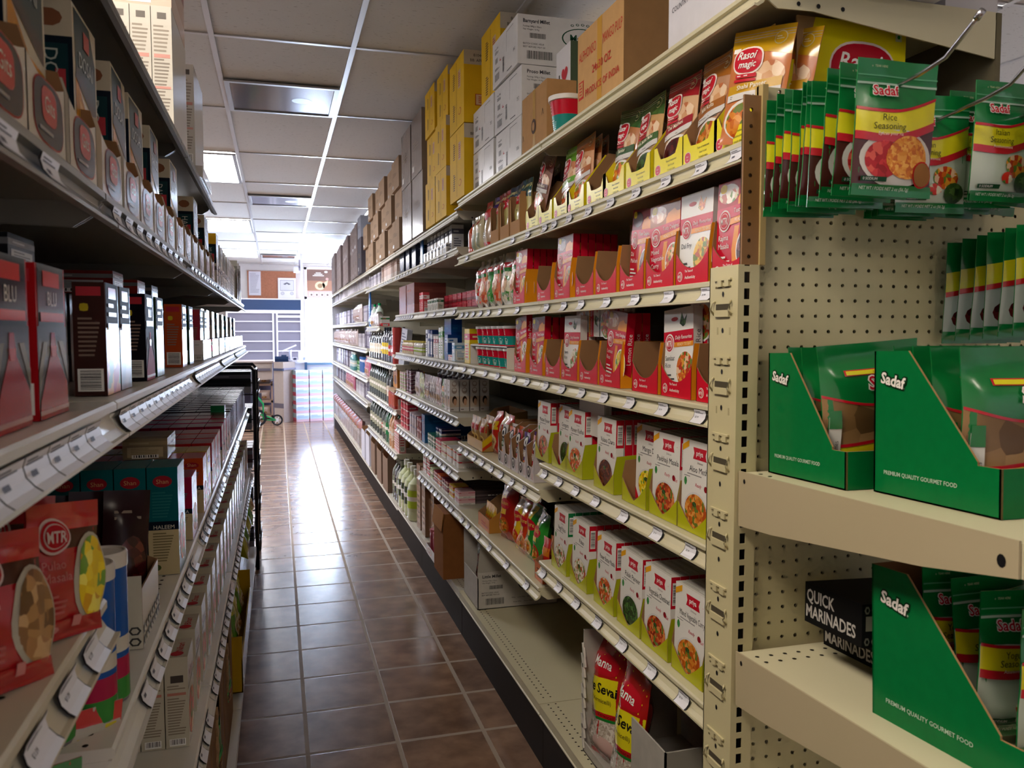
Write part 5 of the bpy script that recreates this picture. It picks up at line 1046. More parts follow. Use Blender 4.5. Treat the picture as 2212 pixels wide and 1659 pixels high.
for i in range(10): 
    t_ = i / 10; mb.obox((-.257, .0, .03 + .30 * t_), ((1,0,.3),(0,1,0),(-.3,0,1)), (.004 + .003 * ((i*7) % 3), .003, .02), m('d8d4cc', .7))
for i in range(8): mb.obox((.20 + .004 * ((i*5) % 3), -.002, .03 + .016 * i), ((1,0,.4),(0,1,0),(-.4,0,1)), (.010 + .003*((i*3)%2), .004, .012), m('e0dcd4', .7))
rp(mb.build('torn_carton'), 1.90, ZB, 'torn open grey-white carton around the vermicelli bags on the bottom deck', 'carton', None, .012)
# ================================================================= RIGHT RUN, third and fourth units
def nm(o): return o
def row(proto, a, b_, n, z, lab, cat, grp, **k): many(proto, ys(a, b_, n), z, lab, cat, grp, **k)
T2, T3, T4, T5, T6, T7 = 1.826, 1.551, 1.291, 1.036, .781, .604
row(small_box(.075, .06, .14, 'dcdad4', '5a5a66', 'c8c8cc', 'silver_packet', 1), 4.72, 4.00, 7, T2, 'silver-white packet with a grey square label on the second shelf of the third unit', 'packet', 'silver packets', dx=.02)
row(small_box(.07, .05, .055, 'd8d4cc', '4a4a52', 'b8b4b0', 'display_sleeve', 1), 4.74, 4.05, 7, T2, 'low white sleeve with grey squares in front of the silver packets', 'packet', 'low sleeves in front of the silver packets', dx=-.0)
row(small_box(.11, .06, .17, '20242c', '3a4450', '565c68', 'dark_box', 1), 4.05, 3.75, 2, T2, 'dark box behind the silver packets near the orange bottle', 'box', 'dark boxes, second shelf', dx=.12)
bp = MB(); bp.box(-.04, 0, 0, .04, .006, .175, m('1c5a9c', .4)); rp(bp.build('blue_divider'), 4.79, T2, 'bright blue upright card divider beside the silver packets', 'divider')
row(small_box(.16, .12, .15, '20283c', '2c3650', '6a7488', 'patterned_carton', 0), 5.70, 4.95, 3, T2, 'dark navy patterned carton on the second shelf of the fourth unit', 'carton', 'navy cartons')
row(small_box(.05, .09, .13, 'd8c0b4', 'b89484', 'e8dcd4', 'slim_box', 2), 6.7, 5.82, 13, T2, 'slim peach and white box on the second shelf over the bottle unit', 'box', 'slim peach boxes', jit=.1)
row(small_box(.06, .09, .10, 'c4c0cc', '9894a4', 'dcd8e0', 'slim_box', 2), 7.66, 6.75, 12, T2, 'small lilac-grey box on the second shelf farther back', 'box', 'small lilac boxes', jit=.1)
row(small_box(.30, .20, .19, '7c4038', '8a4a40', '94564a', 'wooden_pattern_carton', 2), 5.72, 5.05, 2, 1.551, 'brick-red plain carton on the third shelf of the fourth unit', 'carton', 'brick-red cartons')
row(small_box(.05, .04, .12, 'd84850', 'f0e0dc', 'd84850', 'tall_box', 1), 5.0, 4.86, 2, T3, 'tall pink-red box on the third shelf', 'box', 'tall pink-red boxes', dx=.02)
row(small_box(.10, .09, .045, 'a8182c', 'c83848', '7c101c', 'flat_box', 2), 4.72, 3.78, 8, T3, 'flat crimson box on the third shelf of the third unit', 'box', 'flat crimson boxes', levels=2, dl=.046, dx=.12)
row(small_box(.035, .035, .07, 'e4e0d8', '2c6a48', 'd0c8bc', 'ointment_box', 1), 4.78, 4.45, 6, T3, 'tiny white and green ointment box on the third shelf', 'box', 'ointment boxes', dx=.03)
pf = bottle(.085, .016, 'b8a070', 'c8b860', 'c86a78', .5, 'perfume_bottle'); pf2 = bottle(.085, .016, 'c8c0b0', 'c8b860', '9cb04c', .5, 'perfume_bottle')
row(pf, 5.68, 5.2, 9, T4, 'small gold-capped bottle with pink label in the row on the fourth shelf', 'bottle', 'pink-label perfume bottles', dx=.025)
row(pf2, 5.18, 4.86, 7, T4, 'small gold-capped bottle with green label in the row on the fourth shelf', 'bottle', 'green-label perfume bottles', dx=.025)
row(pf, 5.66, 4.88, 15, T4, 'gold-capped bottle in the second row behind the front ones', 'bottle', 'second row of perfume bottles', dx=.065)
for y, c_, c2_, h_, s in ((4.75, 'e0e4ec', '20306c', .155, 'white and navy slim box, leftmost'), (4.68, '2c4484', 'e0e4ec', .155, 'navy slim box'), (4.60, '24386c', 'c8d0e0', .15, 'dark navy slim box'), (4.50, 'd8c8c0', 'b8707c', .12, 'beige slim box'), (4.43, 'e0d8d0', 'a8606c', .12, 'cream slim box'),
                      (4.35, 'e8ece4', '2c8a50', .165, 'white and green tall box'), (4.29, 'c8d0b0', '4a8a3c', .17, 'pale green tall box')):
    rp(small_box(.055, .05, h_, c_, c2_, 'e8e8e8', 'slim_box', 1), y, T4, s + ' on the fourth shelf of the third unit', 'box', None, .02)
rp(small_box(.10, .06, .21, '1450a0', '1c64b4', '2c78c0', 'hair_oil_box', 2), 4.18, T4, 'tall blue hair oil box on the fourth shelf', 'box', None, .03, .15)
rp(small_box(.07, .05, .13, '123c80', 'c8d8ec', '2c60a8', 'hair_oil_box', 2), 4.07, T4, 'shorter dark blue box with white lettering in front of the tall blue one', 'box')
rp(small_box(.09, .08, .03, 'e8dcd8', 'd02840', 'e8e0dc', 'flat_box', 1), 3.98, T4, 'white and red checked flat box beside the blue ones', 'box'); rp(small_box(.06, .06, .09, 'c8dcec', '5a98c8', 'ffffff', 'slim_box', 1), 3.90, T4, 'pale blue small box at the near end of the fourth shelf', 'box')
# shelf five: soap cartons, magazines-like sachets, face cream boxes
st = small_box(.07, .08, .024, 'c8b8a8', 'a86474', '8a9a5c', 'soap_carton', 2); st2 = small_box(.07, .08, .024, '4a2c3c', 'c8b0b8', '8a5468', 'soap_carton', 2)
row(st, 5.72, 5.45, 3, T5, 'pale soap carton in the stacks on the fifth shelf', 'soap', 'pale soap stacks', levels=5, dl=.0245); row(st2, 5.42, 5.2, 2, T5, 'dark plum soap carton in the stacks on the fifth shelf', 'soap', 'plum soap stacks', levels=6, dl=.0245)
for a, b_, n, c_, c2_, s in ((5.15, 4.98, 3, 'b8a8b0', '8a7a8c', 'mauve'), (4.97, 4.83, 3, '9aa860', 'c8c890', 'olive green'), (4.80, 4.66, 3, '50303c', '8a6068', 'dark wine'), (4.64, 4.46, 4, '90807c', 'b8a8a0', 'grey-brown'), (4.44, 4.30, 3, 'a87c80', 'd0b0b0', 'dusty pink'), (4.28, 4.18, 2, '5a9a50', 'e89028', 'green and orange')):
    row(small_pouch(.07, .15, .012, c_, c2_, 'c8b8b8', 'henna_packet', int(a*10)), a, b_, n, T5, f'{s} flat packet standing in the row on the fifth shelf', 'packet', f'{s} flat packets', dx=.02, jit=.1)
row(small_pouch(.12, .16, .05, '3a2c34', '5a4450', '8a7880', 'wrapped_packet', 77), 5.1, 4.2, 6, T5 + .02, 'dark glossy wrapped packet behind the flat ones', 'packet', 'dark wrapped packets', dx=.16)
mb = MB(); w_, d_, h_ = .062, .046, .158; mb.box(-w_/2, 0, 0, w_/2, d_, h_, m('e2dedc', .35)); f = cframes(w_, d_, h_)
for A in (f['F'], f['Rt']):
    A.ell(mb, .5, .87, .28, .09, m('b8a8a0', .4), 1, 14); A.ell(mb, .5, .89, .2, .05, m('e8e4e0', .4), 2, 12); A.ell(mb, .5, .66, .3, .10, m('a89890', .4), 1, 14); A.ell(mb, .5, .69, .22, .05, m('e8e4e0', .4), 2, 12)
    A.strip(mb, 0, 1, .14, .48, m('dccab8', .4), 1, n=1); A.ell(mb, .52, .36, .26, .13, m('3a2820', .5), 2, 14); A.ell(mb, .58, .30, .18, .11, m('d8a888', .5), 3, 14); A.lines(mb, .1, .6, .03, .1, 1, m('8a7c7c', .5), 1)
fc = mb.build('face_cream_box')
for y, s in ((4.10, 'left'), (4.03, 'middle'), (3.955, 'right')): pass
fcs = [(.0, 'front one'), (.052, 'second in depth'), (.104, 'third in depth'), (.156, 'deepest')]
for i, (dx_, s) in enumerate(fcs): rp(fc, 4.02, T5, f'white face cream box with a portrait, {s} of the nearer column', 'box', None, dx_)
rp(fc, 4.10, T5, 'white face cream box with a portrait, left column', 'box')
# shelf six
row(small_box(.08, .07, .045, 'c02840', 'e8c8c8', 'd84858', 'soap_carton', 2), 5.7, 5.35, 3, T6, 'crimson carton in the tall stack on the sixth shelf', 'soap', 'crimson stacked cartons', levels=4, dl=.046)
row(small_box(.07, .06, .065, 'b8aab0', '8a90a8', 'd0c0c8', 'soap_carton', 1), 5.30, 5.02, 3, T6, 'grey-pink carton stacked on the sixth shelf', 'soap', 'grey-pink stacked cartons', levels=2, dl=.066); row(small_box(.06, .06, .065, '8a2034', 'c8b0b8', '501824', 'soap_carton', 1), 5.0, 4.84, 2, T6, 'wine-red carton stacked on the sixth shelf', 'soap', 'wine-red stacked cartons', levels=2, dl=.066)
rp(small_box(.10, .34, .165, '1a5a94', '184f84', '246ca8', 'long_blue_carton', 2), 4.77, T6, 'large deep blue carton standing deep into the sixth shelf', 'carton')
for a, b_, n, lv, c_, c2_, s in ((4.62, 4.40, 3, 2, '2c6a58', 'c8d8d0', 'green'), (4.60, 4.40, 2, 3, '1c2c6c', 'b0bcd8', 'navy'), (4.38, 4.24, 2, 2, 'b82848', 'e0b8b8', 'magenta'), (4.22, 4.10, 2, 2, 'd8ccb0', 'a02840', 'cream'), (4.07, 3.96, 2, 2, 'dcd8d4', 'e07830', 'white and orange'), (3.93, 3.78, 2, 2, 'e0dcd8', 'c02838', 'white and red')):
    row(small_box(.06, .11, .038, c_, c2_, 'e8e4e0', 'toothpaste_carton', 2), a, b_, n, T6, f'{s} toothpaste carton in the stacks at the near end of the sixth shelf', 'toothpaste', f'{s} toothpaste cartons', levels=lv, dl=.039, dx=.04 if s == 'navy' else 0)
row(small_box(.10, .08, .045, 'a03040', 'c86070', '701828', 'flat_box', 2), 4.35, 3.8, 4, T6, 'dark red box in the back of the sixth shelf', 'box', 'dark red back boxes', dx=.2, levels=2, dl=.046)
for a, b_, n, c_, c2_, s in ((4.78, 4.68, 2, 'd8d4d8', 'b82838', 'white and red'), (4.66, 4.57, 2, 'c02840', 'e8d0d0', 'crimson'), (4.55, 4.46, 2, 'c8d0a0', '3a7a44', 'green'), (4.44, 4.35, 2, '8a1c34', 'e0b0b8', 'maroon'), (4.33, 4.24, 2, 'c85028', 'e0b8a0', 'orange'), (4.22, 4.05, 3, '6c1c34', 'd898a8', 'wine'), (4.02, 3.92, 2, 'd8b048', 'b83848', 'gold'), (3.89, 3.78, 2, 'e0b8c0', 'c87888', 'pale pink')):
    row(small_box(.045, .08, .032, c_, c2_, 'e8e4e0', 'incense_box', 2), a, b_, n, T7, f'{s} soap box stacked on the seventh shelf of the third unit', 'soap', f'{s} soap boxes on the seventh shelf', levels=2 if s not in ('crimson', 'white and red') else 4, dl=.033)
row(small_box(.045, .32, .032, '4a4044', '5a4c50', '6a5c60', 'incense_box', 2), 4.5, 3.8, 12, T7, 'dark soap box in the rows reaching back on the seventh shelf', 'soap', 'dark back rows of soap boxes', dx=.085, levels=2, dl=.033)
# bottom deck of third/fourth units: tall brown carton, wrapped pink jars, cartons
mb, f = carton(.24, .30, .325, m('8f5c34', .75, noise=.08)); 
mb.obox((0, .10, .335), ((1,0,0),(0,1,.25),(0,-.25,1)), (.118, .09, .002), m('a87444', .75)); mb.obox((.02, -.006, .29), ((1,0,0),(0,.15,1),(0,1,-.15)), (.118, .045, .002), m('a87444', .75))
rp(mb.build('tall_brown_carton'), 4.0, .218, 'tall open brown carton with folded flaps on the bottom deck of the third unit', 'carton', None, -.06)
t = empty('jar_pack', (.775, 4.29, .218), RR, 'shrink-wrapped pack of pink jars on a white tray beside the tall brown carton', 'jar pack')
mb = MB(); tr_ = tray(.26, .16, .05, .05, lambda u: .05, m('d8d4d4', .5), m('d8d4d4', .5), m('b8b4b0', .6))[0]; o = tr_.build('tray', t)
j_ = jar(.13, .034, 'b85060', 'c06a74', 'a84456', 'jar'); USED.add(j_.name); j_.parent = t; j_.location = (-.09, .05, .003)
for i in range(3):
    for k in range(2):
        if i or k: c = ctree(j_, t); c.location = (-.09 + .09 * i, .05 + .075 * k, .003)
mb = MB(); F = flat((-.13, 0, 0), (1,0,0), (0,0,1), .26, .05); F.ell(mb, .4, .5, .22, .35, RED, 1, 18); F.ell(mb, .4, .5, .205, .3, WHITE, 2, 18); F.text(mb, 'mo', .4, .36, .012, RED, 3, off=.02); mb.build('logo', t)
rp(small_box(.10, .22, .30, '9a7454', '7c5a40', 'a88468', 'brown_carton', 2), 4.60, .218, 'brown carton with white patches standing behind the jar pack', 'carton', None, .02); 
row(small_box(.12, .22, .40, '8a6850', '6a4c3a', 'b09078', 'brown_carton', 1), 5.04, 4.70, 2, .218, 'tall brown printed carton on the bottom deck beside the large juice jugs', 'carton', 'tall printed cartons')
rp(small_box(.14, .02, .16, 'e0dcd0', 'd89060', 'c8b8a8', 'white_box', 2), 4.44, .218, 'white and orange box on the bottom deck behind the pink jars', 'box', None, .06)
jug = bottle(.33, .062, 'd0d8a0', 'e8e8e0', '3c4a2c', .28, 'juice_jug', (.25, .60), .62); jg2 = bottle(.33, .062, 'd4dcb0', 'f0f0e8', 'b8d040', .28, 'juice_jug', (.25, .60), .62)
for i, y in enumerate((5.62, 5.48, 5.34)): rp(jug, y, .218, 'large pale yellow-green jug with dark label on the bottom deck', 'bottle', 'large juice jugs with dark labels', .03)
rp(jg2, 5.20, .218, 'large pale jug with bright green label nearest the brown cartons', 'bottle', None, .03)
for i, y in enumerate((5.76, 5.86, 5.96)): rp(bottle(.30, .045, ['5c6450', '20242c', '4c5844'][i], '888c80', ['a8b090', '30343c', '90987c'][i], .3), y, .218, ['grey-green large bottle', 'black large bottle', 'mossy large bottle'][i] + ' left of the pale jugs on the bottom deck', 'bottle', None, .02)
# fifth and sixth units: bottles
BT = [bottle(.27, .030, '10281c', '141414', 'a8a890', .3), bottle(.27, .030, '181c30', '20242c', 'e0c040', .3), bottle(.25, .029, '202024', 'b8b8b4', 'e8dcc8', .3), bottle(.28, .032, '0c5c34', '0c8a40', '1c7a44', .32), bottle(.27, .034, 'c89060', 'e0e0d8', 'e8c8a8', .34), bottle(.24, .028, '2c3a4c', 'c8c8c8', 'c04038', .3)]
bn = ['dark green', 'navy', 'black', 'emerald', 'amber', 'slate blue']
BV = [bottle(.27, .030, c, cp, lb_, .3, 'bottle', (.28, .44)) for c, cp, lb_ in (('10281c', 'b8b0a0', 'b83a34'), ('181c30', 'c8c8c8', 'b8c4d8'), ('202024', '18181c', 'd8b83c'), ('0c5c34', 'e8e8e0', 'e0e0c8'), ('c89060', 'c85020', 'd86a30'), ('2c3a4c', '14141c', 'e4e4e4'))]
lc = ['red', 'pale blue', 'yellow', 'cream', 'orange', 'white']
def br(k, a, b_, n, z, sh, rows=2):
    yy_ = ys(a, b_, n)
    many(BT[k], yy_[0::2], z, f'{bn[k]} glass bottle on the {sh} of the bottle units', 'bottle', f'{bn[k]} bottles, {sh}', rows=rows, dr=.07, dx=.02)
    many(BV[k], yy_[1::2], z, f'{bn[k]} bottle with a narrow {lc[k]} label on the {sh}', 'bottle', f'{bn[k]} {lc[k]}-label bottles, {sh}', rows=rows, dr=.07, dx=.03)
br(5, 6.30, 6.05, 3, 1.20, 'upper bottle shelf'); br(1, 6.68, 6.32, 5, 1.20, 'upper bottle shelf'); br(2, 7.60, 6.75, 10, 1.20, 'upper bottle shelf')
cy = MB(); cy.lathe([(.0001,0),(.033,0),(.034,.13),(.033,.132)], m('a83c38', .4, coat=.4), 18); cy.lathe([(.033,.133),(.034,.135),(.034,.262),(.033,.265),(.0001,.265)], m('a83c38', .4, coat=.4), 18); cy.lathe([(.0345,.05),(.0345,.07)], m('e0d8d0', .5), 18); cy = cy.build('crisp_tube')
rp(cy, 5.98, 1.20, 'tall stacked red tubes beside the bottles on the upper bottle shelf', 'tube', None, .02)
mb = MB(); mb.obox((0, .05, .13), ((1,0,0),(0,1,0),(0,0,1)), (.055, .02, .13), m('aeb0bc', .3)); F = flat((-.055, .03, 0), (1,0,0), (0,0,1), .11, .26); F.lines(mb, .1, .9, .1, .9, 10, m('6c7080', .5), 1); rp(mb.build('leaflet_box'), 5.85, 1.20, 'grey slanted box leaning at the near end of the upper bottle shelf', 'box', None, 0, .2, (-.08, .12))
br(0, 6.68, 6.42, 4, .88, 'middle bottle shelf'); br(2, 6.40, 6.16, 3, .88, 'middle bottle shelf'); br(0, 7.62, 6.75, 11, .88, 'middle bottle shelf')
rp(small_box(.20, .2, .155, 'c07c28', 'd08a30', '6a3c1c', 'amber_carton', 0), 5.95, 1.03, 'amber printed carton on top of red cans, middle bottle shelf', 'carton'); row(jar(.14, .033, 'b03028', 'c8a888', 'c85840', 'can'), 6.12, 5.80, 4, .88, 'red jar on the middle bottle shelf below the amber carton', 'jar', 'red jars under the amber carton', rows=2, dr=.075)
row(small_box(.09, .07, .11, 'e0d8d4', 'b02838', 'e8c8c0', 'red_box', 2), 5.9, 5.78, 1, .88, 'red and white striped box near the red jars', 'box', None)
br(0, 7.6, 6.75, 10, .565, 'lower bottle shelf'); br(0, 6.68, 6.48, 3, .565, 'lower bottle shelf'); br(3, 6.46, 6.26, 3, .565, 'lower bottle shelf'); br(4, 6.24, 6.05, 3, .565, 'lower bottle shelf')
row(small_box(.05, .05, .22, 'e0a0a0', 'c84850', 'f0e0e0', 'rose_syrup_box', 1), 6.03, 5.78, 4, .565, 'tall pink box at the near end of the lower bottle shelf', 'box', 'tall pink boxes')
for y, s in ((7.45, 'farther'), (7.1, 'nearer')): rp(bottle(.20, .035, 'c8dcd0', '0c8a50', None, .34, 'clear_bottle'), y, 1.481, f'clear bottle with green cap standing high on the partial shelf, {s} one', 'bottle', None, .03)
row(small_pouch(.11, .12, .06, 'd0ccd0', 'e4e0e4', 'b8b4bc', 'cloth_pouch', 21), 7.3, 6.76, 4, 1.481, 'whitish bulging pouch on the partial shelf beside the blue panel', 'pouch', 'whitish pouches', jit=.5)
row(small_box(.07, .07, .08, 'e4e0dc', '3a8a54', 'd84048', 'cup_box', 2), 7.05, 6.76, 4, 1.481, 'little white and red box beside the clear bottles', 'box', 'little white and red boxes')
mb = MB(); mb.box(-.05, 0, 0, .05, .012, .32, m('1c60a8', .45)); rp(mb.build('blue_sign_board'), 7.63, 1.481, 'bright blue vertical panel between the bottle units and the far units', 'panel', None, .0)
# open cartons of bagged goods on the bottom deck farther back
oc = card_tray(.30, .28, .30, .26, '8a7464'); ow = card_tray(.30, .28, .30, .28, 'd0d0dc')
for y, p, s in ((6.35, oc, 'brown open carton with a dark bag of pink packets'), (6.75, oc, 'second brown open carton on the deck, under the bottles'), (7.2, oc, 'torn brown open carton farther along the deck'), (7.65, ow, 'white open carton of shiny bags on the deck'), (8.05, ow, 'second white open carton of shiny bags, farther along')):
    rp(p, y, .20, s, 'carton', None, -.03)
for y, c_, s in ((6.3, '4a2430', 'dark plum shiny bag'), (6.42, 'b83060', 'pink glossy bag'), (6.75, '5a3040', 'wine shiny bag'), (7.2, '7c2840', 'crimson glossy bag'), (7.6, '983050', 'raspberry glossy bag'), (7.72, '1c6a9c', 'blue glossy bag'), (8.0, '2080b0', 'sky blue glossy bag'), (8.1, 'a02848', 'dark pink glossy bag')):
    rp(small_pouch(.22, .34, .12, c_, c_, 'c8b0b8', 'glossy_bag', int(y*9)), y, .21, s + ' poking out of its open carton on the deck', 'bag', None, .05, R.uniform(-.4, .4), (-.15, .1))
# far units (7.7 to 12.6 m)
fz = [1.851, 1.531, 1.276, 1.001, .766]
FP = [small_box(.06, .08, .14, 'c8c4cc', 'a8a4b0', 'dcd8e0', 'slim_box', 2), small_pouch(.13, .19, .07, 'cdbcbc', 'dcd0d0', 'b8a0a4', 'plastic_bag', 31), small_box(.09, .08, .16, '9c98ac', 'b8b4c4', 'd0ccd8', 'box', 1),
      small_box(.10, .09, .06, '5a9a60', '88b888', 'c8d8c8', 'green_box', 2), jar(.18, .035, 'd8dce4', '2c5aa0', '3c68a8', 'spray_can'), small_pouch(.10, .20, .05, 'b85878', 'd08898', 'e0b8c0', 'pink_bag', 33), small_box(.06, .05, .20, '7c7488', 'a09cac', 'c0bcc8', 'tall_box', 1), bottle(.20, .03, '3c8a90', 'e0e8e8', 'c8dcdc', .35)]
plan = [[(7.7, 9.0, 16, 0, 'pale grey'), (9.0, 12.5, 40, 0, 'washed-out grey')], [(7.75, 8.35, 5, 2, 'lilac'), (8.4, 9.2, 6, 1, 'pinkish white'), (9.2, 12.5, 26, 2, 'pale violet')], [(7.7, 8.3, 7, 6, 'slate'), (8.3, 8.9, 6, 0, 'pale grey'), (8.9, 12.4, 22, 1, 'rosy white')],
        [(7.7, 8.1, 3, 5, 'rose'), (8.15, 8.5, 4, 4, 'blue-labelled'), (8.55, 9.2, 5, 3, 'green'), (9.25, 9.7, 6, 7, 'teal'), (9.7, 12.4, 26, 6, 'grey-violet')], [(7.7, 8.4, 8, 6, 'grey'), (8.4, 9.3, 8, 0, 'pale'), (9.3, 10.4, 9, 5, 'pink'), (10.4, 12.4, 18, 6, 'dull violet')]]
sn = ['second shelf', 'third shelf', 'fourth shelf', 'fifth shelf', 'sixth shelf']
kn = ['slim box', 'bulging plastic bag', 'box', 'low carton', 'spray can', 'glossy bag', 'tall box', 'bottle']
for k, pl in enumerate(plan):
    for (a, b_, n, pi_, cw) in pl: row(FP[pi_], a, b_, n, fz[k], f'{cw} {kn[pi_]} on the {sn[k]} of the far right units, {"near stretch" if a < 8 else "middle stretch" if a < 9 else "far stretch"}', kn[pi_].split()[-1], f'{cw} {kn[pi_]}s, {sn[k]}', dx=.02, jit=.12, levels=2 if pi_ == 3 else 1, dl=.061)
cs = small_box(.28, .26, .22, 'b0a4a0', 'c8c0bc', '9a8e8c', 'carton', 1)
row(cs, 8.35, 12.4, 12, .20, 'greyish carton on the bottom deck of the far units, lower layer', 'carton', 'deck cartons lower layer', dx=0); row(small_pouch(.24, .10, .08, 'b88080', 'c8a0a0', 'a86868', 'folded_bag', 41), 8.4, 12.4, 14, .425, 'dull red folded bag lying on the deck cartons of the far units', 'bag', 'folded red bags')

# ================================================================= LEFT RUN
ZL1, ZL2, ZL3, ZL4, ZL5, ZLB = 1.856, 1.594, 1.357, .991, .632, .156
def tea(c1, cf, kind, w=.095, d=.036, h=.138):
    global PKG
    PKG = 2 if (kind == 'cone' and w >= .095) else 1
    mb = MB(); q = m(c1, .5); mb.box(-w/2, 0, 0, w/2, d, h, q); f = cframes(w, d, h); F = f['F']
    F.strip(mb, .05, .95, .60, 1, m('1c1614', .6), 1, n=1); F.strip(mb, .22, .78, .86, .96, m('d83c30', .4), 2, n=1)
    if kind == 'cone':
        F.strip(mb, 0, 1, 0, .60, m('3c2c24', .6), 1, n=1); F.poly(mb, [(.0,.0),(1,.0),(.98,.20),(.62,.42),(.56,.56),(.44,.56),(.40,.42),(.04,.12)], m('a8141c', .6), 2); F.poly(mb, [(.44,.40),(.56,.40),(.60,.47),(.40,.47)], m('c83028', .4), 3); F.poly(mb, [(0,.16),(.30,.50),(.18,.50),(0,.30)], m('7c7058', .6), 2); F.poly(mb, [(1,.22),(.70,.50),(.84,.50),(1,.34)], m('7c7058', .6), 2)
        F.strip(mb, 0, 1, .03, .06, m('c89890', .4), 3, n=6); F.text(mb, 'BLU', .5, .735, .013, m('d8d0c0', .5), 3, maxw=w*.55); F.strip(mb, .1, .9, .63, .69, m('d83c30', .4), 3, n=1)
    else:
        F.strip(mb, 0, 1, .0, .60, food(FOODS[kind], 55, .3), 1, n=1); F.lines(mb, .2, .8, .68, .84, 2, m('d8d0c0', .5), 3); F.strip(mb, .15, .85, .58, .64, m('d8502c', .4), 3, n=1)
    for k in ('Lf', 'Rt'):
        A = f[k]; A.strip(mb, .12, .88, .88, .96, m('b8303c', .5), 1, n=1); A.ell(mb, .35, .78, .14, .035, m('c8b028', .5), 1, 8, sq=.5); A.lines(mb, .15, .85, .34, .70, 9, m('8a7468', .6), 1); A.bars(mb, .1, .9, .04, .24, 1, 12, hor=True)
    PKG = True
    return mb.build('spice_box')
bxs = [(.62, 'a81820', 'cone', 'red cone-print spice box, nearest of all on the long tagged shelf', .095, 0), (.722, 'a81820', 'cone', 'red cone-print spice box, second from the viewer', .095, 0), (.845, 'b01820', 'cone', 'red cone-print spice box with white lettering, third from the viewer', .10, 0),
       (1.135, '3c1c18', 'mix', 'dark brown spice box with a large white bar code', .085, 0), (1.225, '3a2a24', 'brown', 'brown spice box standing behind the dark brown one', .08, 0), (1.45, '16141c', 'cone', 'near-black spice box with a red cone on its front', .09, 0), (1.57, '16301e', 'green', 'dark green glossy spice box', .09, 0),
       (1.97, 'b8481c', 'orange', 'orange and yellow spice box with bar code', .09, 0), (2.12, '14301f', 'green', 'second dark green spice box, beside the orange one', .09, 0), (2.41, 'a83048', 'red', 'crimson spice box beyond the green ones', .09, 0), (2.55, 'c8dce0', 'rice', 'pale blue-white spice box beyond the crimson one', .09, 0)]
for y, c_, k_, s, w_, _ in bxs: lp(tea(c_, '', k_, w_), y, ZL3, s, 'spice box')
for i, (y, c_, s) in enumerate(((2.76, 'c0c4c0', 'light grey'), (2.96, 'b8b4a4', 'khaki'), (3.2, 'c8c4b8', 'cream'), (3.45, '3a5a6c', 'steel blue'), (3.75, '90a0a0', 'grey-teal'), (4.05, '1c6a8c', 'deep teal'), (4.4, 'b0a8a0', 'beige'), (4.75, '1c5a80', 'dark blue'))):
    lp(small_box(.10, .045, .15, c_, '8a8a90', 'e0e0e0', 'spice_box', 1), y, ZL3, f'{s} tall spice box standing in the far half of the tagged shelf', 'spice box', None, -.225)
for i, (c_, s) in enumerate((('e8e4e8', 'white'), ('c81c48', 'magenta'), ('c8c0c0', 'light grey'), ('1c7ab0', 'blue'), ('b82840', 'crimson'), ('1c8a80', 'teal'), ('d8c0c8', 'pale pink'), ('8a2840', 'wine'))):
    row(small_box(.055, .025, .055, c_, 'e8e8ec', 'c8c8cc', 'small_packet', 2), 2.35 + .33 * i, 2.62 + .33 * i, 4, ZL3, f'small {s} packet low in front on the tagged shelf', 'packet', f'small {s} packets on the tagged shelf', pos=lp, dx=.008)
for y, c_, s in ((.95, '14161c', 'black box lying on the spice boxes near the viewer'), (1.48, '7c2420', 'wine-red box lying across the near-black box'), (1.72, 'a02c24', 'red box with bar code lying high beside the orange box'), (1.9, '3a4048', 'dark box with a pale label lying behind the orange box')):
    o = lp(small_box(.09, .14, .036, c_, '8a8a8c', 'c8c8c8', 'spice_box', 1), y, ZL3 + .139, s, 'spice box', None, -.25); 
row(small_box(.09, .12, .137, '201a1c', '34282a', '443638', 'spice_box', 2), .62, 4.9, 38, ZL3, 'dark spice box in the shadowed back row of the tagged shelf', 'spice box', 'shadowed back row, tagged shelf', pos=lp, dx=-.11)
# second shelf: dosa mix boxes in white trays
def gits(name, w=.12, d=.045, h=.192, yel=False):
    mb = MB(); q = m('c9bfa8', .35, coat=.3); mb.box(-w/2, 0, 0, w/2, d, h, q); f = cframes(w, d, h); F = f['F']; tl = m('1c3a40', .35); nv = m('16202c', .35)
    F.poly(mb, [(.06,.98),(.70,.98),(.94,.80),(.94,.52),(.80,.52),(.10,.60)], tl, 1); F.poly(mb, [(.06,.60),(.94,.44),(.94,.52),(.10,.66)], m('4a3830', .4), 2); F.text(mb, name, .50, .68, .017, m('b8b8b0', .5), 3, maxw=w*.72); F.strip(mb, .42, .66, .82, .92, m('b84038', .5), 3, n=1)
    F.poly(mb, [(.04,.0),(.80,.0),(.96,.10),(.96,.40),(.55,.42),(.08,.62)], m('c8862c', .4, noise=.2, scale=30), 1); F.poly(mb, [(.10,.05),(.40,.02),(.50,.40),(.2,.50)], m('d8a040', .4), 2); F.ell(mb, .78, .14, .14, .1, food(FOODS['rice'], 90), 2, 12); F.ell(mb, .95, .28, .05, .1, m('b83028', .5), 3, 10)
    for k in ('Lf', 'Rt'):
        A = f[k]; A.strip(mb, .0, 1, .30, .80, nv, 1, n=1); A.strip(mb, .10, .90, .34, .76, tl, 2, n=1); A.text(mb, name, .38, .73, .014, m('b8c0b8', .5), 3, al='l', maxw=h*.36, rot=-PI/2); A.strip(mb, .62, .84, .50, .62, m('b84048', .5), 3, n=1); A.lines(mb, .12, .8, .06, .26, 5, m('8c8474', .5), 1)
        if yel: A.strip(mb, 0, 1, .80, 1, m('d8a81c', .5), 1, n=1)
        else: A.ell(mb, .5, .90, .3, .05, m('8a5a40', .5), 1, 10)
    return mb.build('dosa_mix_box')
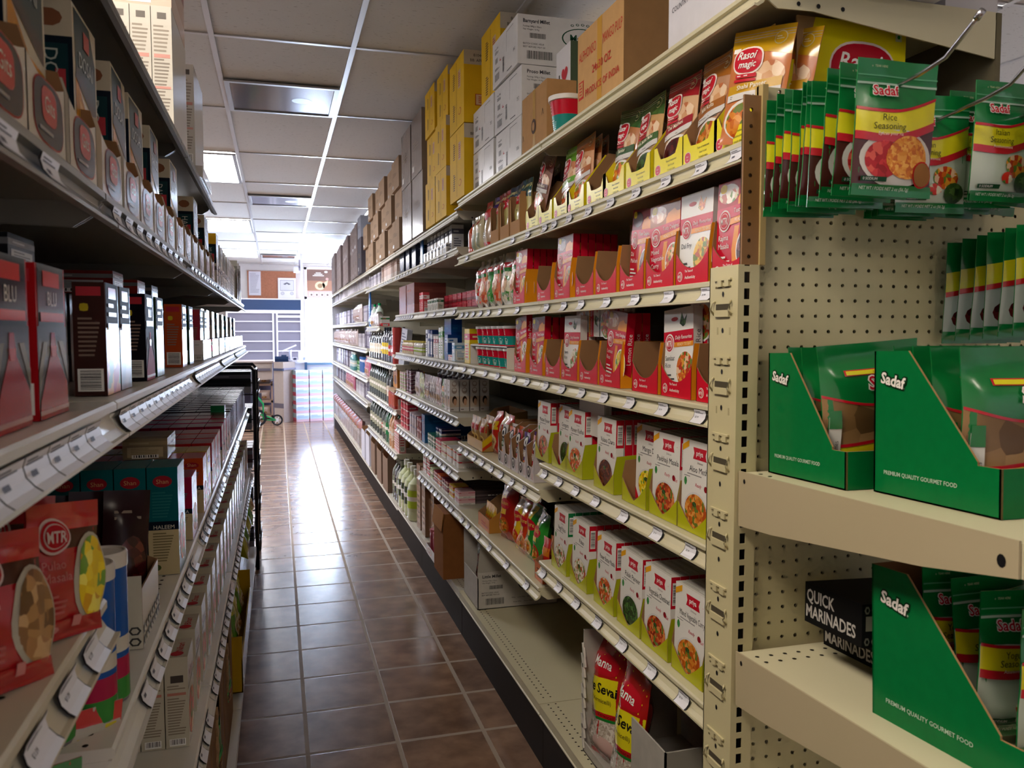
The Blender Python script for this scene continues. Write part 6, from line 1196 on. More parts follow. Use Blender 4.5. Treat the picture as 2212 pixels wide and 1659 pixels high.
gb = [(.63, 'DOSAI', 'nearest, cropped by the frame'), (.815, 'DOSAI', 'second from the viewer'), (1.05, 'DOSAI', 'third from the viewer, its dark side panel showing'), (1.255, 'DOSAI', 'fourth from the viewer'), (1.40, 'DOSAI', 'fifth from the viewer'), (1.60, 'RAVA IDLI', 'sixth from the viewer'), (1.885, 'DAHI VADA', ''), (2.37, 'HANDVO', ''), (2.72, 'DHOKLA', ''), (3.2, 'MURUKKU', 'with a yellow top')]
gp = {}
for y, n_, s in gb:
    if n_ not in gp: gp[n_] = gits(n_, yel=(n_ == 'MURUKKU'))
    lp(gp[n_], y, ZL2 + .002, f'cream and teal {n_.title()} mix box, {s}' if s else f'cream and teal {n_.title()} mix box with its name down the dark side panel', 'food box', None, -.205, R.uniform(-.03, .03))
row(gp['DOSAI'], .62, 2.9, 15, ZL2 + .002, 'dosa mix box in the row behind the front ones', 'food box', 'dosa mix back row', pos=lp, dx=-.07)
def gtray(w=.125):
    mb, F = tray(w, .12, .085, .068, lambda u: .068 - .012 * math.sin(u * PI), m('cfc8ba', .45), m('c4bcac', .5), BROWNIN, hb=.10); q = flat((-w/2, 0, 0), (1,0,0), (0,0,1), w, .068)
    q.ell(mb, .52, .46, .40, .42, m('a03028', .5), 1, 24, sq=.6); q.ell(mb, .52, .46, .38, .395, m('2a2430', .45), 2, 24, sq=.6); q.ell(mb, .52, .55, .20, .24, m('c0403c', .5), 3, 14, sq=.6); q.text(mb, 'Gits', .52, .46, .014, m('e0d0c0', .5), 4, maxw=.036); q.lines(mb, .25, .8, .16, .26, 1, m('9a9490', .5), 4); return mb.build('display_tray')
gt = gtray(); yy = [.69, .815, .955, 1.11, 1.25, 1.39, 1.53, 1.68, 1.84, 2.0, 2.17, 2.35, 2.55, 2.75]
for i, y in enumerate(yy): lp(gt, y, ZL2 + .0005, f'low white tray with a dark rounded red-edged badge, number {["one","two","three","four","five","six","seven","eight","nine","ten","eleven","twelve","thirteen","fourteen"][i]} counting away from the viewer', 'display tray', None, -.19)
row(small_box(.05, .12, .17, 'c9c7c4', 'b8b4b0', 'dedcd8', 'white_box', 1), 3.3, 4.9, 16, ZL2, 'slim off-white box in the long row toward the black rack', 'box', 'slim off-white boxes, far left', pos=lp, dx=-.005, jit=.08)
row(small_box(.07, .03, .07, 'c8c4c0', '6a5c60', 'dcd8d4', 'small_carton', 1), 2.9, 3.7, 7, ZL2, 'short white carton with brown square, beyond the trays', 'carton', 'short white cartons', pos=lp, dx=.01)
for y, ln, s in ((4.55, .12, 'tall grey book-like box leaning near the black rack'), (4.75, .06, 'second tall grey box leaning near the black rack'), (4.93, .0, 'last tall grey box beside the black rack')): lp(small_box(.03, .12, .215, '8c8880', '5a5850', 'a8a49c', 'tall_box', 2), y, ZL2, s, 'box', None, -.195, 0, (0, ln))
# top shelf: shrink-wrapped blocks of tall white boxes
mb = MB(); mb.box(-.14, 0, 0, .14, .040, .27, m('c4c0b8', .3, coat=.7)); f = cframes(.28, .04, .27); A = f['Lf']; A.bars(mb, .15, .85, .02, .12, 1, 10); A.lines(mb, .1, .9, .16, .60, 16, m('8c847c', .6), 1); A.lines(mb, .1, .9, .64, .86, 7, m('9a9288', .6), 1); A.strip(mb, .1, .9, .60, .63, m('c8948c', .5), 1, n=1); A.strip(mb, .3, .75, .90, .95, m('5a5450', .5), 1, n=1); A.strip(mb, .1, .9, .36, .38, m('c8948c', .5), 2, n=1)
tb = mb.build('tall_white_box')
for i in range(5): lp(tb, 2.06, ZL1, f'tall white box, {["nearest the aisle", "second from aisle", "third from aisle", "fourth from aisle", "deepest"][i]}, in the near wrapped block, top left shelf', 'box', None, -.205 - .0415 * i)
pk = small_box(.26, .20, .14, 'b89a88', 'a83030', 'c8b0a0', 'pink_carton', 2); lp(pk, 2.06, ZL1 + .271, 'pinkish carton lying on the first wrapped block', 'carton', None, -.205)
for i in range(4): lp(tb, 2.55, ZL1 + .03, f'tall white recipe-printed box, {["nearest the aisle", "second from the aisle", "third from the aisle", "deepest"][i]} in the second wrapped block farther on', 'box', None, -.205 - .0415 * i)
mb = MB(); mb.box(-.15, -.004, 0, .15, .17, .03, m('b8b2aa', .15, coat=1, bump=1.0, scale=40)); lp(mb.build('crumpled_wrap'), 2.55, ZL1 - .0, 'crumpled clear wrap under the second block of tall boxes', 'plastic wrap', None, -.19)
# fourth shelf: many small spice cartons in depth
def hbox(c, nm_, txt=True):
    mb = MB(); w, d, h = .105, .052, .198 if nm_ == 'haleem' else .135; mb.box(-w/2, 0, 0, w/2, d, h, m(c, .28, coat=.5)); f = cframes(w, d, h); A = f['Lf']
    A.strip(mb, 0, 1, 0, .42, m('c4b48c', .5), 1, n=1); A.strip(mb, 0, 1, .42, .50, m('141e2c', .4), 2, n=1); A.text(mb, 'HALEEM' if nm_ == 'haleem' else 'MASALA', .52, .43, .007, m('d8d4c8', .5), 3, maxw=.045); A.ell(mb, .5, .87, .32, .055, m('9c2430', .5), 1, 14); A.text(mb, 'Shan', .5, .85, .008, m('d8a070', .5), 2, maxw=.03); A.lines(mb, .15, .85, .53, .78, 9, m('2c7478', .5), 1); A.lines(mb, .15, .85, .12, .40, 11, m('7c7050', .5), 2); A.ell(mb, .25, .07, .15, .03, m('4c5a2c', .5), 2, 10)
    f['F'].strip(mb, .05, .95, .5, .95, m('e4e4e4', .25, coat=.8), 1, n=1) if 0 else None
    F = f['F']; F.ell(mb, .5, .3, .4, .22, food(FOODS['cur'], 80, .3), 1, 16); F.ell(mb, .5, .8, .3, .07, m('9c2430', .5), 1, 14)
    return mb.build('spice_carton')
hb = hbox('106068', 'haleem')
for i in range(4): lp(hb, 1.64, ZL4, f'teal Haleem spice carton, {["on the aisle edge, full side showing", "second from the aisle", "third from the aisle", "deepest"][i]}', 'spice carton', None, -.179 - .054 * i)
cl = [('a01840', 'crimson', 1.895), ('b8441c', 'orange', 2.17), ('b89a30', 'mustard', 2.29), ('a82020', 'red', 2.45), ('b02828', 'bright red', 2.57), ('b03020', 'tomato', 2.69), ('8a1c3c', 'maroon', 2.87), ('a01c48', 'raspberry', 3.0), ('a82040', 'cherry', 3.13), ('70585c', 'grey-brown', 3.26)]
for c_, s, y in cl:
    q = hbox(c_, 'masala')
    for i in range(5): lp(q, y, ZL4, f'{s} spice carton, front of its row on the crowded fourth left shelf' if i == 0 else f'{s} spice carton behind the front one of its row', 'spice carton', None if i == 0 else f'{s} cartons in depth', -.180 - .054 * i)
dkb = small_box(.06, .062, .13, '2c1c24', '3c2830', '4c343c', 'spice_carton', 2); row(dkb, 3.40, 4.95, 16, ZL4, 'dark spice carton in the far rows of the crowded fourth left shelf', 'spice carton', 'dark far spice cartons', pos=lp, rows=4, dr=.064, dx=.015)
lp(small_box(.08, .05, .14, '1c7a4c', '2c8a5c', 'c8d8cc', 'spice_carton', 2), 3.36, ZL4 + .02, 'green spice carton rising above the dark far rows', 'spice carton')
o = lp(small_box(.16, .10, .05, '8a7c64', 'a09070', 'b8a888', 'spice_carton', 1), 2.2, ZL4 + .137, 'beige carton lying on top of the orange row', 'spice carton', None, -.26)
# patterned tray with pouches, blue cans
mb, F = tray(.16, .24, .13, .085, lambda u: .085, m('c8c4b4', .5), m('20242c', .5), BROWNIN, hb=.14, slope=True); A = flat((-.0805, .24, 0), (0,-1,0), (0,0,1), .24, .13)
def patt(A, mb, u0, u1, v0, v1, n1, n2):
    for i in range(n1):
        for j in range(n2): 
            u = u0 + (u1-u0)*(i+.5)/n1; v = v0 + (v1-v0)*(j+.5)/n2; A.ell(mb, u, v, (u1-u0)/n1*.42, (v1-v0)/n2*.42, m('3c3c3c', .5), 3, 6); A.ell(mb, u, v, (u1-u0)/n1*.26, (v1-v0)/n2*.26, m('c4c0b0', .5), 4, 6)
A.strip(mb, 0, 1, 0, .80, m('c8c4b4', .5), 1, n=1); patt(A, mb, 0, 1, .02, .26, 12, 2); patt(A, mb, 0, .9, .60, .78, 11, 2); A.text(mb, 'Taste of Home', .5, .38, .012, m('2c2c2c', .5), 2, maxw=.10, shear=.2)
q = flat((-.08, 0, 0), (1,0,0), (0,0,1), .16, .085); patt(q, mb, 0, 1, .02, .4, 8, 2)
pt_ = mb.build('patterned_tray'); lp(pt_, 1.30, ZL4, 'black and cream patterned display tray with a brown inside, beyond the blue cans', 'display tray', None, -.188)
for i, (y, x) in enumerate(((1.33, -.34), (1.35, -.285), (1.345, -.235))): 
    mb, F = pouch(.07, .19, .022, m('2a1418', .35), seed=100 + i, nu=10, nv=12); F.ell(mb, .6, .35, .36, .28, food(FOODS['darkred'], 70, .25), 1, 16); F.lines(mb, .2, .8, .75, .85, 2, m('8a7c70', .5), 1); put(mb.build('spice_pouch'), (x, y, ZL4 + .01), .5, ['dark meat-print pouch deepest in the patterned tray', 'dark meat-print pouch in the middle of the patterned tray', 'dark meat-print pouch at the aisle side of the patterned tray'][i], 'food pouch', None, (-.15, .12))
t2 = put(pt_, (-.42, 1.25, ZL4 + .06), LR + .2, 'second patterned tray with a square paper label, back in the shadow', 'display tray')
mb = MB(); mb.box(-.03, 0, 0, .03, .001, .045, m('c8c4b8', .5)); put(mb.build('paper_label'), (-.325, 1.30, ZL4 + .15), .3, 'pale square paper label stuck up behind the dark pouches', 'label')
def can(): 
    mb = MB(); h, r = .182, .0262; mb.lathe([(.0001, 0), (r*.95, 0), (r, .004), (r, .03), (r, .055), (r, h*.93)], m('1c4a94', .35, coat=.4), 24, mats=[m('8a8a90', .3, .8)]*2 + [m('3a8a3c', .35, coat=.4), m('a82048', .35, coat=.4), m('1450a0', .35, coat=.4)])
    mb.lathe([(r*1.002, .062), (r*1.002, .080)], m('c8c4b8', .4), 24); o = mb.build('blue_can'); c = MB(); c.lathe([(r*1.04, h*.90), (r*1.05, h*.985), (r*.98, h), (r*.90, h*1.0), (r*.88, h*.985), (.0001, h*.985)], m('d0ccc4', .4), 28); c.build('lid', o, 'white plastic lid'); return o
cn = can()
for y, x, q in ((1.062, -.206, 'farthest of the three'), (1.006, -.210, 'middle of the three'), (.965, -.245, 'nearest of the three')): put(cn, (x, y, ZL4), -1.2, 'slim blue food can with white lid, ' + q, 'can')
# red pouches on the extra near shelf
def mtr_p(names, fd, seed):
    mb, F = pouch(.082, .122, .017, film('a8141c'), seed=seed, hdr=.10, wr=.0015); F.strip(mb, 0, 1, .66, .80, m('4a2c20', .3), 1, n=8); F.strip(mb, 0, .62, .0, .62, film('a8141c'), 2, n=6); F.strip(mb, 0, 1, .80, 1, film('b01820'), 2, n=8)
    F.ell(mb, .82, .42, .30, .34, m('b0a898', .35), 3, 24); F.ell(mb, .84, .42, .26, .31, food(FOODS[fd], 90, .3), 4, 24); F.strip(mb, 0, 1, 0, .14, film('a8141c'), 5, n=8)
    mtr_logo(F, mb, .28, .76, .20, 5, m('c8b0a8', .4), m('a8141c', .4)); 
    for i, s in enumerate(names): F.text(mb, s, .12, .52 - .09*i, .008, m('c0706c', .5), 5, al='l', maxw=.037)
    F.lines(mb, .12, .45, .18, .34, 4, m('b8605c', .5), 5); F.strip(mb, .52, .62, .08, .16, m('c8807c', .5), 7, n=1); F.ell(mb, .25, .08, .08, .03, m('c8807c', .5), 7, 8); return mb.build('breakfast_mix_pouch')
put(mtr_p(('Pulao', 'Masala'), 'lemon', 110), (-.192, .812, 1.157), 1.0, 'red Pulao Masala pouch with a round white logo on the near left shelf', 'food pouch', None, (-.10, .12))
put(mtr_p(('Naan', 'Mix'), 'nut', 111), (-.207, .70, 1.157), 1.0, 'red pouch with a bread picture cropped at the left edge', 'food pouch', None, (-.18, .1))
p3 = mtr_p(('Masala', 'Dosa'), 'orange', 112)
for i, (x, y) in enumerate(((-.25, .85), (-.30, .80), (-.30, .88))): put(p3, (x, y, 1.157), .6, 'red pouch in the dim back of the near left shelf', 'food pouch', 'dim back red pouches', (-.1, .1))
for i, (x, y, s) in enumerate(((-.235, .93, 'white and red bag with a blurred name below the near left shelf'), (-.25, .80, 'red and green bag low at the left edge'))):
    mb, F = pouch(.14, .22, .05, film(['b8b0a4', 'a01c1c'][i]), seed=120 + i, nu=12, nv=12, wr=.003); F.strip(mb, 0, .25, 0, 1, film('b01c1c'), 1, n=3); F.strip(mb, 0, 1, .75, 1, film(['c82828', '2c7a30'][i]), 1, n=6); F.strip(mb, .6, .95, .7, .9, film('c8b820'), 2, n=4); F.text(mb, 'GARDEN', .62, .45, .016, m('5a4c48', .5), 2, maxw=.09); put(mb.build('snack_bag'), (x, y, .802), .7, s, 'snack bag', None, (-.1, .1))
# fifth shelf: white recipe boxes with red names
def natl(nm_):
    mb = MB(); w, d, h = .10, .042, .178; mb.box(-w/2, 0, 0, w/2, d, h, m('c2bba8', .35, coat=.4)); f = cframes(w, d, h); A = f['Lf']; A.bars(mb, .15, .85, .02, .10, 1, 10); A.lines(mb, .1, .9, .14, .56, 14, m('8c8070', .6), 1); A.strip(mb, .1, .9, .58, .61, m('c08070', .5), 1, n=1); A.strip(mb, .25, .8, .72, .80, m('4c4440', .5), 1, n=1); A.lines(mb, .1, .9, .64, .70, 2, m('8c8070', .6), 1)
    F = f['F']; F.ell(mb, .5, .3, .42, .26, food(FOODS['cur'], 60, .3), 1, 16); T = f['T']; T.text(mb, nm_, .55, .28, .013, m('b82830', .5), 1, maxw=.06, off=.01); T.ell(mb, .2, .5, .12, .3, m('b82830', .5), 1, 10); F.text(mb, nm_, .5, .72, .018, m('b82830', .5), 1, maxw=.08); F.poly(mb, [(0,.62),(1,.66),(1,.7),(0,.66)], m('8a7c3c', .5), 1); return mb.build('recipe_box')
nn = [natl(s) for s in ('Nihari', 'Bihari', 'Chaat', 'Korma')]; ns = ['Nihari', 'Bihari', 'Chaat', 'Korma']
for i in range(19):
    y = 1.70 + .15 * i * (1 + .01 * i)
    if y > 4.95: break
    k = i % 4; on = ['nearest', 'second', 'third', 'fourth', 'fifth', 'sixth', 'seventh', 'eighth', 'ninth', 'tenth', 'eleventh', 'twelfth', 'thirteenth', 'fourteenth', 'fifteenth', 'sixteenth', 'seventeenth', 'eighteenth', 'nineteenth'][i]
    for q in range(4): lp(nn[k], y, ZL5, f'white {ns[k]} box on the aisle edge of the low left shelf, {on} from the viewer' if q == 0 else f'white {ns[k]} box in depth behind the aisle-edge boxes', 'recipe box', None if q == 0 else f'{ns[k]} boxes in depth', -.177 - .044 * q)
# bottom deck left: torn brown cartons, yellow tray of crisps
def torn(w, d, h, g=True):
    mb = MB(); c = m('8a6a4c', .8, noise=.1); mb.box(-w/2, 0, 0, w/2, .004, h*.55, c); mb.box(-w/2, .004, 0, -w/2+.004, d, h, c); mb.box(w/2-.004, .004, 0, w/2, d, h, c); mb.box(-w/2, d-.004, 0, w/2, d, h, c); mb.box(-w/2, 0, 0, w/2, d, .004, c)
    mb.box(-w/2, 0, h*.55, -w/2 + w*.3, .004, h, c); mb.box(w/2 - w*.25, 0, h*.55, w/2, .004, h, c); mb.box(-w/2, 0, h*.93, w/2, .004, h, c); mb.box(-w/2, 0, h, w/2, d, h + .003, c)
    for i in range(9): mb.obox((-w/2 + w*.3 + .012*((i*5)%3), -.002, h*(.56 + .04*i)), ((1,0,.5),(0,1,0),(-.5,0,1)), (.012, .003, .010), m('a88a68', .8))
    return mb.build('torn_carton')
tc = torn(.40, .34, .36)
for y, s in ((1.75, 'nearest'), (2.2, 'second'), (2.64, 'third, with green packs inside')): lp(tc, y, ZLB, f'torn brown carton on the bottom deck at left, {s}', 'carton', None, -.165)
gp_ = small_pouch(.16, .22, .06, '1c8a3c', '28a048', '50b868', 'green_pack', 51)
for y in (2.2, 2.62): lp(gp_, y, ZLB + .10, 'bright green pack showing through the torn opening of a carton', 'pack', 'green packs in the torn cartons', -.19)
mb = MB(); yl = m('b8941c', .5); mb.box(-.42, -.03, 0, .42, -.026, .12, yl); mb.box(-.42, -.03, 0, -.416, .25, .20, yl); mb.box(.416, -.03, 0, .42, .25, .2, yl); mb.box(-.42, -.03, 0, .42, .25, .004, yl); lp(mb.build('yellow_tray'), 3.35, ZLB + .02, 'long yellow-edged tray of crisps bags on the bottom deck at left', 'tray', None, -.165)
cr_ = [small_pouch(.15, .20, .07, 'b8b81c', 'd8d040', 'e0d8b0', 'crisps_bag', 61), small_pouch(.15, .20, .07, '5a9a1c', 'c8c828', 'e8e0b0', 'crisps_bag', 62)]
for i, y in enumerate(ys(3.0, 3.75, 5)): lp(cr_[i % 2], y, ZLB + .06 + .03 * (i % 2), f'{["yellow", "green"][i % 2]} glossy crisps bag in the yellow-edged tray', 'crisps bag', f'{["yellow", "green"][i % 2]} crisps bags in the tray', -.185, R.uniform(-.3, .3), (-.2, .1))
for i, y in enumerate(ys(3.85, 5.0, 5)): lp(cs, y, ZLB, 'brown-grey carton on the bottom deck at left toward the black rack', 'carton', 'deck cartons at left', -.18); 
for i, y in enumerate(ys(3.85, 5.0, 5)): lp(cr_[i % 2], y, ZLB + .225, 'crisps bag lying over the deck cartons at left', 'crisps bag', 'crisps bags over the left deck cartons', -.17, R.uniform(-.4, .4), (-.3, .1))

# ================================================================= END DISPLAY GOODS
rs_ = [sadaf_packet('rice', 200 + i) for i in range(3)]; it_ = [sadaf_packet('italian', 210 + i) for i in range(3)]
hook(.797, 1.742, 'steel peg hook carrying the Rice Seasoning packets')
on = ['farthest', 'second from the board', 'third from the board', 'fourth from the board', 'fifth from the board', 'sixth from the board', 'seventh from the board', 'eighth from the board', 'ninth from the board', 'frontmost, fully visible']
pys = [1.128, 1.112, 1.094, 1.074, 1.056, 1.040, 1.026, 1.000, .968, .928]
for i, y in enumerate(pys):
    put(rs_[i % 3], (.797 + R.uniform(-.003, .003) - (.006 if i == 9 else 0), y, 1.617 + R.uniform(-.004, .006) + (.002 if i == 9 else 0)), R.uniform(-.06, .06), f'green Rice Seasoning packet on the left peg hook, {on[i]}', 'seasoning packet', None, (.05, R.uniform(-.02, .02)))
hook(.968, 1.742, 'steel peg hook carrying the Italian Seasoning packets, left', -.30)
for i, y in enumerate((1.12, 1.10, 1.08, 1.045)): put(it_[i % 3], (.968 + R.uniform(-.004, .004), y, 1.617), R.uniform(-.08, .08), f'green Italian Seasoning packet on the middle peg hook, {["farthest", "second", "third", "frontmost"][i]}', 'seasoning packet', None, (.05, R.uniform(-.02, .02)))
hook(1.085, 1.742, 'steel peg hook carrying the Italian Seasoning packets, right', -.30)
for i, y in enumerate((1.12, 1.09, 1.05, 1.01)): put(it_[(i+1) % 3], (1.06 + .002 * i, y, 1.624 + .003 * i), R.uniform(-.08, .05), f'green Italian Seasoning packet on the third peg hook, {["farthest", "second", "third", "frontmost"][i]}', 'seasoning packet', None, (.06, R.uniform(-.02, .03)))
for i, y in enumerate((1.10, 1.03, .96)): put(it_[i % 3], (1.135, y, 1.63), R.uniform(-.1, .1), f'green Italian Seasoning packet cropped by the right edge of the view, {["farthest", "middle", "nearest"][i]}', 'seasoning packet', None, (.08, .03))
hook(1.185, 1.565, 'lower dark peg hook carrying slim seasoning packets', -.30)
def slim(seed):
    mb, F = pouch(.11, .17, .014, film('0b7a38'), seed=seed, nu=10, nv=12, hdr=.16, wr=.001); F.strip(mb, 0, 1, .05, .70, film('b8c0b4'), 1, n=8); F.strip(mb, 0, 1, lambda u: .50 + .12*u, lambda u: .70 + .1*u, film('e0d81c'), 2, n=8); F.strip(mb, 0, 1, lambda u: .46 + .12*u, lambda u: .51 + .12*u, film('c81c24'), 3, n=8); F.ell(mb, .4, .25, .3, .12, food(FOODS['darkred'], 90), 2, 14); F.strip(mb, 0, 1, 0, .12, film('0b7a38'), 2, n=8); F.lines(mb, .3, .8, .58, .68, 2, m('2c2c18', .5), 4); return mb.build('seasoning_packet')
sl = [slim(220), slim(221)]
for i in range(9): put(sl[i % 2], (1.145 + .0015 * i, 1.125 - .026 * i, 1.415 + .003 * i), -.25 + R.uniform(-.05, .05), f'slim green and yellow packet on the lower right hook, {["farthest", "second", "third", "fourth", "fifth", "sixth", "seventh", "eighth", "frontmost"][i]}', 'seasoning packet', None, (.05, R.uniform(-.03, .03)))
# printed cartons with bags of dried limes, upper shelf (its top slopes very slightly)
TL = .028
def sc(o, loc, rz, lab, cat, tx=TL, grp=None): o = put(o, loc, rz, lab, cat, grp, (-tx, 0)); return o
sc(sadaf_carton(.20, .185, .190, (.30, .84, .28)), (.750 + .10, .943, 1.2165), .0, 'green display carton of dried limes, the smaller one at the back of the shelf', 'display carton')
sc(sadaf_carton(.20, .205, .192, (.30, .84, .30)), (.782 + .10, .722, 1.2225), .0, 'larger green display carton of dried limes nearest the viewer', 'display carton')
lb_ = [lime_bag(230), lime_bag(231)]
for i, (x, y, z, rz, tl_, s) in enumerate(((.850, 1.095, 1.222, .0, (-.03, .01), 'back one in the smaller carton'), (.850, 1.06, 1.222, .0, (-.02, .0), 'middle one in the smaller carton'), (.852, 1.015, 1.232, .0, (.0, -.07), 'front one in the smaller carton, tilted'))):
    put(lb_[i % 2], (x, y, z), rz, f'green bag of dried limes, {s}', 'dried lime bag', None, tl_)
for i, (x, y, z, rz, tl_, s) in enumerate(((.882, .905, 1.228, 0, (-.02, .0), 'at the back of the larger carton'), (.882, .872, 1.228, 0, (-.02, .01), 'third in the larger carton'), (.882, .84, 1.228, .0, (-.02, -.01), 'second in the larger carton'), (.884, .80, 1.228, .0, (-.0, .0), 'frontmost in the larger carton'))):
    put(lb_[i % 2], (x, y, z), rz, f'green bag of dried limes, {s}', 'dried lime bag', None, tl_)
# lower shelf: black marinade boxes and a third green carton
def quick():
    mb = MB(); w, d, h = .19, .135, .062; bk = m('121214', .55); mb.box(-w/2, 0, 0, w/2, d, h, bk); f = cframes(w, d, h); A = f['Lf']; F = f['F']
    A.text(mb, 'QUICK', .04, .56, .0185, m('b8b4b0', .6), 1, al='l', maxw=.068, off=.02); A.text(mb, 'MARINADES', .03, .16, .0185, m('b8b4b0', .6), 1, al='l', maxw=.118, off=.02)
    F.strip(mb, 0, 1, 0, 1, m('1c1c1e', .5), 1, n=1); F.strip(mb, .03, .97, .38, .72, m('9a968a', .5), 2, n=1); F.text(mb, 'Taste of Home', .35, .47, .010, m('1c1c1c', .5), 3, maxw=.09, shear=.2)
    for i in range(16):
        for j in (.14, .86): F.ell(mb, .04 + i*.0615, j, .024, .10, m('7c7a70', .5), 3, 6); F.ell(mb, .04 + i*.0615, j, .012, .05, m('1c1c1e', .5), 4, 6)
    T = f['T']
    for i in range(14):
        for j in range(5): T.ell(mb, .35 + i*.046, .10 + j*.09, .018, .036, m('4a4a44', .6), 1, 6); T.ell(mb, .35 + i*.046, .10 + j*.09, .009, .018, m('161618', .6), 2, 6)
    return mb.build('marinade_box')
qb = quick(); QZ = .918
put(qb, (.962, 1.0, QZ + .001), .0, 'black Quick Marinades box at the bottom, on the lower end shelf', 'marinade box', None, (-.045, 0)); put(qb, (.882, .945, QZ + .067), -.03, 'black Quick Marinades box lying on top of the other one', 'marinade box', None, (-.05, .03))
sc(sadaf_carton(.24, .235, .205, (.26, .84, .26)), (.762 + .12, .655, .9325), .02, 'tall green display carton of seasoning packets on the lower end shelf', 'display carton', .045)
yg = sadaf_packet('yogurt', 240); 
for i, (x, y, z, rz, t0, t1) in enumerate(((.885, .86, .985, 0, -.30, .6), (.90, .82, .96, .1, -.2, .45), (.845, .83, .955, 0, -.1, .05), (.87, .80, .95, .0, -.1, .0), (.90, .775, .945, .1, -.05, -.08), (.86, .76, .945, -.05, -.05, .05), (.92, .735, .945, .1, 0, -.12), (.87, .715, .944, 0, .0, .0))):
    put(yg, (x, y, z), rz, f'green and yellow Yogurt Seasoning packet in the tall green carton, {["lying slanted on top", "second slanted one", "upright at the left", "upright in the middle", "upright, leaning right", "low in front at left", "front right", "frontmost in the middle"][i]}', 'seasoning packet', None, (t0, t1))
# ================================================================= BLACK RACK, COUNTER, FAR END
t = empty('wire_rack', (-.135, 5.09, 0), 0, 'black wire rack on the floor at the end of the left shelves', 'rack')
BK = m('14161e', .35); mb = MB()
mb.tube([(0, 0, 0), (0, 0, 1.20), (-.02, 0, 1.225), (-.40, 0, 1.225)], .011, BK); mb.tube([(0, .45, 0), (0, .45, 1.20), (-.02, .45, 1.225), (-.40, .45, 1.225)], .011, BK); mb.tube([(-.40, 0, 0), (-.40, 0, 1.225)], .010, BK); mb.tube([(-.40, .45, 0), (-.40, .45, 1.225)], .010, BK)
mb.tube([(-.01, .0, .02), (-.01, .45, .02)], .008, BK); mb.tube([(0, 0, 1.2), (0, .45, 1.2)], .008, BK); mb.build('frame', t)
for z in (.12, .36, .60, .84, 1.06):
    b2 = MB()
    for yy_ in (0.01, .44): b2.tube([(-.39, yy_, z), (.015, yy_, z)], .004, BK); b2.tube([(-.39, yy_, z + .07), (.015, yy_, z + .07)], .003, BK)
    b2.tube([(.018, .01, z + .07), (.018, .44, z + .07)], .003, BK); b2.tube([(.018, .01, z), (.018, .44, z)], .004, BK)
    for i in range(13): b2.tube([(-.39 + i*.033, .01, z), (-.39 + i*.033, .44, z)], .0018, BK, 5)
    for i in range(12): b2.tube([(.018, .02 + i*.037, z), (.018, .02 + i*.037, z + .07)], .0018, BK, 5)
    b2.build('basket', t)
for k, z in enumerate((.128, .368, .608, .848, 1.068)):
    for i, yq in enumerate((5.16, 5.28, 5.40)):
        put(small_box(.16, .09, .14 if z < 1 else .10, ['3c3c48', '20242e', '4a3440', '2a3a40', '16181f'][k], '5a5a68', '8a8a94', 'dark_packet', 2) if i == 0 else PK, (-.33, yq, z), LR, f'dark packet in the {["lowest", "second", "third", "fourth", "top"][k]} basket of the black rack', 'packet', f'dark packets, {["lowest", "second", "third", "fourth", "top"][k]} rack basket') if 0 else None
dp = [small_box(.10, .30, .13, c, '5a5a68', '8a8a94', 'dark_packet', 2) for c in ('34343f', '20242e', '4a3440', '2a3a40', '16181f')]
for k, z in enumerate((.126, .366, .606, .846, 1.066)):
    for yq in (5.16, 5.28, 5.40): put(dp[k], (-.155, yq + .03, z), LR, f'dark packet in the {["lowest", "second", "third", "fourth", "top"][k]} basket of the black rack', 'packet', f'dark packets, {["lowest", "second", "third", "fourth", "top"][k]} rack basket')
# checkout counter
CG = m('b7aaa2', .5, noise=.03); GB = m('4a5470', .4)
t = empty('checkout_counter', (0, 13.4, 0), 0, 'grey-beige checkout counter with rounded dark bumper strips at the far end', 'counter')
mb = MB(); mb.box(-.62, .35, .66, -.08, .9, .94, CG); mb.box(-.62, .9, 0, -.06, .93, .94, m('3c3848', .6)); mb.box(-.64, .30, .94, -.06, .95, .965, CG); mb.build('drawer_section', t)
mb = MB(); P = [(-.06, .14), (.085, -.06), (.27, .20), (.27, .8), (-.06, .8)]; v = [(x, y, z) for z in (0, .955) for x, y in P]; mb.raw(v, [(0,1,6,5), (1,2,7,6), (2,3,8,7), (3,4,9,8), (4,0,5,9), (5,6,7,8,9)], CG)
Lp = flat((-.06, .139, 0), Vector((.145, -.20, 0)), (0,0,1), .247, .95, .002); Rp_ = flat((.085, -.061, 0), Vector((.185, .26, 0)), (0,0,1), .319, .95, .002)
Lp.strip(mb, 0, 1, .235, .315, m('6a6470', .5), 1, n=1); Rp_.strip(mb, .7, 1, .26, .33, m('7a6468', .5), 1, n=1); mb.build('corner_column', t)
mb = MB(); mb.obox((.0125, .03, .835), ((.145,-.20,0),(0,0,1),(.2,.145,0)), (.125, .020, .014), GB); mb.obox((.178, .065, .845), ((.185,.26,0),(0,0,1),(.26,-.185,0)), (.16, .014, .014), m('8c8aa0', .3)); mb.obox((-.33, .33, .825), ((1,0,0),(0,0,1),(0,1,0)), (.22, .020, .014), m('6c6874', .4)); mb.build('bumper_strip', t, 'dark rounded bumper strips')
mb = MB(); mb.box(.27, .25, .0, 1.02, .85, .93, m('d4d2dc', .4)); mb.box(.24, .20, .93, 1.06, .9, .955, m('dedce6', .3)); mb.box(.42, .17, .80, .46, .21, .94, m('3c5474', .4)); mb.box(.44, .18, .90, .98, .205, .93, m('5c7a94', .4)); mb.build('front_section', t)
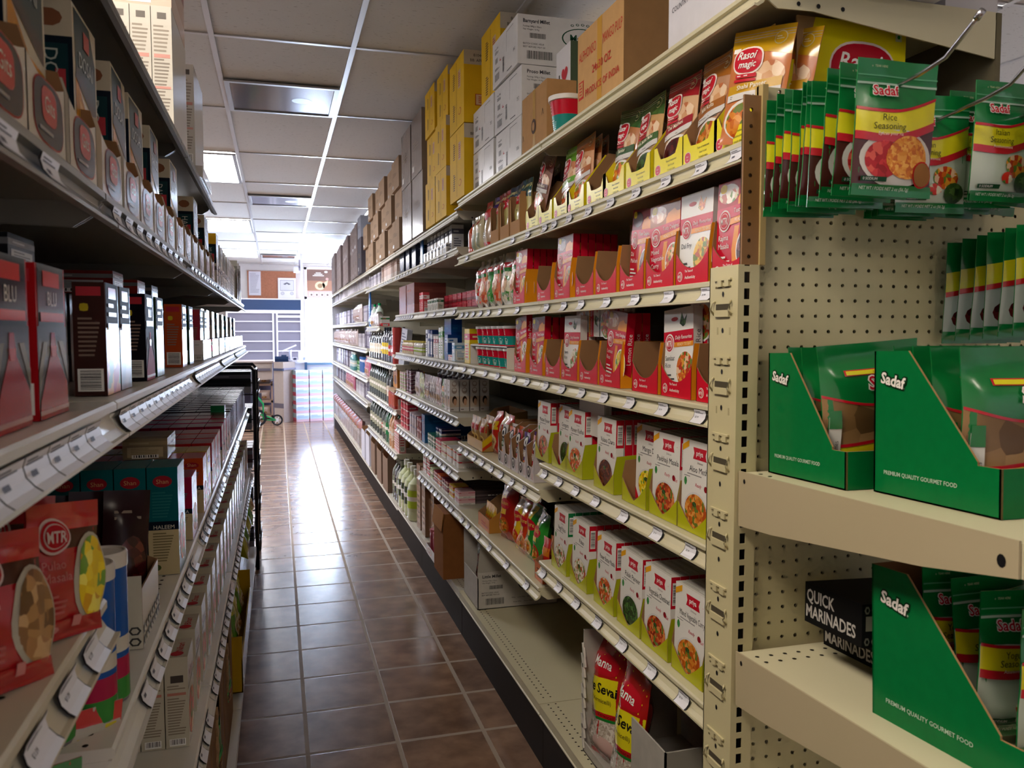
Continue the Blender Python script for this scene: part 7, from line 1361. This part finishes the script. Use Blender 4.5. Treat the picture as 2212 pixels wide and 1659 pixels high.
t = empty('cash_register', (.02, 13.5, .956), 0, 'black register and printer on the counter', 'cash register'); mb = MB(); mb.ext([(0, 0), (.24, 0), (.24, .05), (.20, .085), (.02, .085), (0, .05)], -.06, .15, m('1c2c48', .4), 'x'); mb.build('body', t); mb = MB(); mb.box(.04, .02, .085, .12, .12, .11, m('2c3c58', .4)); mb.build('keypad', t)
mb = MB(); mb.obox((.185, 13.62, 1.17), ((1,0,.45),(0,1,0),(-.45,0,1)), (.12, .10, .010), m('e6e4f0', .3)); mb.tube([(.20, 13.66, .97), (.20, 13.66, 1.14)], .02, m('c8c8d4', .3)); mb.box(.12, 13.58, .956, .30, 13.74, .985, m('d8d8e4', .3)); tag(mb.build('tilted_monitor'), 'white tilted checkout monitor on its stand', 'monitor')
mb = MB(); mb.box(.23, 13.5, .956, .31, 13.56, 1.03, m('c8c6d0', .35)); mb.box(.245, 13.496, .985, .295, 13.50, 1.015, m('3c4258', .3)); tag(mb.build('card_terminal'), 'small card terminal beside the register', 'card reader')
mb = MB(); mb.box(.33, 13.75, .956, .40, 13.78, 1.13, m('e8e6f0', .4)); tag(mb.build('paper_stack'), 'white upright card holder by the pole on the counter', 'card holder')
t = empty('support_pole', (.414, 14.2, .955), 0, 'slim white pole from the counter to the ceiling', 'pole'); mb = MB(); mb.box(-.02, -.02, 0, .02, .02, 1.774, m('d6d4e0', .35)); mb.box(-.035, -.035, 0, .035, .035, .05, m('8c94a8', .3)); mb.build('shaft', t)
mb = MB(); mb.box(-.045, -.03, 1.50, -.021, .01, 1.68, m('8c8494', .5)); mb.build('bracket', t)
mb = MB(); mb.box(-.13, -.08, 1.46, -.05, .0, 1.55, m('d8d6e0', .4)); mb.box(-.11, -.03, 1.55, -.03, -.015, 1.57, m('b8b6c4', .4)); mb.build('camera_housing', t)
# stacked cartons with red/green striped ends
mb = MB(); w_, d_, h_ = .205, .30, .135; mb.box(-w_/2, 0, 0, w_/2, d_, h_, m('e2eaf4', .45)); f = cframes(w_, d_, h_, e=.0015); A = f['Lf']; A.strip(mb, 0, 1, .0, .46, m('b04858', .5), 1, n=1); A.strip(mb, 0, .45, .46, 1, m('5aa08c', .5), 1, n=1); A.strip(mb, .45, 1, .46, 1, m('98a4ac', .5), 1, n=1); F = f['F']; F.strip(mb, 0, 1, 0, .3, m('d8b8c8', .5), 1, n=1); F.strip(mb, 0, 1, .3, .7, m('b8d0e4', .5), 1, n=1); F.lines(mb, .1, .9, .45, .8, 2, m('a0bcd4', .5), 2)  # body raised towards white; doorway glare put into the colour
wb = mb.build('water_carton'); rn = ['bottom', 'second', 'third', 'fourth', 'fifth', 'top']; cn_ = ['left', 'middle', 'right']
for i in range(3):
    for k in range(6): put(wb, (.375 + .213 * i, 13.38 + .055 * i, .001 + .137 * k), .25, f'pale blue carton in the {cn_[i]} column before the doorway, {rn[k]} layer', 'carton', None)
# wooden crates and bags behind the rack, green child trolley
mb = MB(); CW = m('b09484', .6)
for (x0, z0, x1, z1) in ((-.36, .02, -.08, .06), (-.36, .27, -.08, .31), (-.36, .55, -.08, .58), (-.36, .02, -.33, .62), (-.11, .02, -.08, .62)): mb.box(x0, 0, z0, x1, .25, z1, CW)
o = mb.build('wooden_rack'); o.location = (0, 13.95, 0); tag(o, 'pale wooden shelf rack under the counter edge', 'rack')
for z, c_ in ((.062, 'b8a090'), (.312, 'c0a89c'), (.582, 'b8b0ac')): put(small_pouch(.20, .16, .09, c_, 'd0c0b8', 'a89088', 'bread_bag', int(z*99)), (-.22, 14.05, z), 0, f'beige bag on the {"lowest" if z < .1 else "middle" if z < .5 else "top"} board of the pale wooden rack', 'bag')
t = empty('child_trolley', (-.20, 12.9, 0), 0, 'green-framed child trolley with white wheels beyond the black rack', 'trolley'); GN = m('2c9a5c', .3)
mb = MB(); mb.tube([(-.06, 0, .18), (.05, .02, .14), (.17, .05, .08)], .012, GN); mb.tube([(-.02, 0, .10), (-.02, 0, .34), (-.12, 0, .48)], .014, GN); mb.tube([(-.02, 0, .10), (.18, .05, .08)], .009, GN); mb.build('frame', t)
def wheel(x, y, z, r): 
    b2 = MB(); n = 18
    for i in range(n):
        a, c = 2*PI*i/n, 2*PI*(i+1)/n
        for (r0, r1, mt_) in ((r*.72, r, m('20242c', .5)), (0, r*.3, m('c8ccd4', .4))):
            b2.face([(x + r0*math.cos(a), y - .012, z + r0*math.sin(a)), (x + r1*math.cos(a), y - .012, z + r1*math.sin(a)), (x + r1*math.cos(c), y - .012, z + r1*math.sin(c)), (x + r0*math.cos(c), y - .012, z + r0*math.sin(c))], mt_)
            b2.face([(x + r1*math.cos(a), y - .012, z + r1*math.sin(a)), (x + r1*math.cos(a), y + .012, z + r1*math.sin(a)), (x + r1*math.cos(c), y + .012, z + r1*math.sin(c)), (x + r1*math.cos(c), y - .012, z + r1*math.sin(c))], mt_)
    for i in range(6): a = PI*i/3; b2.tube([(x, y, z), (x + r*.75*math.cos(a), y, z + r*.75*math.sin(a))], .006, m('e0e0e8', .4), 6)
    return b2.build('wheel', t)
wheel(.18, .05, .085, .085); wheel(-.10, 0, .13, .13)
mb = MB(); mb.box(-.20, 0, .30, -.04, .14, .50, m('3c4050', .5)); mb.build('seat', t); mb = MB(); mb.tube([(-.12, 0, .48), (-.16, 0, .62), (-.10, .0, .64)], .010, BK); mb.build('handle', t)
# remove helpers never placed
for o in list(bpy.data.objects):
    if o.parent is None and o.type in ('MESH', 'EMPTY') and 'label' not in o.keys() and 'kind' not in o.keys():
        for ch in list(o.children_recursive): bpy.data.objects.remove(ch)
        bpy.data.objects.remove(o)
